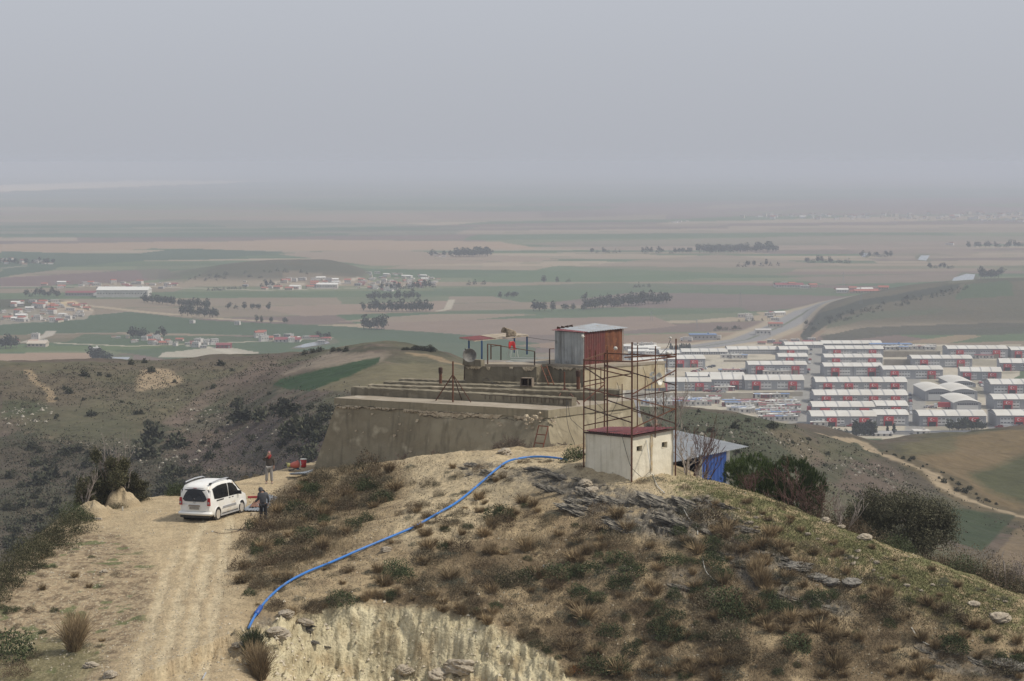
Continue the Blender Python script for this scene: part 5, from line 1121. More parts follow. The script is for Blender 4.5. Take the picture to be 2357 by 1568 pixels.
garment(p2, 'hooded_top', [(0,0,.92),(0,.0,1.06),(-.02,.02,1.32),(-.03,.03,1.45),(-.20,.03,1.39),(-.24,.12,1.14),(-.39,.20,.99),(.17,.03,1.39),(.255,.05,1.14),(.22,.11,.96),(-.08,.03,1.54),(-.13,.03,1.64),(-.12,.05,1.72)], [(0,1),(1,2),(2,3),(2,4),(4,5),(5,6),(2,7),(7,8),(8,9),(3,10),(10,11),(11,12)], [(.17,.135),(.175,.13),(.185,.14),(.12,.10),.085,.068,.045,.085,.068,.045,(.10,.10),(.125,.125),(.08,.08)], M_HOODY)
garment(p2, 'trousers', [(0,0,.95),(-.09,0,.88),(-.10,.04,.50),(-.10,0,.10),(.09,0,.88),(.11,.04,.50),(.12,0,.10)], [(0,1),(1,2),(2,3),(0,4),(4,5),(5,6)], [(.145,.12),.11,.085,.07,.11,.085,.07], M_BTR)
for sx in (-1, 1): skinned('shoe', [(sx*.11,-.03,.045),(sx*.135,.14,.035)], [(0,1)], [(.05,.045),(.045,.03)], M_BTR, p2)
# person three: only the head and shoulder show behind the hut
hp = P(1510.5, 968, 122); gb = gz(hp.x, 122); k3 = (hp.z - gb) / 1.66
p3 = empty('person', (hp.x, 122, gb), 0, 'dark haired person in brown half hidden behind the hut, seen between the tower bars', 'person'); p3.scale = (1, 1, 1)
dz = hp.z - gb - 1.64
J = {k: (v[0], v[1], v[2] + dz) if isinstance(v, tuple) and k not in ('face', 'palml', 'palmr') else v for k, v in dict(pelvis=(0,0,.95), waist=(0,.01,1.10), chest=(0,0,1.34), neck=(0,0,1.49), jaw=(-.01,0,1.55), head=(-.015,0,1.64), crown=(-.01,0,1.72), face=(-1,-.3,-.1),
  shl=(-.19,0,1.41), ell=(-.24,-.02,1.14), wrl=(-.24,-.10,.92), hal=(-.24,-.12,.84), palml=(1,0,0), shr=(.19,0,1.41), elr=(.24,-.02,1.14), wrr=(.24,-.10,.92), har=(.24,-.12,.84), palmr=(-1,0,0),
  hipl=(-.10,0,.90), knl=(-.10,-.03,.50), anl=(-.10,0,.08), ftl=(-.12,-.12,.04), hipr=(.10,0,.90), knr=(.10,-.03,.50), anr=(.10,0,.08), ftr=(.12,-.12,.04)).items()}
body(p3, J, M_SKIN)
D3 = Vector((0, 0, dz))
garment(p3, 'jacket', [Vector(q) + D3 for q in [(0,0,.93),(0,0,1.05),(0,0,1.32),(0,0,1.44),(-.19,0,1.41),(-.245,-.02,1.14),(-.245,-.09,.95),(.19,0,1.41),(.245,-.02,1.14),(.245,-.09,.95)]], [(0,1),(1,2),(2,3),(2,4),(4,5),(5,6),(2,7),(7,8),(8,9)], [(.17,.13),(.175,.13),(.19,.14),(.09,.09),.085,.066,.045,.085,.066,.045], mat('jacket_rust', (.10,.045,.028), .95, (.07,.03,.02), 12))
garment(p3, 'trousers', [Vector(q) + D3 for q in [(0,0,.95),(-.10,0,.88),(-.10,-.03,.50),(-.10,0,.10),(.10,0,.88),(.10,-.03,.50),(.10,0,.10)]], [(0,1),(1,2),(2,3),(0,4),(4,5),(5,6)], [(.145,.12),.11,.08,.07,.11,.08,.07], M_BTR)
skinned('hair', [Vector(q) + D3 for q in [(.02,.01,1.67),(.01,.02,1.73)]], [(0,1)], [(.10,.11),(.07,.08)], M_HAIR, p3)
# ================================================================ THINGS ON THE ROAD AND AT THE PLATEAU EDGE
M_ZINC = mat('zinc_sheet', (.26,.285,.31), .5, (.17,.185,.20), 2.5, .003, metal=.3); M_SHR = mat('rusty_sheet', (.20,.09,.05), .8, (.12,.055,.035), 5, .003)
def sheet_stack(q, nn, rib, m, lab, grp=None, lift=.02, edge=None, curl=0.0):
    e = empty('corrugated_sheets', tuple(sum((Vector(p) for p in q), Vector()) / 4), 0, lab, 'corrugated sheets', grp)
    for i in range(nn):
        z = Vector((0, 0, lift + i * .028)); j = Vector((.05 * math.sin(i * 2.1), .06 * math.cos(i * 1.7), 0)); c = [Vector(p) + z + j for p in q]; part(corr_sheet(MB(), c[0], c[1], c[2], c[3], rib, .016), 'sheet', m[i % len(m)], e)
    return e
def og(u, v): return on(u, v)
a_, b_, c_, d_ = og(556,1178), og(605,1180), og(636,1150), og(637,1133)
sheet_stack([og(557,1178), og(604,1180), on(642,1150,124.6), og(618,1140)], 3, 7, [M_ZINC, M_ZINC, M_ZINC], 'pale grey corrugated roofing sheets lying flat by the hooded person')
q = [og(574,1174) , og(606,1174), on(622,1158), og(590,1156)]
e = empty('corrugated_sheets', tuple(q[0]), 0, 'rust brown roofing sheets lying on the pale ones by the hooded person', 'corrugated sheets'); part(corr_sheet(MB(), *[p + Vector((0, 0, .15)) for p in q], 5, .02), 'sheet', M_SHR, e)
sheet_stack([og(666,1098), og(706,1098), on(722,1080,137), on(700,1083,136)], 4, 8, [M_ZINC], 'dark grey bent corrugated sheets at the foot of the bunker', lift=.10)
o = MB().box(og(585,1147) + Vector((0, 0, .06)), (.65, .12, .10), Matrix.Rotation(.2, 3, 'Z')).build('red_plank', mat('red_wood', (.30,.03,.03), .8)); tag(o, 'short red plank lying near the roofing sheets', 'plank')
o = MB().box(og(584,1187) + Vector((0, 0, .06)), (.32, .2, .13), Matrix.Rotation(.5, 3, 'Z'), taper=.75).build('stone', M_RUB); tag(o, 'pale stone holding the front end of the roofing sheets', 'stone')
# cement mixer lying on its side
b = on(676, 1078, 139.6); mx_ = empty('cement_mixer', tuple(b), 0, 'salmon red cement mixer drum with yellow bell on a black frame by the bunker', 'cement mixer')
mx_.scale = (.6, .6, .6)
M_SAL = mat('salmon_paint', (.50,.11,.075), .6, (.42,.12,.09), 6); M_YEL = mat('pale_yellow', (.42,.40,.13), .6, (.34,.31,.14), 6)
Ry = Matrix.Rotation(math.radians(82), 3, 'Y')
MB().lathe([(.17, -.42), (.20, -.36), (.29, -.12), (.33, .10), (.33, .30), (.24, .42), (.02, .45)], (.12, 0, .62), 20, Ry).build('drum', M_SAL, mx_, True)
MB().box((.34, 0, .93), (.20, .26, .20), Matrix.Rotation(.3, 3, 'Y'), taper=.7).build('motor_cover', M_SAL, mx_)
MB().lathe([(.02, -.2), (.15, -.17), (.20, -.05), (.20, .05), (.13, .16), (.02, .18)], (-.44, 0, .60), 16, Ry).build('bell', M_YEL, mx_, True)
MB().bar((-.52, 0, .76), (-.72, 0, .80), .03).bar((-.50, 0, .45), (-.60, .1, .25), .03).build('crank', M_YEL, mx_)
mb = MB().bar((-.42, -.25, .05), (.40, .25, .35), .03).bar((-.42, .25, .05), (.40, -.25, .35), .03).bar((-.42, -.25, .05), (-.42, .25, .05), .03).bar((.40, -.25, .35), (.70, -.1, .12), .03).bar((0, 0, .2), (.1, 0, .5), .04)
mb.tube([Vector((-.25 + .28 * math.cos(a_), .28 * math.sin(a_), .14)) for a_ in np.linspace(0, 2 * math.pi, 18)], .02, 5); mb.build('frame', M_BLACK, mx_)
MB().box((.40, -.05, .24), (.26, .12, .12)).build('motor', mat('motor_blue', (.03,.13,.3), .5), mx_)
b = on(698.5, 1070, 141.2); bk = empty('red_bucket', tuple(b), 0, 'red and white paint drum standing beside the cement mixer', 'bucket')
MB().lathe([(.13, 0), (.145, .02), (.175, .42), (.17, .42), (.14, .06), (.02, .05)], (0, 0, .02), 20).build('drum', M_RED, bk, True); MB().lathe([(.172, .40), (.185, .41), (.185, .44), (.165, .44)], (0, 0, .02), 20).build('rim', M_WHITEP, bk, True)
bk.scale = (1.05, 1.05, 1.05)
mb = MB(); pz_ = [Vector((-.178 + .0 * i, -.02 + .04 * (i % 2) - .02, .1 + .09 * i)) for i in range(4)]; mb.add([(-.155, -.07, .12), (-.10, -.125, .12), (-.125, -.135, .38), (-.18, -.06, .36)], [(0, 1, 2, 3)]); mb.build('white_label', M_WHITEP, bk)
# white plank, pipe stub, bottle, litter
o = MB().bar(og(156,1196) + Vector((0, 0, .08)), og(234,1199) + Vector((0, 0, .08)), .055, n=4).build('white_beam', mat('pale_wood', (.50,.46,.40), .8, (.40,.36,.30), 5)); tag(o, 'long pale wooden beam lying on the plateau edge at left', 'beam')
o = MB().bar(og(282,1176) + Vector((0, 0, 0)), og(282,1176) + Vector((0, 0, .2)), .04).build('plastic_bottle', M_WHITEP); tag(o, 'white plastic bottle standing by the earth heap at left', 'bottle')
o = MB().bar(og(466,1567) + Vector((0, 0, .05)), og(474,1556) + Vector((0, 0, .12)), .03).build('metal_pipe', M_SILV); tag(o, 'short grey metal pipe lying beside the road at the bottom', 'pipe')
def crumple(p, s, m, name, lab):
    bm = bmesh.new(); bmesh.ops.create_icosphere(bm, subdivisions=2, radius=s); rr = random.Random(int(p.x * 100))
    for v in bm.verts: v.co *= rr.uniform(.55, 1.2); v.co.z *= .6
    me = bpy.data.meshes.new(name); bm.to_mesh(me); bm.free(); me.materials.append(m); o = bpy.data.objects.new(name, me); COL.objects.link(o); o.location = p + Vector((0, 0, s * .3)); tag(o, lab, name.replace('_', ' '))
    return o
crumple(on(1254,1306), .10, M_WHITEP, 'plastic_bag', 'white torn plastic bag in the middle of the shrubby slope')
crumple(on(507,1268-6), .06, M_WHITEP, 'paper_scrap', 'white paper scrap on the road in front of the van') if False else None
crumple(og(489,1249-124+100), .06, M_WHITEP, 'paper_scrap', 'white scrap on the dirt road in front of the van')
for k, pts in enumerate(([(490,1226),(510,1230),(540,1226),(560,1219),(570,1216)], [(548,1226),(558,1212),(566,1205),(562,1219),(552,1222)], [(600,1183),(585,1190),(592,1200),(600,1199)], [(560,1216),(575,1224),(600,1226)])):
    cable([og(u, v) + Vector((0, 0, .04)) for u, v in pts], 'thin tangled brown wire lying on the dirt road near the hooded person', .012, M_RUSTD, 'wire')['group'] = 'wires on the road'
# earth heaps
def heap(u, v, Y, r, h, lab, seed):
    c_ = on(u, v, Y); N = 28; vs_ = []; fs = []
    for j in range(13):
        for i in range(N):
            a_ = 2 * math.pi * i / N; rr_ = j / 12; x = r * rr_ * math.cos(a_); y = r * .8 * rr_ * math.sin(a_); n_ = fbm(np.array([x * 2 + seed]), np.array([y * 2.0]), seed, 4)[0]
            vs_.append((x * (1 + .35 * (n_ - .5)), y, h * .75 * (1 - rr_ ** 1.5) * (.2 + 1.6 * n_) - .35 * rr_ ** 3 + .25 * (fbm(np.array([x * 5 + seed]), np.array([y * 5.0]), seed, 3)[0] - .5)))
    for j in range(12):
        for i in range(N): fs.append((j * N + i, j * N + (i + 1) % N, (j + 1) * N + (i + 1) % N, (j + 1) * N + i))
    o = obj('earth_heap', vs_, fs, mat('heap_soil', (.43,.345,.22), .95, (.30,.235,.145), 3, .06, bscale=12), None, True); o.location = c_; tag(o, lab, 'earth heap')
heap(213,1178,122.6,1.25,.78,'heap of dug sandy earth at the left plateau edge below the pale sapling',5); heap(283,1166,125.5,1.15,.95,'heap of sandy earth with weeds on top, right of the other heap',9); heap(246,1176,124.0,.7,.35,'low ridge of earth between the two heaps',12)
# ================================================================ BLUE SHED
zs = 124.25
s1, s2 = P(1612,1118,121.5), P(1675,1110,124.0); s1.z = s2.z = 123.6
s0_ = P(1530,1125,117.8); s0_.z = 123.6
shed = empty('blue_shed', tuple(s1), 0, 'bright blue metal shed with a wide grey sloping roof behind the bare tree', 'shed')
zt1 = P(1612,1048,121.5).z; zt2 = P(1675,1036,124).z; zt0 = P(1530,1056,117.8).z
M_BSH = mat('blue_shed_paint', (.012,.055,.235), .5, (.011,.042,.17), 1.2)
part(corr_sheet(MB(), s1, s2, zz(s2, zt2), zz(s1, zt1), 8, .02), 'side_wall', M_BSH, shed)
back = Vector((2.6, 5.4, 0))
part(corr_sheet(MB(), s2, s2 + Vector((-3, 4.5, 0)), zz(s2 + Vector((-3, 4.5, 0)), zt2 - .9), zz(s2, zt2 - .05), 8, .02), 'end_wall', M_BSH, shed)
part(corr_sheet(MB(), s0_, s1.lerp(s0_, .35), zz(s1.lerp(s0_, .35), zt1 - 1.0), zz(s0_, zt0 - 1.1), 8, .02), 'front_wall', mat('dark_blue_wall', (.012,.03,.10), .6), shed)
for p_, z_ in ((s1, zt1), (s2, zt2)): part(MB().box(zz(p_, (123.6 + z_) / 2) - Vector((0, .06, 0)), (.16, .12, z_ - 123.6)), 'white_post', M_WHITEP, shed)
rA, rB, rC, rD = P(1530,1068,117), P(1598,1050,120), P(1723,1028,126), P(1545,989,131)
rA2 = P(1470,1075,116.5)
part(corr_sheet(MB(), P(1540,1066,117.5), rC, P(1546,988,132), P(1400,990,128), 40, .018), 'roof', mat('shed_roof', (.33,.345,.35), .45, (.25,.26,.27), 1.0, metal=.25, noise2=((.22,.16,.12), 1.2, .62, .72)), shed)
# ================================================================ NEAR VEGETATION AND STONES
def leaf_mat(name, c1, c2, c3=None, rough=.85):
    m = bpy.data.materials.new(name); m.use_nodes = True; n = m.node_tree.nodes; l = m.node_tree.links; b = n['Principled BSDF']; b.inputs['Roughness'].default_value = rough; b.inputs['Specular IOR Level'].default_value = .2
    g = n.new('ShaderNodeNewGeometry'); oi = n.new('ShaderNodeObjectInfo'); r = n.new('ShaderNodeValToRGB'); cr = r.color_ramp; cr.elements[0].color = (*c1, 1); cr.elements[1].color = (*c2, 1)
    if c3: e = cr.elements.new(.82); e.color = (*c3, 1); cr.elements[1].position = .7
    l.new(g.outputs['Random Per Island'], r.inputs[0]); mr = n.new('ShaderNodeMapRange'); mr.inputs[3].default_value = .75; mr.inputs[4].default_value = 1.25; l.new(oi.outputs['Random'], mr.inputs[0])
    mu = n.new('ShaderNodeVectorMath'); mu.operation = 'SCALE'; l.new(r.outputs[0], mu.inputs[0]); l.new(mr.outputs[0], mu.inputs['Scale']); l.new(mu.outputs[0], b.inputs['Base Color'])
    return m
def tri_mesh(name, V_, n_per, m, parent=None, faces=None, link=True):
    """V_: (N*n_per,3) array, every n_per vertices one face"""
    me = bpy.data.meshes.new(name); N = len(V_) // n_per
    me.vertices.add(len(V_)); me.vertices.foreach_set('co', np.asarray(V_, np.float32).ravel()); me.loops.add(N * n_per); me.loops.foreach_set('vertex_index', np.arange(N * n_per, dtype=np.int32))
    me.polygons.add(N); me.polygons.foreach_set('loop_start', np.arange(0, N * n_per, n_per, dtype=np.int32)); me.polygons.foreach_set('loop_total', np.full(N, n_per, np.int32)); me.update(calc_edges=True)
    me.materials.append(m); o = bpy.data.objects.new(name, me)
    if link: COL.objects.link(o)
    if parent: o.parent = parent
    return o
def unit(a): return a / (np.linalg.norm(a, axis=-1, keepdims=True) + 1e-9)
def leaves(P_, size, rs, D=None, aspect=.5, spread=1.0):
    """rhombic leaves at points P_; D preferred direction"""
    n = len(P_); d = rs.normal(size=(n, 3)) * spread
    if D is not None: d = d + D
    d = unit(d); s = unit(np.cross(d, rs.normal(size=(n, 3)))); L = size * rs.uniform(.6, 1.4, (n, 1))
    return np.stack([P_, P_ + d * L * .5 + s * L * aspect * .5, P_ + d * L, P_ + d * L * .5 - s * L * aspect * .5], 1).reshape(-1, 3)
def dome_pts(n, r, h, rs, shell=.55, lump=.35, seed=0):
    d = rs.normal(size=(n, 3)); d[:, 2] = np.abs(d[:, 2]); d = unit(d); k = shell + (1 - shell) * rs.rand(n) ** .6
    a = np.arctan2(d[:, 1], d[:, 0]); lm = 1 + lump * (fbm(a * 1.6 + 9 + seed, d[:, 2] * 2.5, seed, 2) - .5) * 2
    return np.stack([d[:, 0] * r, d[:, 1] * r, d[:, 2] * h], 1) * (k * lm)[:, None], d
def blades(n, r, L, rs, lean=.35, w=.012):
    a = rs.rand(n) * 2 * np.pi; q = r * np.sqrt(rs.rand(n)); b = np.stack([q * np.cos(a), q * np.sin(a), np.zeros(n)], 1); d = np.stack([np.cos(a) * lean, np.sin(a) * lean, np.ones(n)], 1) + rs.normal(size=(n, 3)) * .22; d = unit(d)
    l = L * rs.uniform(.5, 1.15, (n, 1)); s = unit(np.cross(d, rs.normal(size=(n, 3)))) * w; m = b + d * l * .55; dr = d * 1.0; dr[:, 2] -= .45; t = m + unit(dr) * l * .5
    return np.concatenate([np.stack([b - s, b + s, m + s * .8, m - s * .8], 1), np.stack([m - s * .8, m + s * .8, t + s * .1, t - s * .1], 1)], 0).reshape(-1, 3)
M_DRY = leaf_mat('shrub_dry', (.052,.043,.028), (.118,.098,.06), (.20,.165,.105)); M_DRY2 = leaf_mat('shrub_russet', (.06,.043,.027), (.125,.09,.053), (.18,.135,.085))
M_GRN = leaf_mat('shrub_green', (.022,.032,.014), (.055,.07,.028), (.09,.105,.05)); M_GREY = leaf_mat('shrub_grey', (.05,.055,.04), (.115,.12,.085), (.17,.165,.12)); M_TUFT = leaf_mat('dry_grass', (.13,.09,.05), (.24,.175,.10), (.34,.26,.15))
M_TWIG = leaf_mat('twigs', (.10,.075,.06), (.20,.16,.13)); M_PALE = mat('pale_bark', (.36,.31,.27), .9, (.24,.20,.17), 6); M_BARK = mat('bark', (.14,.105,.08), .95, (.085,.065,.05), 5, .02); M_REDB = mat('red_twig', (.12,.06,.045), .9, (.08,.045,.035), 6)
def shrub_proto(kind, seed):
    rs = np.random.RandomState(seed)
    if kind == 'dry':
        p, d = dome_pts(900, .5, .42, rs, .35, .5, seed); A_ = leaves(p, .065, rs, d * 1.0 + [0, 0, .6], .22, .7); p2, d2 = dome_pts(500, .5, .45, rs, .7, .5, seed); B2 = leaves(p2, .04, rs, d2, .6, .9); V_ = np.concatenate([A_, B2]); return tri_mesh('dry_shrub', V_, 4, M_DRY if seed % 2 else M_DRY2)
    if kind == 'green': p, d = dome_pts(1700, .5, .48, rs, .45, .45, seed); return tri_mesh('green_shrub', leaves(p, .05, rs, d * .8 + [0, 0, .3], .55), 4, M_GRN)
    if kind == 'grey': p, d = dome_pts(1100, .5, .30, rs, .4, .5, seed); return tri_mesh('grey_shrub', leaves(p, .05, rs, d * .8 + [0, 0, .5], .35), 4, M_GREY)
    if kind == 'tuft': return tri_mesh('grass_tuft', np.concatenate([blades(230, .14, .5, rs, .45), blades(60, .22, .25, rs, .9)]), 4, M_TUFT)
PROT = {k: [shrub_proto(k, s) for s in (1, 2, 3, 4)] for k in ('dry', 'green', 'grey', 'tuft')}
FIRST = {id(o): True for l in PROT.values() for o in l}
def put(kind, p, sc, rs, label, group, zs=1.0, cat=None):
    pr = PROT[kind][rs.randint(4)]
    if FIRST[id(pr)]: o = pr; FIRST[id(pr)] = False
    else: o = pr.copy(); COL.objects.link(o)
    o.location = p - Vector((0, 0, .04)); s = sc * rs.uniform(.85, 1.15); o.scale = (s * rs.uniform(.85, 1.25), s, s * zs * rs.uniform(.8, 1.2)); o.rotation_euler = (rs.uniform(-.15, .15), rs.uniform(-.15, .15), rs.rand() * 6.28)
    for k_ in ('group',):
        if k_ in o: del o[k_]
    tag(o, label, cat or ('grass' if kind == 'tuft' else 'shrub'), group); return o
rsv = np.random.RandomState(77)
def scatter(poly, counts, zone_, dens=None, seed=0):
    """plants of each kind inside a stretch of ground bounded by places in the photo"""
    us_, vs2 = [p[0] for p in poly], [p[1] for p in poly]
    for kind, n, s0, s1 in counts:
        word = {'dry': 'dry brown shrub', 'green': 'dark green shrub', 'grey': 'low grey green shrub', 'tuft': 'tuft of dry golden grass'}[kind]; k = 0; tries = 0
        while k < n and tries < n * 12:
            tries += 1; u, v = rsv.uniform(min(us_), max(us_)), rsv.uniform(min(vs2), max(vs2))
            if not inpoly(poly, np.array([u]), np.array([v]))[0]: continue
            h = hit(u, v)
            if h is None: continue
            if fbm(np.array([h.x * .7 + 50]), np.array([h.y * .7]), 51 + len(kind), 3)[0] < .46 and rsv.rand() < .75: continue
            put(kind, h, s0 + (s1 - s0) * rsv.rand() ** 2, rsv, f'{word} {zone_}', f'{word}s {zone_}'); k += 1
scatter([(655,1150),(715,1100),(860,1068),(950,1075),(900,1170),(790,1260),(690,1330),(560,1380),(545,1300),(575,1225)], [('dry', 62, .8, 1.7), ('green', 26, .6, 1.3), ('grey', 14, .5, .9), ('tuft', 45, .7, 1.3)], 'on the bank between the road and the bunker')
scatter([(940,1120),(1010,1070),(1090,1070),(1180,1100),(1100,1200),(1000,1230),(900,1210)], [('dry', 18, .35, .9), ('grey', 10, .4, .7), ('tuft', 10, .5, .8)], 'on the sandy slope above the blue pipe')
scatter([(1040,1190),(1180,1150),(1420,1190),(1560,1280),(1640,1330),(1640,1480),(1450,1568),(1330,1540),(1250,1450),(1100,1400),(900,1380),(860,1310),(960,1250)], [('dry', 56, .4, 1.4), ('green', 60, .4, 1.4), ('grey', 75, .3, 1.0), ('tuft', 84, .6, 1.3)], 'on the slope between the blue pipe and the rocks')
scatter([(1560,1180),(1700,1190),(1950,1310),(2150,1400),(2357,1480),(2357,1568),(1450,1568),(1640,1480),(1640,1330),(1530,1260)], [('dry', 62, .4, 1.5), ('green', 46, .4, 1.3), ('grey', 85, .3, 1.0), ('tuft', 120, .6, 1.3)], 'on the rocky right hand slope below the pine')
scatter([(1560,1120),(1760,1150),(2000,1250),(2357,1390),(2357,1450),(2050,1350),(1850,1260),(1640,1170)], [('tuft', 22, .4, .8), ('grey', 16, .3, .6), ('dry', 6, .3, .8)], 'on the grassy right shoulder of the hill')
scatter([(620,1300),(800,1300),(980,1350),(880,1390),(700,1410),(600,1400)], [('dry', 8, .4, .9), ('grey', 16, .4, .7), ('tuft', 8, .5, .8)], 'above the pale cut cliff')
scatter([(650,1415),(760,1385),(900,1375),(1100,1400),(1250,1455),(1330,1530),(1290,1530),(1200,1470),(1080,1425),(900,1400),(760,1408),(670,1435)], [('dry', 22, .4, .95), ('tuft', 22, .4, .9), ('green', 8, .4, .7)], 'on the rim of the pale cut cliff')
scatter([(0,1230),(150,1215),(330,1330),(300,1460),(200,1568),(0,1568)], [('grey', 20, .25, .5), ('dry', 12, .25, .6), ('green', 12, .3, .5), ('tuft', 6, .4, .7)], 'on the stony ground left of the road')
scatter([(1310,1480),(1500,1500),(1700,1540),(1700,1568),(1300,1568)], [('dry', 12, .6, 1.2), ('tuft', 20, .6, 1.1)], 'at the bottom edge right of the cliff')
for kind, u, v, sc, zsc, lab in [('green',788,1395,1.35,.9,'round dark green shrub just above the cut cliff'),('dry',750,1400,1.1,.8,'brown shrub touching the round green one above the cliff'),('green',925,1335,1.5,1.0,'large dark green shrub in the middle below the blue pipe'),
    ('green',1455,1320,1.7,.9,'large dark green shrub under the rock face near the centre'),('green',1425,1300,1.5,.9,'dark green shrub beside the large one under the rock face'),('dry',1470,1300,1.3,.8,'russet shrub at the upper right of the large green shrub'),('green',1640,1300,1.5,1.0,'dark green shrub next to the hanging white hose'),
    ('green',1665,1400,2.0,1.1,'big dark shrub at the foot of the white hose'),('dry',1680,1480,1.9,1.2,'big brown shrub below the dark one at the white hose'),('green',1690,1430,1.6,1.1,'dark shrub right of the big one at the hose'),('dry',1700,1520,1.5,1.0,'russet shrub lowest in the column under the hose'),
    ('green',2190,1500,1.7,.9,'dark olive green shrub low on the right'),('grey',1560,1260,1.2,1.0,'grey shrub by the bent white hose piece'),('dry',1630,1200,1.9,.9,'wide russet shrub just below the hut rocks'),('grey',1590,1185,1.4,.9,'grey green shrub above the wide russet one'),
    ('dry',1480,1112,1.1,.6,'low shrub at the foot of the hut by the hose'),('grey',1505,1105,1.3,.7,'grey bush against the hut wall under the openings'),('green',1322,1062,1.3,1.1,'green bush between the bunker corner and the hut'),('dry',1335,1078,.7,.8,'small brown bush at the left hut corner'),
    ('green',20,1520,2.3,1.4,'large dark bush at the bottom left edge'),('dry',40,1560,1.5,1.0,'brown bush in front of the dark one at bottom left'),('green',25,1410,1.0,.7,'small green bush at the left edge above the large one'),
    ('dry',640,1390,.7,.7,'small brown shrub above the lower end of the blue pipe'),('dry',1050,1210,.9,.7,'brown shrub hiding part of the blue pipe'),('dry',1015,1205,1.0,.8,'dry shrub leaning over the middle of the blue pipe'),('dry',820,1290,1.0,.7,'grey brown shrub just under the blue pipe'),
    ('dry',950,1170,1.2,.9,'brown bush alone on the bare sand above the pipe'),('green',840,1105,1.0,.9,'dark green bush near the bunker wall'),('green',858,1110,.9,.9,'second dark green bush close to the bunker wall'),('grey',625,1500,.7,.9,'round grey shrub at the foot of the cliff by the road')]:
    h = on(u, v); put(kind, h, sc * .8, rsv, lab, None, zsc)
for i, (u, v) in enumerate(PIPE_UV[2:-1]):
    for k in range(3): h = hit(u + rsv.uniform(-22, 22), v + rsv.uniform(7, 13)); h and put(('dry', 'grey', 'tuft')[rsv.randint(3)], h, rsv.uniform(.25, .5), rsv, 'small plant growing right along the blue pipe', 'small plants along the blue pipe', .8)
def bigtuft(u0, v0, h_, w_, n, lab, m):
    p = on(u0, v0); rs = np.random.RandomState(int(u0)); q = tri_mesh('tall_grass', np.concatenate([blades(n, w_ * .8, h_, rs, .10, .012), blades(n // 3, w_, h_ * .5, rs, .35, .012)]), 4, m); q.location = p; tag(q, lab, 'grass')
bigtuft(170,1500,1.45,.24,600,'tall tan reed grass clump leaning on the stony slope at left',M_TUFT); bigtuft(180,1470,1.1,.25,400,'upper part of the tan reed grass, a second smaller clump',M_TUFT); bigtuft(598,1566,1.3,.22,600,'tall golden grass clump at the roadside bottom centre',M_TUFT); bigtuft(582,1510,1.0,.3,600,'olive green shrubby grass under the end of the blue pipe',M_GRN); bigtuft(590,1540,1.0,.3,500,'golden grass clump between the olive one and the bottom edge',M_TUFT)
bigtuft(1740,1330,.8,.25,500,'upright golden grass clump in front of the right rock',M_TUFT); bigtuft(1755,1350,.8,.3,500,'golden grass clump beside the right rocks',M_TUFT)
h = on(1326,1553); rs = np.random.RandomState(3); p_, d_ = dome_pts(500, .3, .3, rs); o = tri_mesh('orange_plant', leaves(p_, .05, rs, d_, .6), 4, leaf_mat('orange_leaf', (.20,.07,.015), (.34,.14,.03))); o.location = h; tag(o, 'small orange plant at the bottom right of the cliff', 'plant')
# ---- stuff nobody could count: ground herbs, dry stalks and gravel
def ground_scatter(name, n, polys, fn, m, n_per, lab=None):
    out = []; k = 0; rs = np.random.RandomState(len(name) + n)
    XY = []
    for poly, frac in polys:
        us_, vs2 = [p[0] for p in poly], [p[1] for p in poly]; need = int(n * frac); got = 0
        while got < need:
            U = rs.uniform(min(us_), max(us_), 4000); V2 = rs.uniform(min(vs2), max(vs2), 4000); ok = inpoly(poly, U, V2); U = U[ok]; V2 = V2[ok]
            for u, v in zip(U[::40], V2[::40]):
                h = hit(u, v)
                if h is None: continue
                for _ in range(40):
                    x, y = h.x + rs.normal() * .9, h.y + rs.normal() * 1.1; XY.append((x, y, gz(x, y)))
                got += 40
                if got >= need: break
    Q = np.array(XY); o = tri_mesh(name, fn(Q, rs), n_per, m); o['kind'] = 'stuff'; 
    if lab: o['label'] = lab
    return o
ALLM = [([(600,1120),(860,1070),(1340,1060),(1560,1110),(1700,1140),(2357,1380),(2357,1568),(1350,1568),(1200,1440),(900,1390),(640,1400),(560,1370)], 1.0)]
VEGP = [([(600,1130),(860,1075),(940,1080),(790,1260),(560,1370)], .25), ([(1040,1200),(1500,1230),(1640,1480),(1400,1560),(1200,1430),(900,1370)], .3), ([(1560,1180),(1950,1310),(2357,1450),(2357,1568),(1640,1560),(1640,1350)], .45)]
ground_scatter('ground_herbs', 34000, ALLM, lambda Q, rs: leaves(Q + [0, 0, .01], .055, rs, np.array([0, 0, .8]), .5), leaf_mat('herbs', (.05,.052,.03), (.10,.098,.055), (.16,.14,.09)), 4)
ground_scatter('dry_scrub', 30000, VEGP, lambda Q, rs: leaves((Q + np.abs(rs.normal(size=Q.shape)) * [0, 0, .09])[fbm(Q[:, 0] * 1.1, Q[:, 1] * 1.1, 73, 4) > .545], .08, rs, np.array([0, 0, .6]), .4), M_DRY, 4)
ground_scatter('dry_stalks', 52000, VEGP, lambda Q, rs: np.concatenate([leaves(Q[fbm(Q[:, 0] * .8, Q[:, 1] * .8, 74, 4) > .44], .22, rs, np.array([0, 0, 1.2]), .06, .6)]), leaf_mat('stalks', (.085,.06,.038), (.16,.115,.07), (.27,.21,.13)), 4)
GR = [([(1560,1100),(1760,1145),(2000,1245),(2357,1385),(2357,1460),(2050,1370),(1850,1280),(1640,1190)], 1.0)]
ground_scatter('short_grass', 42000, GR, lambda Q, rs: leaves(Q, .07, rs, np.array([0, 0, 1.0]), .3, .6), leaf_mat('grass_green', (.055,.07,.02), (.10,.11,.04), (.17,.15,.075)), 4)
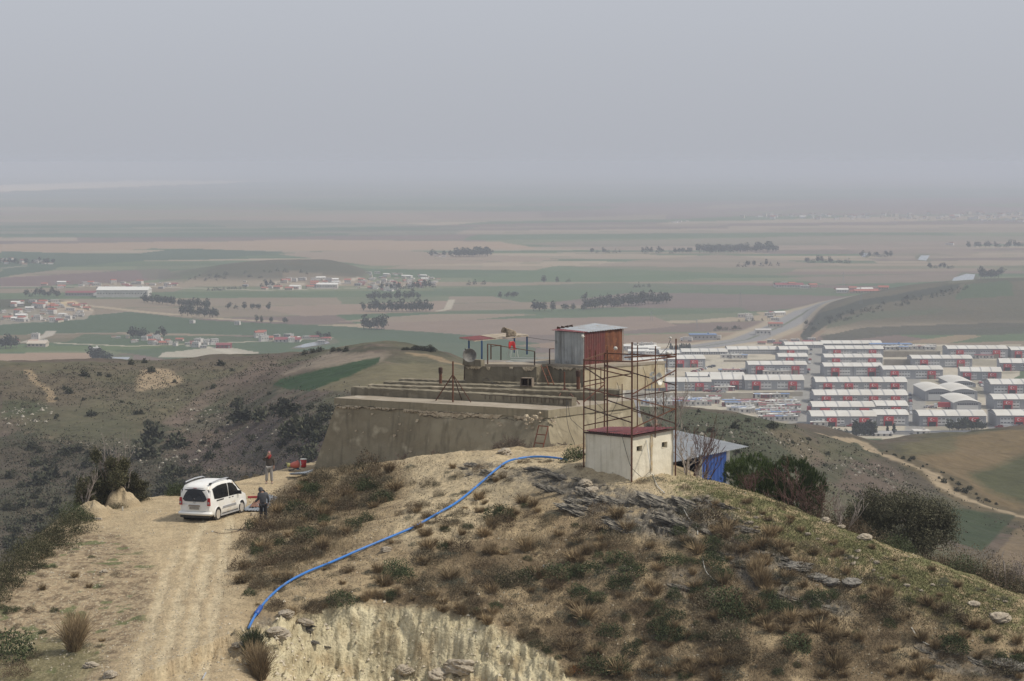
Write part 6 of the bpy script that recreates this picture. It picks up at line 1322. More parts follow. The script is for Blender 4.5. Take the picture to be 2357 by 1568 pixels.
def stone_geo(Q, rs, s0, s1):
    n = len(Q); base = np.array([(1,0,0),(0,1,0),(-1,0,0),(0,-1,0),(0,0,.8),(0,0,-.5)]); F8 = [(0,1,4),(1,2,4),(2,3,4),(3,0,4),(1,0,5),(2,1,5),(3,2,5),(0,3,5)]
    S = (s0 + (s1 - s0) * rs.rand(n) ** 3)[:, None, None]; V_ = base[None] * rs.uniform(.5, 1.3, (n, 6, 3)) * S; a = rs.rand(n) * 6.28; c_, s_ = np.cos(a)[:, None], np.sin(a)[:, None]
    X = V_[..., 0] * c_ - V_[..., 1] * s_; Y = V_[..., 0] * s_ + V_[..., 1] * c_; V_ = np.stack([X, Y, V_[..., 2]], -1) + Q[:, None]
    return V_[:, np.array(F8)].reshape(-1, 3)
M_STN = leaf_mat('gravel_stone', (.26,.21,.14), (.44,.37,.26), (.55,.49,.38))
ground_scatter('gravel', 9000, [(ALLM[0][0], .55), ([(0,1230),(180,1200),(420,1150),(545,1180),(560,1300),(520,1500),(560,1568),(0,1568)], .45)], lambda Q, rs: stone_geo(Q, rs, .015, .07), M_STN, 3)
ground_scatter('cliff_rubble', 1400, [([(600,1470),(700,1520),(1300,1568),(600,1568)], 1.0)], lambda Q, rs: stone_geo(Q, rs, .02, .12), M_STN, 3)
# individual stones
def rock(p, s, seed, lab, m=None, group=None, flat=.6):
    bm = bmesh.new(); bmesh.ops.create_icosphere(bm, subdivisions=4, radius=1); rr = random.Random(seed)
    for v in bm.verts: q = v.co; f_ = .55 + .5 * fbm(np.array([q.x * 1.3 + seed]), np.array([q.y * 1.3 + q.z * 2.3]), seed, 3)[0] + .55 * (ridged(np.array([q.x * 1.6 + q.z + seed]), np.array([q.y * 1.6 + q.z * 3]), seed, 4)[0] - .4); v.co = Vector((q.x * f_ * 1.2, q.y * f_ * 1.1, q.z * f_ * flat * 1.2))
    me = bpy.data.meshes.new('rock'); bm.to_mesh(me); bm.free(); me.materials.append(m or M_ROCK); o = bpy.data.objects.new('rock', me); COL.objects.link(o); o.scale = (s * 1.25, s, s); o.rotation_euler = (0, 0, rr.uniform(0, 6.28)); o.location = p + Vector((0, 0, s * .15)); tag(o, lab, 'rock', group); return o
M_ROCK = mat('rock_pale', (.44,.38,.29), .95, (.27,.225,.165), 2.2, .05, bscale=5); M_ROCKG = mat('rock_grey', (.27,.25,.215), .95, (.13,.12,.10), 2.6, .09, bscale=5)
for i, (u, v, s, lab) in enumerate([(1163-0,1070-24,.33,'pale flat stone by the ladder foot'),(1348,1117,.28,'rounded stone with a grey cap on the sand left of the hut'),(1362,1130,.22,'stone next to the rounded one left of the hut'),(2218,1313,.42,'large pale boulder on the skyline of the grassy shoulder'),(2230,1318,.2,'small stone beside the skyline boulder'),
    (2150,1287,.22,'pale stone on the grassy shoulder, above the right skyline bend'),(1440,1312,.2,'pale stone in the shrubs near the centre'),(1990,1240,.24,'pale stone on the grassy shoulder behind the olive tree foot'),(2300,1428,.32,'yellowish stone low on the grassy shoulder'),(2240,1395,.2,'flat yellowish stone on the grass near the right edge'),
    (1900,1200,.2,'pale stone on the skyline under the pine'),(1935,1216,.16,'white plastic coloured stone at the skyline by the pale bare tree'),(210,1535,.22,'flat pale stone at the bottom left'),(255,1558,.24,'pale stone at the bottom left corner'),(240,1320,.14,'pale stone on the left embankment'),(548,1493,.2,'rounded stone under the pipe end'),
    (562,1487,.18,'brown stone under the pipe end'),(575,1470,.2,'stone touching the end of the blue pipe'),(1345,1020+26,.28,'pale rock lying behind the bush near the hut'),(890,1268,.2,'pale stone by the pipe middle'),(1060,1545,.5,'large rounded boulder at the cliff foot'),(1010,1560,.4,'boulder left of the large one at the cliff foot'),(930,1545,.3,'boulder half buried in the cliff foot')]):
    rock(on(u, v), s, i + 3, lab)
for i, (u, v, s, lab) in enumerate([(1885,1335,.35,'craggy grey rock on the right slope'),(1910,1350,.3,'grey rock beside the golden grass on the right slope'),(1960,1345,.35,'jagged pale grey rock right of the grass clumps'),(1835,1310,.45,'grey rock above the craggy one'),(2320,1540,.5,'dark layered rock in the bottom right corner'),(660,1415,.3,'layered brown rock above the left end of the cliff'),(700,1435,.3,'layered rock ledge at the left end of the cliff'),(640,1460,.4,'flat rock slab below the pipe coupling')]):
    rock(on(u, v), s, i + 40, lab, M_ROCK if u < 720 else M_ROCKG, None, .45)
# craggy ledges: long broken slabs that follow the dip of the strata
def ledge_proto(seed):
    bm = bmesh.new(); bmesh.ops.create_icosphere(bm, subdivisions=5, radius=1); V_ = np.array([tuple(v.co) for v in bm.verts]); x, y, z = V_.T
    f_ = .62 + .6 * (ridged(x * 2.2 + seed, y * 2 + z * 3, seed, 5) - .5) + .5 * (fbm(x * 4.5 + z * 2, y * 4.5 - z * 6 + seed, seed + 3, 4) - .5); st = np.round(z * 3.2 + (fbm(x * 1.5, y * 1.5 + seed, seed, 2) - .5)) / 3.2
    z2 = st * .75 + z * .25; V_ = np.stack([x * f_ * 1.3, y * f_, z2 * f_], 1)
    for v, c_ in zip(bm.verts, V_): v.co = c_
    me = bpy.data.meshes.new('rock_ledge'); bm.to_mesh(me); bm.free(); me.materials.append(M_LEDGE); return me
M_LEDGE = mat('ledge_rock', (.21,.19,.155), .95, (.075,.068,.058), 1.6, .10, bscale=5, detail=9, noise2=((.34,.30,.23), 2.3, .52, .68), fac=(.38, .6))
LED = [ledge_proto(s) for s in (1, 2, 3, 4, 5)]; rs = np.random.RandomState(19)
def ledges(poly, n, L0, L1, where, sk=.30):
    us_, vs2 = [p[0] for p in poly], [p[1] for p in poly]; k = t = 0
    while k < n and t < 900:
        t += 1; u, v = rs.uniform(min(us_), max(us_)), rs.uniform(min(vs2), max(vs2))
        if not inpoly(poly, np.array([u]), np.array([v]))[0]: continue
        h = hit(u, v)
        if h is None: continue
        o = bpy.data.objects.new('rock_ledge', LED[rs.randint(5)]); COL.objects.link(o); L = L0 + (L1 - L0) * rs.rand() ** 1.6; o.location = h + Vector((0, .1, -.03)); o.scale = (L, L * rs.uniform(.30, .5), L * rs.uniform(.13, .22)); o.rotation_euler = (rs.uniform(-.2, .35), sk * rs.uniform(.4, 1.2), -rs.uniform(.05, .45)); tag(o, 'craggy grey rock ledge ' + where, 'rock', 'craggy ledges ' + where); k += 1
ledges(OUTCROP[0][0], 9, .3, .8, 'on the crest left of the blue pipe'); ledges(OUTCROP[1][0], 20, .35, 1.1, 'below the top end of the blue pipe'); ledges(OUTCROP[2][0], 44, .35, 1.2, 'in the dark outcrop below the hut'); ledges(OUTCROP[3][0], 22, .35, 1.0, 'on the right slope outcrop')
ledges(OUTCROP[4][0], 8, .3, .9, 'by the pale eroded patch under the big shrub'); ledges(OUTCROP[5][0], 10, .4, 1.1, 'in the bottom right corner'); ledges(OUTCROP[6][0], 4, .3, .7, 'at the left end of the cut cliff', .15)
rs = np.random.RandomState(9)
for k in range(36):
    u = rs.uniform(1600, 2350); v = 1110 + (u - 1545) * .36 + rs.uniform(0, 55); h = hit(u, v)
    if h: rock(h, rs.uniform(.04, .11), 100 + k % 6, 'small pale stone scattered on the grassy shoulder', M_ROCK, 'small stones on the grassy shoulder')
# ================================================================ TREES AND TALL BUSHES
def branches(mb, base, d, L, r, depth, rs, tips, up=.15, spread=.55, kids=(2, 4), shrink=.68, seg=4, minr=.006):
    p = Vector(base); dd = Vector(d).normalized(); pts = [p.copy()]; rad = [r]
    for i in range(seg):
        dd = (dd + Vector(rs.normal(size=3)) * .13 + Vector((0, 0, up * .25))).normalized(); p = p + dd * (L / seg); pts.append(p.copy()); rad.append(max(minr, r * (1 - .45 * (i + 1) / seg)))
    mb.tube(pts, rad, 5 if r > .03 else 3, cap=False)
    if depth <= 0: tips += pts[1:]; return
    for k in range(rs.randint(kids[0], kids[1] + 1)):
        j = rs.randint(max(1, seg // 2), seg + 1); nd = (dd + Vector(rs.normal(size=3)) * spread + Vector((0, 0, up))).normalized()
        branches(mb, pts[j], nd, L * shrink * rs.uniform(.75, 1.2), rad[j] * .72, depth - 1, rs, tips, up, spread, kids, shrink, seg, minr)
def tree_thing(name, lab, cat, base, seed, stems, L, r, depth, bark, leafm=None, nleaf=0, lsize=.06, jitter=.15, up=.15, spread=.55, kids=(2, 4), lean=(0, 0), extra=None, minr=.006, asp=.45):
    rs = np.random.RandomState(seed); e = empty(name, tuple(base), 0, lab, cat); mb = MB(); tips = []
    for k in range(stems):
        a_ = rs.rand() * 6.28; s_ = .0 if stems == 1 else .45; branches(mb, Vector((math.cos(a_) * .1 * (stems > 1), math.sin(a_) * .1 * (stems > 1), -.1)), (math.cos(a_) * s_ + lean[0], math.sin(a_) * s_ + lean[1], 1), L * rs.uniform(.8, 1.15), r * rs.uniform(.7, 1), depth, rs, tips, up, spread, kids, .68, 4, minr)
    mb.build('trunk', bark, e, True)
    if leafm is not None:
        T = np.array([tuple(t) for t in tips])
        if extra is not None: T = np.concatenate([T, extra])
        Q = T[rs.randint(len(T), size=nleaf)] + rs.normal(size=(nleaf, 3)) * jitter; tri_mesh('crown', leaves(Q, lsize, rs, np.array([0, 0, .3]), asp), 4, leafm, e)
    return e
def lobes_pts(lobes, n, rs, shell=.6):
    out = []
    w_ = np.array([a[3] * a[4] * a[5] for a in lobes]); w_ = w_ / w_.sum()
    for (x, y, z, rx, ry, rz_), f in zip(lobes, w_):
        k = int(n * f); d = unit(rs.normal(size=(k, 3))); rr = shell + (1 - shell) * rs.rand(k); q = d * rr[:, None]; g = fbm(q[:, 0] * 2.2 + x + 5, q[:, 1] * 2.2 + q[:, 2] * 3 + z, 7, 3); q = q[g > .40] * (1 + .5 * (g[g > .40] - .55))[:, None]; out.append(q * [rx, ry, rz_] + [x, y, z])
    return np.concatenate(out)
M_PINE = leaf_mat('pine_needles', (.016,.03,.008), (.042,.068,.016), (.085,.115,.034)); M_OLIVE = leaf_mat('olive_leaf', (.045,.046,.026), (.10,.098,.056), (.17,.16,.10)); M_BLOS = leaf_mat('blossom', (.30,.20,.21), (.52,.42,.43)); M_JUN = leaf_mat('cypress_leaf', (.025,.03,.014), (.065,.065,.03), (.11,.10,.055))
def Wp(u, v, Y): return P(u, v, Y)
def px2m(px, Y): return px / F * Y
# pine: three lobes; crown clumps of upright needle tufts
def pine(u, vb, Y, lobes_px, n, lab, seed):
    b = Wp(u, vb, Y); b.z = gz(b.x, Y) - .2; e = empty('pine_tree', tuple(b), 0, lab, 'pine tree'); rs = np.random.RandomState(seed); L_ = []
    for (uu, vv, rpx, rzx, dy) in lobes_px: q = Wp(uu, vv, Y + dy) - b; L_.append((q.x, q.y, q.z, px2m(rpx, Y), px2m(rpx, Y) * .9, px2m(rzx, Y)))
    C_ = lobes_pts(L_, n, rs, .72); V_ = []
    K = 14; Q = np.repeat(C_, K, 0); D = np.repeat(unit(C_ - np.array([0, 0, C_[:, 2].mean() - 1.2])) + [0, 0, .9], K, 0); V_ = leaves(Q + rs.normal(size=Q.shape) * .03, .17, rs, D * 1.6, .10, .55)
    tri_mesh('crown', V_, 4, M_PINE, e)
    mb = MB(); tips = []
    branches(mb, (0, 0, -.3), (0, 0, 1), max(.8, L_[0][2] * .55), .16, 2, rs, tips, .3, .8, (3, 4)); mb.build('trunk', M_BARK, e, True)
pine(1745,1170,113.5,[(1730,1100,62,52,0),(1690,1095,30,32,.5),(1760,1130,50,50,-.2)],1900,'dark green bushy pine beside the blue shed, left of the pine pair',4)
pine(1840,1200,113.0,[(1825,1110,52,55,0),(1868,1140,38,58,.2),(1840,1165,55,50,-.2),(1790,1140,45,50,.4)],2600,'dark green bushy pine with rounded top, right of the pine pair',6)
def at(u, v, Y, dz=-.15): q = Wp(u, v, Y); q.z = gz(q.x, Y) + dz; return q
tree_thing('bare_tree','bare grey fig tree in front of the blue shed','tree',at(1577,1100,115.5),11,3,1.15,.06,3,M_PALE,spread=.5,minr=.010)
tree_thing('bare_tree','bare reddish tree in front of the blue wall of the shed','tree',at(1622,1108,114.5),13,4,1.25,.045,3,M_REDB,spread=.45,up=.3,minr=.009)
tree_thing('bare_tree','bare dark tree between hut and shed with tall thin shoots','tree',at(1592,1100,117.5),15,3,1.5,.05,3,M_REDB,spread=.35,up=.4,minr=.008)
tree_thing('bare_bush','small white barked bush at the foot of the blue shed','bush',at(1603,1110,113.8),17,5,.5,.025,2,M_PALE,spread=.5,minr=.010)
tree_thing('bare_tree','tall thin pale branches rising right behind the tower','tree',at(1530,1050,119.5),19,3,1.7,.035,3,M_PALE,spread=.35,up=.4,minr=.010)
tree_thing('bare_bush','reddish bare bush in front of the right pine','bush',at(1815,1185,110.6),21,7,1.05,.03,3,M_REDB,spread=.5,minr=.008)
tree_thing('bare_bush','brown bare bush at the foot of the left pine','bush',at(1735,1145,111.4),22,6,.7,.02,3,M_REDB,spread=.5,minr=.007)
tree_thing('bare_bush','thin brown bush below the right pine on the slope','bush',at(1870,1205,109.9),23,8,.8,.02,3,M_REDB,spread=.6,minr=.007)
tree_thing('bare_tree','pale leafless tree with upward curved branches right of the pines','tree',at(1942,1226,110.3),24,6,1.05,.05,2,M_PALE,spread=.4,up=.5,minr=.012)
tree_thing('almond_tree','almond tree with scattered pale pink blossom behind the pale bare tree','tree',at(1985,1225,113.5),26,3,1.3,.07,3,M_BARK,M_BLOS,900,.05,.10,spread=.7)
rs = np.random.RandomState(5)
for (u, vb, Y, lob, n, lab, sd) in ((2075,1290,112.5,[(2075,1185,85,58,0),(2005,1180,55,45,.8),(2150,1195,60,55,.3),(2020,1240,60,40,-.2),(2120,1245,70,40,-.2),(2010,1140,25,25,.5),(2185,1225,30,50,.2)],12000,'large spreading grey green olive tree behind the grassy shoulder',31),
                                    (1985,1225,115,[(1975,1190,45,40,0),(1960,1215,35,30,0)],1600,'smaller dull olive bush between the bare tree and the large olive',33)):
    b = at(u, vb, Y, -.4); e = empty('olive_tree', tuple(b), 0, lab, 'olive tree'); L_ = []
    for (uu, vv, rpx, rzx, dy) in lob: q = Wp(uu, vv, Y + dy) - b; L_.append((q.x, q.y, q.z, px2m(rpx, Y), px2m(rpx, Y) * .8, px2m(rzx, Y)))
    C_ = lobes_pts(L_, n, rs, .3); Q = np.repeat(C_, 5, 0) + rs.normal(size=(len(C_) * 5, 3)) * .07; tri_mesh('crown', leaves(Q, .10, rs, np.array([0, 0, .4]), .34), 4, M_OLIVE, e)
    mb = MB(); tips = []
    for k in range(4 if n > 3000 else 2): a_ = k * 1.7 + .4; branches(mb, (0, 0, -.3), (math.cos(a_) * .7, math.sin(a_) * .4, .8), 1.5, .15, 3, rs, tips, .15, .6, (2, 3))
    mb.build('trunk', M_BARK, e, True)
BUSH = [(1925,1215,112,1.0,M_DRY,'brown thicket at the foot of the pale bare tree'),(1965,1235,111.5,1.0,M_DRY2,'russet thicket between the pale bare tree and the olive'),(2020,1255,111,1.0,M_DRY,'brown thicket under the left of the olive crown'),(2060,1270,110.5,.9,M_GRN,'green thicket under the middle of the olive crown'),(2190,1300,112,1.5,M_DRY,'tall brown thicket at the right of the olive'),(2240,1300,115,1.7,M_DRY2,'tall russet thicket before the dark green field'),(2310,1320,115,1.8,M_DRY,'tall brown thicket near the right edge'),(1890,1195,112.5,1.0,M_DRY,'brown thicket right under the pines'),(2225,1335,109.5,.9,M_DRY,'brown scrub bush on the far side of the shoulder right of the olive'),(2260,1330,112,1.2,M_GRN,'dark green bush behind the skyline right of the olive tree'),(2300,1345,112,1.2,M_DRY2,'russet bush behind the skyline near the right edge'),(2345,1360,111,1.1,M_DRY,'brown bush cut by the right edge'),(2215,1310,113.5,1.1,M_GRN,'dark green bush low beside the olive crown'),
        (2325,1330,114,1.4,M_GRN,'dark bush rising behind the blossoming tree at the right edge'),(2120,1300,112,.9,M_DRY,'brown brush under the olive crown'),(2170,1305,111.5,.9,M_DRY2,'russet brush under the right of the olive crown'),(2275,1300,116,1.3,M_DRY,'brown thicket at the top of the brush by the green field'),(2380,1350,112,1.3,M_DRY,'brown thicket beyond the right edge')]
for (u, v, Y, s, m, lab) in BUSH:
    Y = 109.5 - (u - 1900) * .0077 + .9 + (u * 7 % 17) / 10; s *= .95
    rs = np.random.RandomState(int(u)); p_, d_ = dome_pts(2600, s, s * .95, rs, .35, .5, int(u)); o = tri_mesh('wild_bush', leaves(p_, .08, rs, d_ * .7 + [0, 0, .4], .35), 4, m); o.location = at(u, v, Y, -.2); tag(o, lab, 'bush')
tree_thing('bare_tree','small white barked bare tree by the skyline boulder','tree',at(2250,1345,108.3),41,3,.55,.035,2,M_PALE,up=.4,minr=.013)
tree_thing('bare_tree','white barked bare tree near the right edge, taller of the two','tree',at(2310,1375,107.6),43,5,.95,.05,2,M_PALE,up=.6,minr=.014,spread=.35)
tree_thing('bare_tree','white barked bare tree cut by the right edge','tree',at(2350,1392,107.4),44,4,.8,.045,2,M_PALE,up=.5,minr=.014,spread=.4)
tree_thing('almond_tree','blossoming pink almond at the right edge','tree',at(2352,1370,109.5),45,4,.9,.05,3,M_BARK,M_BLOS,1800,.055,.10)
# left side: ragged juniper like trees and the hedge on the drop
def ragged(u, vb, Y, hm, wm, lab, seed, n=2600, bare=True, m=None, pale=True):
    b = at(u, vb, Y, -.2); e = empty('ragged_tree', tuple(b), 0, lab, 'tree'); rs = np.random.RandomState(seed); mb = MB(); tips = []
    for k in range(4): a_ = rs.rand() * 6.28; branches(mb, (0, 0, 0), (math.cos(a_) * .25, math.sin(a_) * .25, 1), hm * .62, .06, 2, rs, tips, .5, .3, (3, 4), .6)
    mb.build('trunk', M_PALE if pale else M_BARK, e, True); L_ = [(rs.normal() * wm * .25, rs.normal() * wm * .2, hm * (.2 + .6 * t), wm * .34 * (1.1 - t * .6), wm * .3 * (1.1 - t * .6), hm * .17) for t in np.linspace(-.1, 1, 9)]
    C_ = lobes_pts(L_, n, rs, .2); Q = np.repeat(C_, 6, 0) + rs.normal(size=(len(C_) * 6, 3)) * .06; tri_mesh('crown', leaves(Q, .12, rs, np.array([0, 0, 1.2]), .3), 4, m or M_JUN, e)
ragged(258,1172,126.5,3.1,1.9,'tallest ragged dark green tree with pale dead branches at the left plateau edge',51,6500)
ragged(195,1172,124.5,2.1,1.0,'small ragged sapling with pale branches left of the tall one',53,1100); ragged(232,1172,126,2.2,1.7,'dark bushy tree between the sapling and the tall ragged tree',55,4800,pale=False); ragged(288,1168,127,1.7,1.5,'low bushy growth at the right of the tall ragged tree',57,3000)
for (u, v, Y, s, zz_, m, lab) in ((155,1195,118,1.25,.8,M_JUN,'dark olive bush on the drop just left of the sapling'),(118,1225,114.5,1.2,.8,M_JUN,'second dark olive bush down the left edge'),(82,1250,111.5,1.15,.8,M_JUN,'third dark olive bush down the left edge'),(45,1280,108.5,1.15,.75,M_JUN,'fourth dark olive bush down the left edge'),(8,1308,106,1.1,.7,M_JUN,'lowest dark olive bush at the left picture edge'),(175,1180,121,1.0,.85,M_GRN,'dark green bush on the rim beside the earth heap'),(-35,1330,104,1.1,.7,M_JUN,'dark olive bush beyond the left picture edge'),
        (308,1165,127.5,.75,.8,M_JUN,'low weeds right of the earth heap'),(270,1160,124.8,.5,.7,M_JUN,'weeds growing on top of the earth heap'),(412,1145,129.5,.75,.75,M_GRN,'round bush behind the left side of the van'),(573-6,1108,137.5,.42,.8,M_DRY,'small brown bush on the rim left of the standing person'),(590,1104,137.8,.3,.7,M_DRY,'tiny dry bush on the rim beside the standing person')):
    rs = np.random.RandomState(int(u) + 300); p_, d_ = dome_pts(int(5200 * min(1, s)), s, s * zz_ * 1.15, rs, .35, .5, int(u) + 9); o = tri_mesh('wild_bush', leaves(p_, .085 * (1 if s > .6 else .6), rs, d_ * .6 + [0, 0, .9], .3), 4, m); o.location = at(u, v, Y, -.15); tag(o, lab, 'bush')
# bare bushes at the foot of the bunker wall
for (u, v, n, L, lab, sd) in ((1150,1046,9,.42,'bare grey brush against the bunker wall, left part',61),(1180,1046,12,.55,'densest bare brush against the bunker wall left of the ladder',62),(1205,1047,9,.40,'bare brush beside the ladder foot',63),(1282,1050,9,.38,'small bare brush at the bunker corner',64),(1000,1050,6,.22,'tiny dry weeds at the wall foot in the middle',65),(925,1060,7,.26,'dry weeds at the left part of the wall foot',66)):
    tree_thing('bare_bush', lab, 'bush', onwall(u, v, .55) if u < 1262 else on(u, v, 129), sd, n, L, .014, 3, M_TWIG, spread=.5, minr=.006)
# ================================================================ VALLEY BUSHES AND ROCKS
M_FBUSH = leaf_mat('valley_bush', (.028,.034,.02), (.055,.062,.034), (.08,.08,.05)); M_FTREE = leaf_mat('plain_tree', (.018,.026,.016), (.04,.052,.028), (.06,.07,.04)); M_FBR = leaf_mat('valley_brown_bush', (.06,.05,.035), (.10,.085,.06))
def blob_proto(name, seed, m, n, tall=1.0, size=.28):
    rs = np.random.RandomState(seed); p_, d_ = dome_pts(n, .5, tall, rs, .3, .6, seed); return tri_mesh(name, leaves(p_, size, rs, d_ * .6 + [0, 0, .4], .6), 4, m, None, None, False)
VB_ = [blob_proto('valley_bush', s, M_FBUSH, 260, .62, .2) for s in (1, 2, 3, 4)]
def putc(pr, name, loc, s, rs, lab, cat, grp, zsc=1.0):
    o = bpy.data.objects.new(name, pr.data); COL.objects.link(o); o.location = loc; o.scale = (s * rs.uniform(.85, 1.3), s, s * zsc * rs.uniform(.8, 1.2)); o.rotation_euler = (0, 0, rs.rand() * 6.28); tag(o, lab, cat, grp); return o
rs = np.random.RandomState(12)
def far_scatter(poly, n, s0, s1, where):
    us_, vs2 = [p[0] for p in poly], [p[1] for p in poly]; k = t = 0
    while k < n and t < n * 30:
        t += 1; u, v = rs.uniform(min(us_), max(us_)), rs.uniform(min(vs2), max(vs2))
        if not inpoly(poly, np.array([u]), np.array([v]))[0]: continue
        h = fhit(u, v)
        if h is None or h.y > 1000: continue
        putc(VB_[rs.randint(4)], 'valley_bush', h, s0 + (s1 - s0) * rs.rand() ** 2, rs, 'dark round bush ' + where, 'bush', 'dark bushes ' + where); k += 1
far_scatter([(0,1020),(200,1030),(420,1080),(560,1100),(560,1130),(380,1140),(190,1160),(0,1290)], 75, 1.2, 3.6, 'in the valley bottom at left')
far_scatter([(150,860),(620,830),(420,960),(200,1010),(100,950)], 20, .8, 2.2, 'on the upper left hillside')
far_scatter([(420,960),(640,900),(770,960),(760,1020),(700,1100),(420,1120)], 26, .9, 2.6, 'on the slope above the van')
far_scatter([(640,950),(770,930),(770,1060),(720,1080),(650,1060)], 26, 1.2, 3.0, 'left of the bunker wall')
far_scatter([(2060,1040),(2170,1080),(2210,1115),(2320,1160),(2300,1168),(2190,1125),(2140,1082),(2040,1040)], 22, .5, 1.4, 'along the dirt track')
far_scatter([(1490,930),(1800,965),(1960,1060),(1900,1110),(1500,1060)], 20, .8, 1.8, 'on the hill behind the shed')
for (u, v, s, lab) in [(557,972,5.5,'largest dark bush on the slope above the person'),(600,968,4,'dark bush right beside the largest bush on the slope'),(660,955,4.5,'dark bush left of the bunker corner'),(335,1053,5,'dark bush in the gully below the green slope'),(404,1030,4,'dark bush in the middle of the gully'),(350,1015,5,'dark bush at the gully above the others'),(690,1000,4.5,'dark bush close to the bunker wall edge'),(720,1010,5,'dark bush touching the bunker silhouette')]:
    h = fhit(u, v); putc(VB_[rs.randint(4)], 'valley_bush', h, s, rs, lab, 'bush', None)
for i in range(22):
    u = 925 + i * 7 + rs.uniform(-4, 4) if i < 12 else 1080 + rs.uniform(0, 70); v = 803 + max(0, (u - 960)) * .06 if i < 12 else 828 + (u - 1080) * .3
    h = fhit(u, v + 3); 
    if h: putc(VB_[rs.randint(4)], 'valley_bush', h, rs.uniform(.8, 1.7), rs, 'small dark bush on the crest of the hill behind the bunker', 'bush', 'bushes on the crest behind the bunker')
for i, (u, v) in enumerate([(735,806),(765,806),(780,805),(795,805),(718,808),(300,836),(330,832),(700,812)]):
    h = fhit(u, v + 4)
    if h: putc(VB_[i % 4], 'valley_bush', h, 1.5, rs, 'dark bush on the crest left of the green field', 'bush', 'bushes on the crest by the green field')
CLEAR = [[(610,900),(640,862),(880,800),(1100,840),(1100,900),(700,912)], [(40,925),(240,935),(440,1020),(420,1060),(120,1000)], [(1880,990),(2000,1005),(2120,1070),(2200,1120),(2400,1190),(2400,1215),(2240,1165),(2090,1085),(1980,1030)], [(1850,1050),(1970,1050),(1940,1120),(1840,1120)], [(2170,1160),(2360,1190),(2260,1280),(2150,1240)]]
def far_stuff(name, n, polys, fn, m, n_per, z=0):
    XY = []; r2 = np.random.RandomState(n)
    for poly, fr in polys:
        us_, vs2 = [p[0] for p in poly], [p[1] for p in poly]; got = 0; need = int(n * fr); tries = 0
        while got < need and tries < need * 3:
            tries += 1; u, v = r2.uniform(min(us_), max(us_)), r2.uniform(min(vs2), max(vs2))
            if not inpoly(poly, np.array([u]), np.array([v]))[0]: continue
            h = fhit(u, v)
            if h is None or h.y > 1100 or any(inpoly(q_, np.array([u]), np.array([v]))[0] for q_ in CLEAR): continue
            for _ in range(7): x, y = h.x + r2.normal() * 3.5, h.y + r2.normal() * 5; XY.append((x, y, fz_(x, y)))
            got += 7
    o = tri_mesh(name, fn(np.array(XY), r2), n_per, m); o['kind'] = 'stuff'; return o
VAL = [([(0,850),(620,825),(900,800),(1050,830),(780,920),(760,1090),(560,1140),(380,1145),(190,1165),(0,1300)], .62), ([(1490,935),(1960,1010),(2110,1080),(2357,1200),(2357,1240),(2150,1250),(1950,1180),(1900,1100),(1700,1050),(1500,1060)], .16), ([(0,1010),(400,1060),(560,1110),(190,1165),(0,1300)], .2)]
def lowb(Q, r_): 
    K = 5; Q2 = np.repeat(Q, K, 0) + r_.normal(size=(len(Q) * K, 3)) * [.5, .5, .1] + [0, 0, .1]; return leaves(Q2, .34, r_, np.array([0, 0, .5]), .7)
far_stuff('valley_scrub', 4200, VAL, lowb, M_FBUSH, 4); far_stuff('valley_brown_scrub', 5000, VAL, lowb, M_FBR, 4)
far_stuff('valley_stones', 700, [([(730+1150,1060),(2110,1080),(2080,1110),(1900,1100)], .15), ([(180,990),(300,1020),(400,1050),(380,1070),(200,1040)], .25), ([(0,940),(60,930),(110,950),(60,985),(0,990)], .15), ([(320,850),(420,900),(640,950),(760,980),(740,1060),(500,1060)], .2), ([(1550,940),(1800,980),(1900,1050),(1600,1020)], .10)], lambda Q, r_: stone_geo(Q, r_, .1, .6), leaf_mat('valley_stone', (.25,.22,.17), (.38,.35,.29)), 3)
# ================================================================ TREES ON THE PLAIN
TR_ = [blob_proto('tree', s, M_FTREE, 220, 1.3, .26) for s in (11, 12, 13)]
def far_tree_proto(seed, cyp=False):
    r2 = np.random.RandomState(seed); e = bpy.data.objects.new('cypress_tree' if cyp else 'plain_tree', None); n = 240
    if cyp: d = unit(r2.normal(size=(n, 3))); p_ = d * [.16, .16, .48] * (.5 + .5 * r2.rand(n, 1)) + [0, 0, .52]; p_[:, :2] *= (1.15 - p_[:, 2:3] * .8)
    else:
        p_ = []
        for k in range(5): c_ = np.array([r2.normal() * .15, r2.normal() * .15, .45 + .12 * k * r2.rand()]); d = unit(r2.normal(size=(n // 5, 3))); p_.append(c_ + d * [.28, .28, .26] * (.6 + .5 * r2.rand(n // 5, 1)))
        p_ = np.concatenate(p_)
    cr = tri_mesh('crown', leaves(p_, .15, r2, np.array([0, 0, .3]), .7), 4, M_FTREE, e, None, False); tk = MB().bar((0, 0, -.02), (0, 0, .45), .03, .02, 5); t_ = obj('trunk', tk.v, tk.f, M_BARK, e, False, False); return (e, cr, t_)
FTP = [far_tree_proto(s) for s in (1, 2, 3, 4, 5)]; CYP = [far_tree_proto(s, True) for s in (7, 8)]
FT = []
def far_tree(u, v, hpx, lab, grp, cyp=False, wsc=1.0, ymin=1150): FT.append((u, v, hpx, lab, grp, cyp, wsc, ymin))
def far_tree_now(u, v, hpx, lab, grp, cyp, wsc, ymin):
    h = fhit(u, v, ymin) or G(u, v); pr = (CYP if cyp else FTP)[rs.randint(2 if cyp else 5)]; hm = px2m(hpx, h.y) * (1 if cyp else 1.2); wsc = wsc if cyp else wsc * .8; o = bpy.data.objects.new('cypress_tree' if cyp else 'plain_tree', None); COL.objects.link(o); o.location = h; o.scale = (hm * wsc * rs.uniform(.9, 1.3), hm * wsc, hm); o.rotation_euler = (0, 0, rs.rand() * 6.28)
    for c_ in pr[1:]: q = c_.copy(); q.parent = o; COL.objects.link(q)
    tag(o, lab, 'tree', grp)
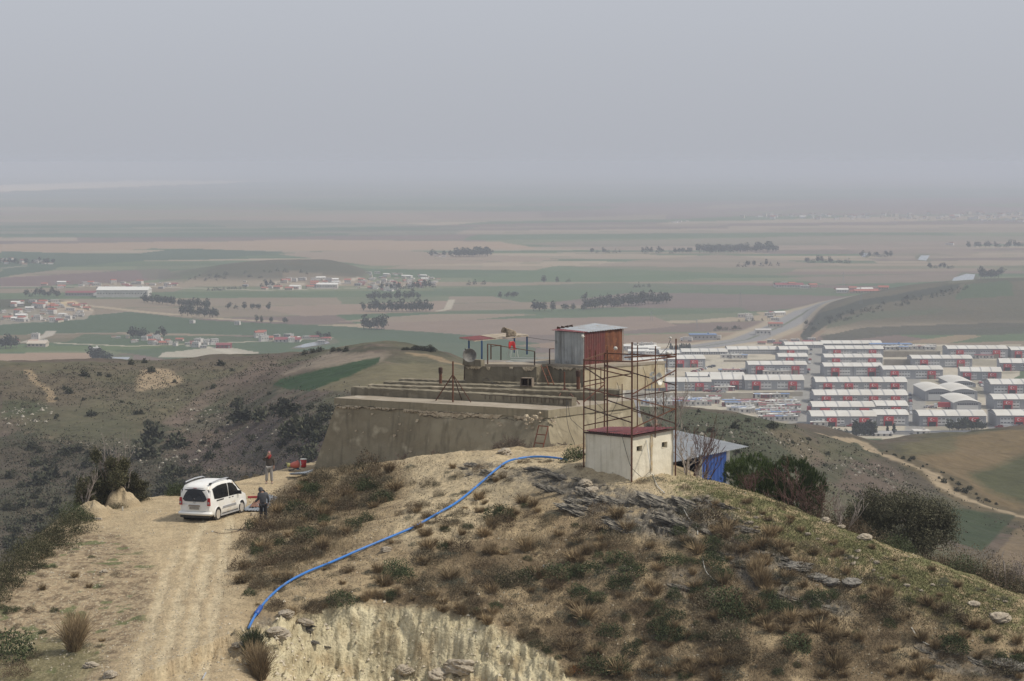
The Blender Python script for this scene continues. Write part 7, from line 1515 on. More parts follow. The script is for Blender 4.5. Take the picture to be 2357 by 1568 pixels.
def row(u0, v0, u1, v1, n, h0, lab, cyp=False, jit=3, wsc=1.0):
    for i in range(n): t = (i + rs.uniform(-.3, .3)) / max(1, n - 1); far_tree(u0 + (u1 - u0) * t, v0 + (v1 - v0) * t + rs.uniform(-jit, jit) * .3, h0 * rs.uniform(.75, 1.15), lab, lab + 's'[:0] + ' (row)' if False else lab, cyp, wsc)
row(838,758,885,758,6,24,'big tree in the clump standing alone behind the canopy field',wsc=1.2); row(862,717,990,717,17,20,'tree in the dense row left above the canopy',wsc=1.1); row(832,716,850,716,2,17,'tree of the pair left of the dense row',wsc=1.2)
row(1232,716,1268,716,4,18,'tree in the small group left of the long tree row',wsc=1.2); row(1298,715,1345,714,3,15,'single tree between the small group and the long row',wsc=1.3); row(1350,712,1535,698,24,22,'tree in the long row behind the tin shack',wsc=1.2)
row(990,591,1035,590,5,11,'tree at the farmstead in the middle distance',wsc=1.2); row(1048,592,1122,590,13,18,'tree in the round grove by the middle farmstead',wsc=1.3); row(1365,583,1425,582,6,9,'far tree in a low row left of the wood',wsc=1.3)
row(1477,583,1520,583,6,11,'tree in the first small far grove',wsc=1.2); row(1545,583,1590,583,6,11,'tree in the second small far grove',wsc=1.2); row(1612,583,1785,580,26,17,'tree in the long dark far wood',wsc=1.2); row(2232,571,2357,569,12,12,'tree at the far right farm',wsc=1.2)
row(1985,591,2050,592,9,10,'tree by the far river bend',wsc=1.3); row(1855,605,1955,606,12,11,'tree in the scattered row before the river',wsc=1.1); row(2140,618,2195,619,8,9,'tree in the low row by the right river',wsc=1.3); row(2260,642,2298,640,6,20,'tree in the grove beside the right river',wsc=1.3)
row(1700,614,1790,612,8,12,'scattered tree in the fields right of centre'); row(1150,687,1182,686,3,13,'tree of the pair in the green field',wsc=1.3); row(1075,656,1110,655,3,12,'tree right of the village'); row(1255,652,1305,650,3,12,'lone tree in the middle fields',wsc=1.2); row(1340,688,1350,688,2,11,'small tree above the long row'); row(1380,690,1440,688,4,11,'tree behind the long row'); row(1460,662,1492,661,4,9,'tree in the far middle field')
row(212,836,240,834,4,28,'large dark tree on the river bank at left',wsc=1.2); row(362,780,372,778,2,20,'tall tree by the road to the river houses'); row(305,778,330,778,4,18,'dark bushy tree by the bend of the river',wsc=1.4); row(0,802,34,801,4,24,'dark tree in the grove at the left edge',wsc=1.3); row(420,727,500,732,9,20,'tree along the embankment line',wsc=1.2)
row(330,696,480,712,18,17,'tree in the scattered row before the long embankment'); row(520,712,612,714,6,13,'small tree in the fields left of centre'); row(585,742,650,745,4,13,'tree at the end of the embankment'); row(735,780,760,778,3,13,'tree on the river bank at centre left',wsc=1.3); row(0,608,120,606,16,10,'tree in the far left hamlet',wsc=1.2)
row(600,662,640,660,4,12,'tree on the main road in the left village'); row(850,690,960,688,12,14,'tree at the front of the village',wsc=1.3); row(880,668,1000,662,14,13,'tree between the village houses'); row(60,682,130,684,8,15,'dark tree above the quarry'); row(480,670,560,665,10,9,'small tree by the main road')
row(1545,806,1590,806,10,14,'dark cypress by the petrol station lane',True); row(1967,1003,2018,1003,11,34,'tall dark cypress before the factory fence',True,1.3); row(2050,998,2062,998,2,22,'narrow cypress in front of the right halls',True); row(2192,992,2268,990,16,20,'dark tree in the belt before the right hall',wsc=1.3); row(1905,1000,1952,1004,6,15,'dark tree at the left end of the factory fence',wsc=1.3)
row(1700,740,1760,738,4,7,'small tree near the highway houses'); row(1650,762,1700,758,7,10,'dark tree in the orchard before the highway',wsc=1.3)
for i in range(70):
    t = rs.rand(); u = 1850 + 380 * t; v = (745 - 92 * t ** .8) + rs.uniform(0, 22) * (1 - t * .5); far_tree(u, v + 6, rs.uniform(5, 9), 'dark shrub on the crest of the hill beyond the factories', 'shrubs on the hill beyond the factories', False, 1.3, 1900)
for i in range(30):
    t = rs.rand(); far_tree(430 + 300 * t, 640 - 14 * t + rs.uniform(-6, 10), rs.uniform(4, 8), 'orchard tree on the slope of the far left hill', 'orchard trees on the far left hill', False, 1.3, 2500)
FT.sort(key=lambda a: -a[2] * a[6] - (50 if a[5] else 0)); FAR_REST = FT[290:]
for a_ in FT[:290]: far_tree_now(*a_)
if FAR_REST:
    V_ = []
    for (u, v, hpx, lab, grp, cyp, wsc, ymin) in FAR_REST:
        h = fhit(u, v, ymin) or G(u, v); hm = px2m(hpx, h.y); p_, d_ = dome_pts(70, hm * .5 * wsc, hm, rs, .3, .5, 3); V_.append(leaves(p_, hm * .22, rs, d_, .7) + np.array(tuple(h)))
    o = tri_mesh('distant_trees', np.concatenate(V_), 4, M_FTREE); tag(o, 'small far trees and shrubs scattered over the plain', kind='stuff')
# ================================================================ BUILDINGS
M_HW = mat('house_white', (.58,.56,.52), .9, (.46,.43,.39), .3); M_HB = mat('house_beige', (.46,.40,.32), .9); M_HG = mat('house_grey', (.32,.31,.30), .9); M_RT = mat('roof_tile', (.30,.10,.07), .9); M_RF = mat('roof_flat', (.42,.40,.37), .9); M_RBL = mat('roof_blue', (.12,.20,.36), .7); M_RM = mat('roof_maroon', (.20,.045,.05), .8); M_WIN = mat('window_dark', (.04,.045,.05), .3); M_RWH = mat('roof_white', (.62,.61,.57), .8)
def house_proto(wm, rm, w_, d_, h_, gable):
    e = bpy.data.objects.new('house', None); a = MB().box((0, 0, h_ / 2), (w_, d_, h_)); wl = obj('wall', a.v, a.f, wm, e, False, False); r = MB(); x, y = w_ / 2 + .4, d_ / 2 + .4
    if gable: r.add([(-x, -y, h_), (x, -y, h_), (x, y, h_), (-x, y, h_), (-x, 0, h_ + gable), (x, 0, h_ + gable)], [(0, 1, 5, 4), (2, 3, 4, 5), (1, 2, 5), (3, 0, 4), (0, 3, 2, 1)])
    else: r.box((0, 0, h_ + .15), (w_ + .5, d_ + .5, .3)).box((w_ * .2, 0, h_ + .8), (1.2, 1.2, 1.2))
    rf = obj('roof', r.v, r.f, rm, e, False, False); out = [e, wl, rf]
    for i in range(int(w_ // 3)): q = MB().box((-w_ / 2 + 1.7 + i * 3, -d_ / 2 - .03, h_ * .55), (1.1, .1, 1.1)); out.append(obj('window', q.v, q.f, M_WIN, e, False, False))
    q = MB().box((w_ / 2 - .9, -d_ / 2 - .03, 1.05), (.9, .1, 2.1)); out.append(obj('door', q.v, q.f, M_HG, e, False, False)); return out
HP = [house_proto(M_HW, M_RF, 11, 8, 3.4, 0), house_proto(M_HB, M_RT, 12, 9, 3.2, 2), house_proto(M_HW, M_RT, 10, 8, 6, 1.8), house_proto(M_HG, M_RF, 9, 8, 3.2, 0), house_proto(M_HW, M_RWH, 14, 9, 4, 1.5), house_proto(M_HW, M_RF, 9, 8, 6.4, 0), house_proto(M_HB, M_RM, 12, 8, 3, 1.4)]
CONT = [house_proto(M_HW, M_RWH, 7, 2.8, 2.6, 0), house_proto(M_HW, M_RBL, 7, 2.8, 2.6, .4), house_proto(M_HW, M_RM, 7, 2.8, 2.6, .4), house_proto(M_RM, M_RWH, 7, 2.8, 2.6, .3)]
def put_tree(prs, name, loc, rz, s, lab, cat, grp, parts=True):
    o = prs[0].copy(); o.name = name; COL.objects.link(o); o.location = loc; o.rotation_euler = (0, 0, rz); o.scale = s if isinstance(s, tuple) else (s, s, s)
    for c_ in prs[1:] if parts else prs[1:3]: q = c_.copy(); q.parent = o; COL.objects.link(q)
    tag(o, lab, cat, grp); return o
HS = []
def village(poly, n, s0, s1, lab, kinds=(0, 1, 2, 3, 3, 4, 5, 5, 0, 6), rot=.5, ymin=1150, parts=True):
    us_, vs2 = [p[0] for p in poly], [p[1] for p in poly]; k = 0
    while k < n:
        u, v = rs.uniform(min(us_), max(us_)), rs.uniform(min(vs2), max(vs2))
        if not inpoly(poly, np.array([u]), np.array([v]))[0]: continue
        h = fhit(u, v, ymin) or G(u, v); kk = list(kinds)[rs.randint(len(list(kinds)))]; HS.append((kk, h, rs.uniform(-rot, rot), rs.uniform(s0, s1) * .72, lab, parts)); k += 1
village([(95,655),(200,650),(420,655),(420,664),(240,668),(95,664)], 40, .6, 1.1, 'low house of the left village along the main road')
village([(560,648),(820,640),(830,664),(640,670),(560,664)], 34, .5, 1.2, 'white house at the foot of the far left hill')
village([(840,625),(900,628),(1010,640),(1010,656),(900,672),(820,668)], 85, .5, .95, 'small white house in the crowded centre village')
village([(0,705),(90,692),(215,706),(210,722),(140,742),(0,745)], 85, .5, 1.0, 'house of the cramped village under the quarry')
village([(0,770),(120,765),(110,790),(60,800),(0,795)], 5, .8, 1.2, 'farm building at the left edge by the field road'); village([(240,776),(420,780),(500,790),(480,804),(300,790)], 40, .4, .9, 'low shed among the clutter by the left river'); village([(590,772),(760,780),(740,790),(600,786)], 16, .6, 1.0, 'small building on the river bank at centre left'); village([(360,742),(640,746),(560,752)], 2, .6, .8, 'tiny field hut in the green strip')
village([(1690,498),(1760,496),(1900,494),(2357,492),(2357,511),(2150,508),(1900,506),(1690,504)], 120, .9, 1.7, 'distant pale house of the far right town', (0, 2, 4, 5), .5, 1150, False)
village([(1545,510),(1600,509),(1600,514),(1545,514)], 4, .9, 1.3, 'distant white shed alone in the far fields', (0, 4), .4, 1150, False); village([(1000,588),(1045,588),(1045,592),(1000,592)], 5, .6, .9, 'farm house of the middle farmstead'); village([(1780,655),(1880,655),(1880,664),(1780,664)], 8, .7, 1.3, 'farm building in the fields before the right hill'); village([(1925,666),(2060,662),(2020,674),(1930,676)], 9, .7, 1.3, 'red roofed building at the highway exit', (1, 4, 6))
village([(1700,730),(1810,722),(1800,742),(1720,748)], 8, .7, 1.2, 'house by the highway before the right hill'); village([(1720,790),(1800,775),(1880,780),(1900,797),(1760,800)], 9, .6, 1.1, 'small house above the factory halls', (0, 3, 6)); village([(0,600),(120,598),(120,610),(0,610)], 14, .6, 1.0, 'house of the far left hamlet'); village([(2180,560),(2357,562),(2357,568),(2180,568)], 4, .8, 1.2, 'farm house at the far right')
village([(1440,788),(1500,795),(1540,800),(1500,830),(1440,820)], 10, .8, 1.2, 'white shed left of the factory halls', (0, 4)); village([(0,412),(330,404),(560,404),(560,410),(0,420)], 30, 2.5, 5, 'hazy building near the pale runway strip', (0, 5), .3, 1150, False); village([(1480,412),(1900,410),(1900,418),(1480,418)], 30, 2.5, 4.5, 'barely visible building in the haze at right', (0, 5), .3, 1150, False)
HS.sort(key=lambda a: -a[3] / a[1].y)
for kk, h, rz_, s_, lab, pt_ in HS[:280]: put_tree(HP[kk], 'house', h, rz_, s_, lab, 'house', lab, pt_)
mb = MB()
for kk, h, rz_, s_, lab, pt_ in HS[280:]: d_ = HP[kk][1].data.vertices[6].co * s_; R_ = Matrix.Rotation(rz_, 3, 'Z'); mb.box(h + Vector((0, 0, d_.z / 2)), (d_.x * 2, d_.y * 2, d_.z), R_, kk % 2); mb.box(h + Vector((0, 0, d_.z * 1.08)), (d_.x * 2.1, d_.y * 2.1, d_.z * .16), R_, 2 if kk in (1, 2, 6) else 3)
o = mb.build('distant_houses', [M_HW, M_HB, M_RT, M_RF]); tag(o, 'tiny far houses of the hazy towns', kind='stuff')
# single large buildings
def big(u0, u1, vb, hpx, dep, rise, wm, rm, name, lab, cat='building', ang=0.0, n=1):
    a, b = G(u0, vb), G(u1, vb); w_ = (b - a).length; h_ = px2m(hpx, a.y); prs = house_proto(wm, rm, w_, dep, h_, rise); c_ = (a + b) / 2 + Vector((0, dep / 2, 0)); put_tree(prs, name, c_, ang, 1, lab, cat, None)
big(222,340,685,17,30,3,M_HW,M_RWH,'warehouse','big white warehouse beside the left village','warehouse'); big(150,215,682,8,25,1.5,M_HG,M_RM,'farm_shed','long dark shed with maroon roof left of the white warehouse','shed'); big(497,530,802,8,12,1.2,M_RM,M_RM,'barn','dark red barn beside the pale dirt yard','barn'); big(62,105,799,8,14,2,M_HB,M_HB,'farmhouse','wide beige farmhouse with pillars in the field at left','house'); big(206,228,810,9,5,0,M_HW,M_RWH,'billboard_shed','white box shed at the field edge above the river tree','shed')
big(632,690,788,6,16,1.5,M_HW,M_RM,'boathouse','red roofed building at the river bank end','building'); big(728,776,664,9,22,1.5,M_HW,M_RWH,'workshop','white workshop at the foot of the far left hill','workshop'); big(1786,1850,662,6,25,2,M_HW,M_RM,'barn','red roofed farm complex in the fields before the right hill','barn'); big(1968,2050,675,5,20,1.5,M_HB,M_RT,'depot','long red roofed depot at the hill foot','depot')
big(1588,1650,783,12,14,0,M_HG,M_RBL,'petrol_station','grey petrol station with flat blue canopy in the dirt yard','petrol station'); big(2005,2100,801,8,12,0,M_HW,M_RBL,'row_building','long low white building with blue roof edges behind the halls','building'); big(1770,1802,754,9,8,1,M_HB,M_RT,'house','orange house beside the highway','house'); big(1740,1775,772,12,10,1,M_HW,M_RF,'house','white two storey house beside the highway','house')
# ================================================================ FACTORY HALLS
M_FW = mat('hall_grey', (.26,.27,.285), .7); M_FP = mat('hall_panel', (.52,.525,.52), .7); M_FR = mat('hall_roof', (.60,.585,.54), .7, (.50,.475,.42), .05); M_FRG = mat('hall_roof_joint', (.33,.33,.325), .7); M_FRED = mat('hall_red', (.42,.028,.035), .6); M_FWH = mat('flag_white', (.70,.66,.64), .7); M_FOPEN = mat('hall_door', (.33,.27,.2), .8, (.05,.05,.05), .2, fac=(.45,.55)); M_FDK = mat('hall_opening', (.035,.035,.04), .8)
c6 = lambda x, y: (1841.3 + x * .21878, 782.5 + y * .21878)
c5 = lambda x, y: (1496 + x * .19531, 765.3 + y * .19531)
def hall(cv, x0, x1, yb, ye, yt, portals, lab, ang=0.0, gable=False, wm=None, dep=24, flag=True):
    (u0, vb), (u1, _), (_, ve), (_, vt) = cv(x0, yb), cv(x1, yb), cv(x0, ye), cv(x0, yt)
    a, b = G(u0, vb), G(u1, vb); W_ = (b.x - a.x) / math.cos(ang) if not gable else (b.x - a.x); Y = a.y; hh = H - slope(ve) * Y; e = empty('factory_hall', (a.x, Y, 0), ang, lab, 'factory hall'); wm = wm or M_FW
    if gable: dep = 45
    rise = min(6, max(1.6, (H - slope(vt) * (Y + dep * .55)) - hh)); n = 10
    def arc(t): return hh + rise * (1 - (2 * t - 1) ** 2)
    mb = MB(); rf = MB()
    if not gable:
        fr = [(dep * i / n, arc(i / n)) for i in range(n + 1)]; vs_ = [(0, 0, 0), (0, dep, 0)] + [(0, y, z) for y, z in fr[::-1]]; k = len(vs_); mb.add(vs_ + [(W_, y, z) for x, y, z in vs_], [tuple(range(k - 1, -1, -1)), tuple(range(k, 2 * k)), (0, k, k + k - 1, k - 1), (1, 2, k + 2, k + 1)])
        nb = max(3, round(W_ / 7.2)); bw = W_ / nb
        for j in range(nb):
            for (xa, xb, mi, dz) in ((j * bw + (.45 if j else -.4), (j + 1) * bw - .45 if j < nb - 1 else W_ + .4, 0, .12), (j * bw + bw - .45, (j + 1) * bw + .45, 1, .06)):
                if mi == 1 and j == nb - 1: continue
                p_ = [(xa, y * 1.03 - .5, z + dz + .08) for y, z in fr] + [(xb, y * 1.03 - .5, z + dz + .08) for y, z in fr]; q = n + 1; rf.add(p_, [(i, q + i, q + i + 1, i + 1) for i in range(n)] + [(0, n, q + n, q)], mi)
    else:
        fr = [(W_ * i / n, arc(i / n)) for i in range(n + 1)]; vs_ = [(W_, 0, 0), (0, 0, 0)] + [(x, 0, z) for x, z in fr]; k = len(vs_); mb.add(vs_ + [(x, dep, z) for x, y, z in vs_], [tuple(range(k - 1, -1, -1)), tuple(range(k, 2 * k)), (0, k - 1, 2 * k - 1, k), (1, k + 1, k + 2, 2)])
        p_ = [(x * 1.02 - .3, -.5, z + .15) for x, z in fr] + [(x * 1.02 - .3, dep + .5, z + .15) for x, z in fr]; rf.add(p_, [(i, i + 1, n + 2 + i, n + 1 + i) for i in range(n)], 0)
    mb.build('wall', wm, e); rf.build('roof', [M_FR, M_FRG], e)
    if gable:
        MB().box((W_ / 2, -.06, hh * .42), (W_ * .78, .2, hh * .62)).build('wall_panel', M_FP, e); q = MB()
        for i in range(9): q.box((W_ * (.17 + .083 * i), -.1, hh * .86), (W_ * .055, .2, .8))
        return q.build('window_band', M_WIN, e)
    pts = [(G(cv(px, yb)[0], vb).x - a.x) / math.cos(ang) for px in portals]; pw = 5.2; xs_ = sorted(pts); secs = []; wid = 0
    # white panels either side of each portal
    cuts = [0] + [(xs_[i] + xs_[i + 1]) / 2 for i in range(len(xs_) - 1)] + [W_] if xs_ else [0, W_]
    for i in range(len(cuts) - 1):
        l, r = cuts[i] + 1.8, cuts[i + 1] - 1.8; seg_ = [(l, r)]
        if xs_: seg_ = [(l, xs_[i] - pw / 2 - .2), (xs_[i] + pw / 2 + .2, r)]
        for (p0, p1) in seg_:
            if p1 - p0 < 1.5: continue
            MB().box(((p0 + p1) / 2, -.05, hh * .50), (p1 - p0, .16, hh * .66)).build('wall_panel', M_FP, e); q = MB()
            m_ = max(2, int((p1 - p0) / 1.7)); st = (p1 - p0) / m_
            for zf in (.74, .40):
                for j in range(m_): q.box((p0 + st * (j + .5), -.12, hh * zf), (st * .7, .1, .5))
            q.build('window_band', M_WIN, e)
    for i, px in enumerate(xs_):
        po = MB().box((px, -.9, hh * .68), (pw, 1.6, hh * .40)).box((px - pw / 2 + .3, -.5, hh * .25), (.5, 1.0, hh * .5)).box((px + pw / 2 - .3, -.5, hh * .25), (.5, 1.0, hh * .5)).build('portal', M_FRED, e)
        MB().box((px, -.12, hh * .24), (pw - 1.4, .2, hh * .47)).build('door', (M_FDK, M_FOPEN, M_FDK)[i % 3], po)
        if flag:
            q = MB(); cx, cz, R = px - .55, hh * .70, .8; oa = [(cx + R * math.cos(t), cz + R * math.sin(t)) for t in np.linspace(.55, 2 * math.pi - .55, 18)]; ia = [(cx + .24 + .64 * math.cos(t), cz + .64 * math.sin(t)) for t in np.linspace(.62, 2 * math.pi - .62, 18)]
            q.add([(x, -1.74, z) for x, z in oa] + [(x, -1.74, z) for x, z in ia], [(j, j + 1, 19 + j, 18 + j) for j in range(17)])
            st_ = [(cx + 1.05 + (.38 if j % 2 == 0 else .15) * math.cos(math.pi + j * math.pi / 5), cz + (.38 if j % 2 == 0 else .15) * math.sin(math.pi + j * math.pi / 5)) for j in range(10)]; q.add([(x, -1.74, z) for x, z in st_] + [(cx + 1.05, -1.74, cz)], [(j, (j + 1) % 10, 10) for j in range(10)]); q.build('crescent_and_star', M_FWH, po)
hall(c6,125,802,912,808,745,(332,673),'nearest grey hall at bottom left of the factory block, one portal topped orange'); hall(c6,806,1142,905,792,755,(930,),'short hall joined to the right of the nearest bottom left hall')
hall(c6,138,800,790,708,648,(262,675),'hall second from the bottom in the middle column',flag=False); hall(c6,806,1135,790,697,640,(1008,),'short hall joined to the right of the second row hall')
hall(c6,155,1130,668,585,525,(274,500,772,1003),'long dusty hall third from the bottom in the middle column'); hall(c6,170,1125,540,447,390,(290,512,775,998),'long dusty hall fourth from the bottom in the middle column')
hall(c6,258,556,385,283,252,(370,),'hall fifth from the bottom in the middle column, left half'); hall(c6,562,870,385,283,255,(754,),'hall fifth from the bottom in the middle column, right half'); hall(c6,265,870,268,187,155,(378,757),'hall sixth from the bottom in the middle column'); hall(c6,275,878,172,98,65,(388,762),'hall at the top of the middle column')
hall(c6,878,1503,412,315,285,(993,1382),'hall joined right of the middle column, level with its fifth row'); hall(c6,1183,1812,290,200,165,(1303,1690),'hall right of the ribbed retaining walls'); hall(c6,1558,2185,195,97,65,(1680,2065),'hall at the top right behind the others')
hall(c6,1258,1958,910,803,738,(1392,1826),'nearest hall at the bottom right of the middle street'); hall(c6,2070,2700,918,800,735,(2305,2560),'nearest hall cut by the right edge, front row'); hall(c6,2040,2700,730,628,570,(2184,2500),'hall cut by the right edge, second row'); hall(c6,2010,2700,575,470,412,(2232,2520),'hall cut by the right edge, third row')
hall(c6,1690,2112,425,335,285,(1755,2015),'hall turned slightly askew right of centre, lower one',-.10); hall(c6,2105,2700,325,245,195,(2180,2400),'askew hall at the upper right edge',-.10); hall(c6,2225,2700,190,110,75,(2295,2500),'hall cut by the right edge at the top')
hall(c6,1585,1850,500,460,402,(),'round roofed hall at the back of the arched group',0,True); hall(c6,1320,1590,645,545,475,(),'round roofed hall at the left of the arched group',0,True); hall(c6,1592,1868,640,548,480,(),'round roofed hall in the middle of the arched group',0,True); hall(c6,1618,1908,745,665,600,(),'round roofed hall at the front of the arched group',0,True)
hall(c5,1532,1865,270,205,165,(1658,),'small hall at the top of the left block'); hall(c5,1520,1860,360,290,255,(1646,),'small hall second in the left block'); hall(c5,1163,1848,495,385,350,(1292,1713),'wide hall third in the left block with white containers before it')
hall(c5,1120,1815,680,565,500,(1251,1680),'hall in the long row behind the tower, right part'); hall(c5,722,1118,672,558,492,(995,),'hall in the long row behind the tower, middle part'); hall(c5,50,720,690,585,545,(152,582),'hall in the long row behind the tower, left part'); hall(c5,445,1118,560,520,490,(),'rear hall roof showing above the long row',0)
hall(c5,195,655,415,318,268,(355,520),'hall seen askew behind the tower dish',.10); hall(c5,-190,160,450,345,300,(40,),'hall left of the askew one behind the tower',.10); hall(c5,918,1528,255,205,168,(),'pale grey hall without portal at the upper left'); hall(c5,378,915,262,232,192,(),'low pale hall further left behind the white sheds'); hall(c5,1597,2035,185,150,112,(),'pale hall at the top beyond the street'); hall(c6,240,862,72,42,8,(),'hall with round white roof at the very top of the block'); hall(c5,120,380,262,250,222,(),'small pale hall at the far left of the halls')
# retaining walls, containers, cars
def rwall(cv, x0, x1, yb, yt, m, lab, ribs=0):
    (u0, vb), (u1, _), (_, vt) = cv(x0, yb), cv(x1, yb), cv(x0, yt); a, b = G(u0, vb), G(u1, vb); h_ = H - slope(vt) * a.y; e = empty('retaining_wall', (a.x, a.y, 0), 0, lab, 'retaining wall'); W_ = b.x - a.x; MB().box((W_ / 2, .5, h_ / 2), (W_, 1, h_)).build('wall', m, e)
    if ribs:
        for i in range(ribs): MB().box((W_ * (i + .5) / ribs, -.25, h_ / 2), (W_ / ribs * .45, .5, h_ * .98)).build('rib', m, e)
M_RW = mat('retaining_concrete', (.40,.36,.29), .9, (.32,.28,.22), .2)
rwall(c5,-300,1215,795,712,M_RW,'long pale concrete retaining wall below the left halls'); rwall(c5,1215,1800,752,700,M_RW,'lower retaining wall right of the long one'); rwall(c6,880,1475,180,118,M_RW,'upper ribbed retaining wall behind the halls',34); rwall(c6,880,1178,275,203,M_RW,'lower ribbed retaining wall behind the halls',20); rwall(c5,870,1500,350,322,M_RW,'pale retaining wall behind the container office')
def containers(cv, x0, x1, y, n, lab, rot=0.0, s=1.0):
    for i in range(n): u, v = cv(x0 + (x1 - x0) * (i + .5) / n, y + rs.uniform(-4, 4)); put_tree(CONT[(0, 0, 0, 1, 2, 3)[rs.randint(6)]], 'container_unit', G(u, v), rot + rs.uniform(-.04, .04), (s * rs.uniform(.75, 1.1), s, s), lab, 'container', lab)
for (x0, x1, y, n) in ((1235,1610,775,7),(-100,780,840,15),(-100,700,860,12),(890,1270,872,8),(1330,1720,880,9),(1340,1700,850,7),(960,1180,935,5),(1310,1740,965,9),(1330,1640,945,6),(1330,1700,1040,8),(1420,1650,1015,5),(700,790,800,2),(890,1260,845,8),(1330,1720,905,8),(960,1170,915,5),(1100,1180,950,2),(1320,1730,990,8),(200,780,825,11)): containers(c5, x0, x1, y, n, 'small container dwelling below the long retaining wall')
containers(c5,875,1120,305,6,'white container in front of the upper left halls'); containers(c5,830,1130,480,6,'container of the dark roofed office row'); containers(c5,1370,1640,498,6,'white container standing before the wide left hall'); containers(c5,760,960,690,5,'white container stacked before the long row'); containers(c6,880,1390,105,11,'container in the long row above the ribbed walls'); containers(c6,1870,2010,195,4,'white container beside the upper right halls'); containers(c6,400,540,380,4,'white container against the fifth row hall'); containers(c6,140,240,912,2,'white container at the corner of the nearest hall'); containers(c6,1330,1480,285,3,'white container before the hall right of the ribbed walls')
M_CARC = [mat('car_white', (.6,.6,.6), .3), mat('car_dark', (.05,.055,.07), .3), mat('car_red', (.25,.03,.03), .3), mat('car_silver', (.32,.33,.34), .3)]
def car_proto(m):
    e = bpy.data.objects.new('parked_car', None); b = MB(); b.add([(-.85,-2.1,.3),(.85,-2.1,.3),(.85,2.1,.3),(-.85,2.1,.3),(-.85,-2.1,.8),(.85,-2.1,.8),(.85,2.1,.75),(-.85,2.1,.75),(-.65,-1.6,1.42),(.65,-1.6,1.42),(.65,.5,1.42),(-.65,.5,1.42),(.82,-1.95,.85),(-.82,-1.95,.85),(.82,1.2,.85),(-.82,1.2,.85)], [(0,3,2,1),(0,1,5,4),(1,2,6,5),(2,3,7,6),(3,0,4,7),(4,5,6,7),(13,12,9,8),(12,14,10,9),(14,15,11,10),(15,13,8,11),(8,9,10,11)])
    o = [e, obj('body', b.v, b.f, m, e, False, False)]; w_ = MB().box((0, -.5, 1.12), (1.52, 2.5, .36)); o.append(obj('windows', w_.v, w_.f, M_GLASS, e, False, False))
    for x in (-.8, .8):
        for y in (-1.3, 1.3): q = MB().bar((x - .1, y, .32), (x + .1, y, .32), .32, n=10); o.append(obj('wheel', q.v, q.f, M_TYRE, e, False, False))
    return o
CARS = [car_proto(m) for m in M_CARC]
def cars(cv, x0, y0, x1, y1, n, lab, rz=0.0):
    for i in range(n): t = (i + rs.uniform(.1, .9)) / n; u, v = cv(x0 + (x1 - x0) * t, y0 + (y1 - y0) * t); put_tree(CARS[rs.randint(4)], 'parked_car', G(u, v), rz + rs.uniform(-.15, .15), 1.05, lab, 'car', lab)
cars(c6,140,400,120,680,12,'car parked along the left side of the dusty halls'); cars(c6,1155,560,1165,800,9,'car parked along the right side of the middle column'); cars(c6,120,100,80,380,6,'car on the upper part of the main factory street'); cars(c5,480,480,760,400,6,'car in the yard by the askew hall',1.2); cars(c6,1320,715,1420,718,4,'car in the yard behind the nearest right hall',1.5); cars(c6,400,912,720,915,4,'car in front of the nearest hall',1.5); cars(c6,2090,925,2350,920,6,'car in front of the right edge hall',1.5)
cars(c6,2080,190,2100,195,2,'car beside the top right hall',1.5); cars(c6,1890,450,1920,500,5,'car in the lane right of the arched halls'); cars(c5,690,820,760,830,3,'car among the container dwellings',1.2); cars(c5,1180,940,1240,935,3,'car in the gap between the container rows',1.2); cars(c6,1230,500,1300,520,4,'car in the scrap yard left of the arched halls',1.2); cars(c5,640,700,900,715,5,'car before the long row of halls',1.5)
def truck(cv, x, y, rz, m, lab):
    u, v = cv(x, y); e = empty('truck', tuple(G(u, v)), rz, lab, 'truck'); MB().box((0, 3.9, 1.7), (2.3, 1.9, 2.3), taper=.92).build('cab', M_CARC[0], e); MB().box((0, -1, 2.2), (2.4, 7.2, 2.7)).build('box', m, e)
    for x_ in (-1, 1):
        for y_ in (3.6, -2, -3.4): MB().bar((x_ - .15, y_, .5), (x_ + .15, y_, .5), .5, n=10).build('wheel', M_TYRE, e)
truck(c6,100,765,0,M_FRED,'red lorry parked at the left end of the nearest halls'); truck(c6,1500,722,1.4,M_FRED,'red and white lorry in the yard behind the nearest right hall'); truck(c5,240,500,.3,M_HW,'white lorry in the yard by the dish'); truck(c5,430,105,1.3,M_HW,'white lorry left of the petrol station'); truck(c5,770,85,1.3,M_HW,'white tanker lorry right of the petrol station'); truck(c6,1370,98,1.5,M_HW,'white bus shaped lorry above the ribbed walls')
u, v = c6(2225, 725)
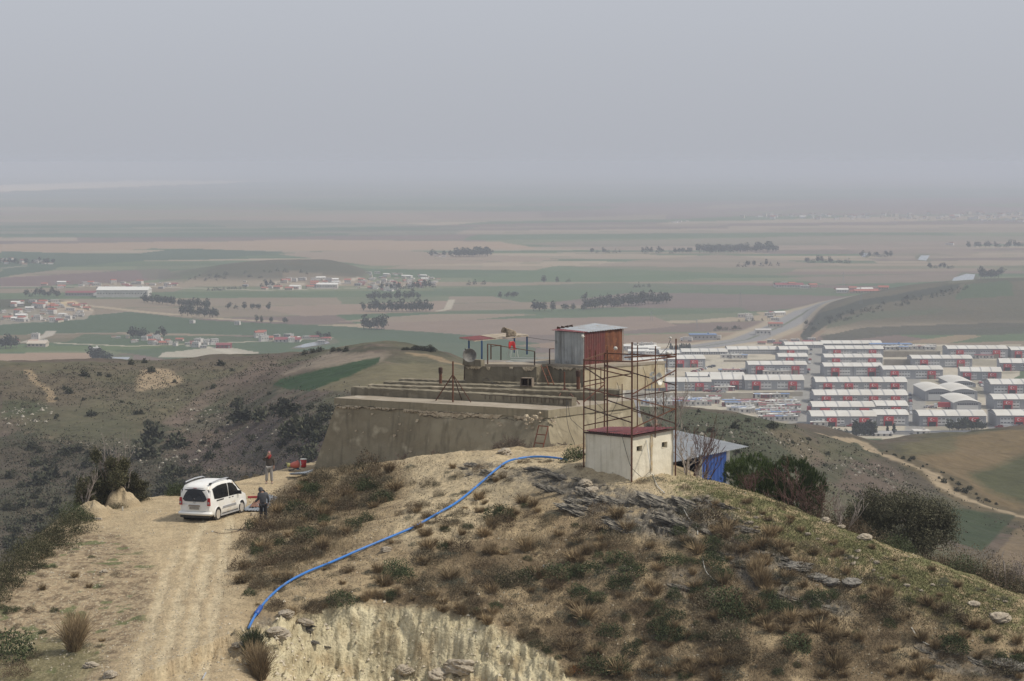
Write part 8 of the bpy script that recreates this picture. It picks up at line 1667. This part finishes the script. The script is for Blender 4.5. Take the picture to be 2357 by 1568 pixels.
# dark entrance gate with its name board
u0, v0 = c5(1690, 1105); u1, v1 = c5(1885, 1145); a, b = G(u0, v1), G(u1, v1); e = empty('entrance_gate', (a.x, a.y, 0), 0, 'dark entrance gate with a white name board at the foot of the factory street', 'gate'); W_ = b.x - a.x; hz_ = px2m(9, a.y)
MB().box((W_ * .93, 0, hz_ * .5), (W_ * .1, 1.4, hz_)).build('pillar', M_FDK, e); MB().box((W_ * .42, 0, hz_ * .75), (W_ * .92, 1.0, hz_ * .35)).build('beam', M_FDK, e)
cu = bpy.data.curves.new('lettering', 'FONT'); cu.body = 'MORSAN'; cu.size = 1.9; cu.extrude = .02; co = bpy.data.objects.new('lettering', cu); me = bpy.data.meshes.new_from_object(co); lo = bpy.data.objects.new('lettering', me); COL.objects.link(lo); me.materials.append(M_FWH); lo.parent = e; lo.location = (W_ * .60, -.56, hz_ * .66); lo.rotation_euler = (math.pi / 2, 0, 0)
big(*[c6(790,0)[0], c6(975,0)[0]], c6(0,1015)[1], 6, 8, 1, M_HW, M_HG, 'guard_house', 'low white guard house among the cypresses before the factory fence', 'house'); big(c6(1205,0)[0], c6(1370,0)[0], c6(0,1000)[1], 8, 9, 0, M_HW, M_HW, 'gate_house', 'flat white gate house at the fence right of the cypresses', 'house')
rwall(c6,-100,2700,975,957,M_FW,'long grey boundary wall in front of the factory halls')
# masts and pylons
for (u, v0, vt, lab) in ((2100-700+0,0,0,''),): pass
for (u, vb, vt) in ((1942,660,625),(1983,700,672),(1705,705,670),(1770,738,712),(1500,738,715),(1605,760,735),(1040,840,820)):
    h = fhit(u, vb, 1150) or G(u, vb); e = empty('pylon', tuple(h), 0, 'thin lattice power pylon standing in the fields', 'pylon', 'pylons in the fields'); hm = px2m(vb - vt, h.y); MB().bar((-1, 0, 0), (0, 0, hm), .16, n=4).bar((1, 0, 0), (0, 0, hm), .16, n=4).build('leg', M_FW, e); MB().bar((-2.5, 0, hm * .85), (2.5, 0, hm * .85), .12, n=4).build('cross_arm', M_FW, e)
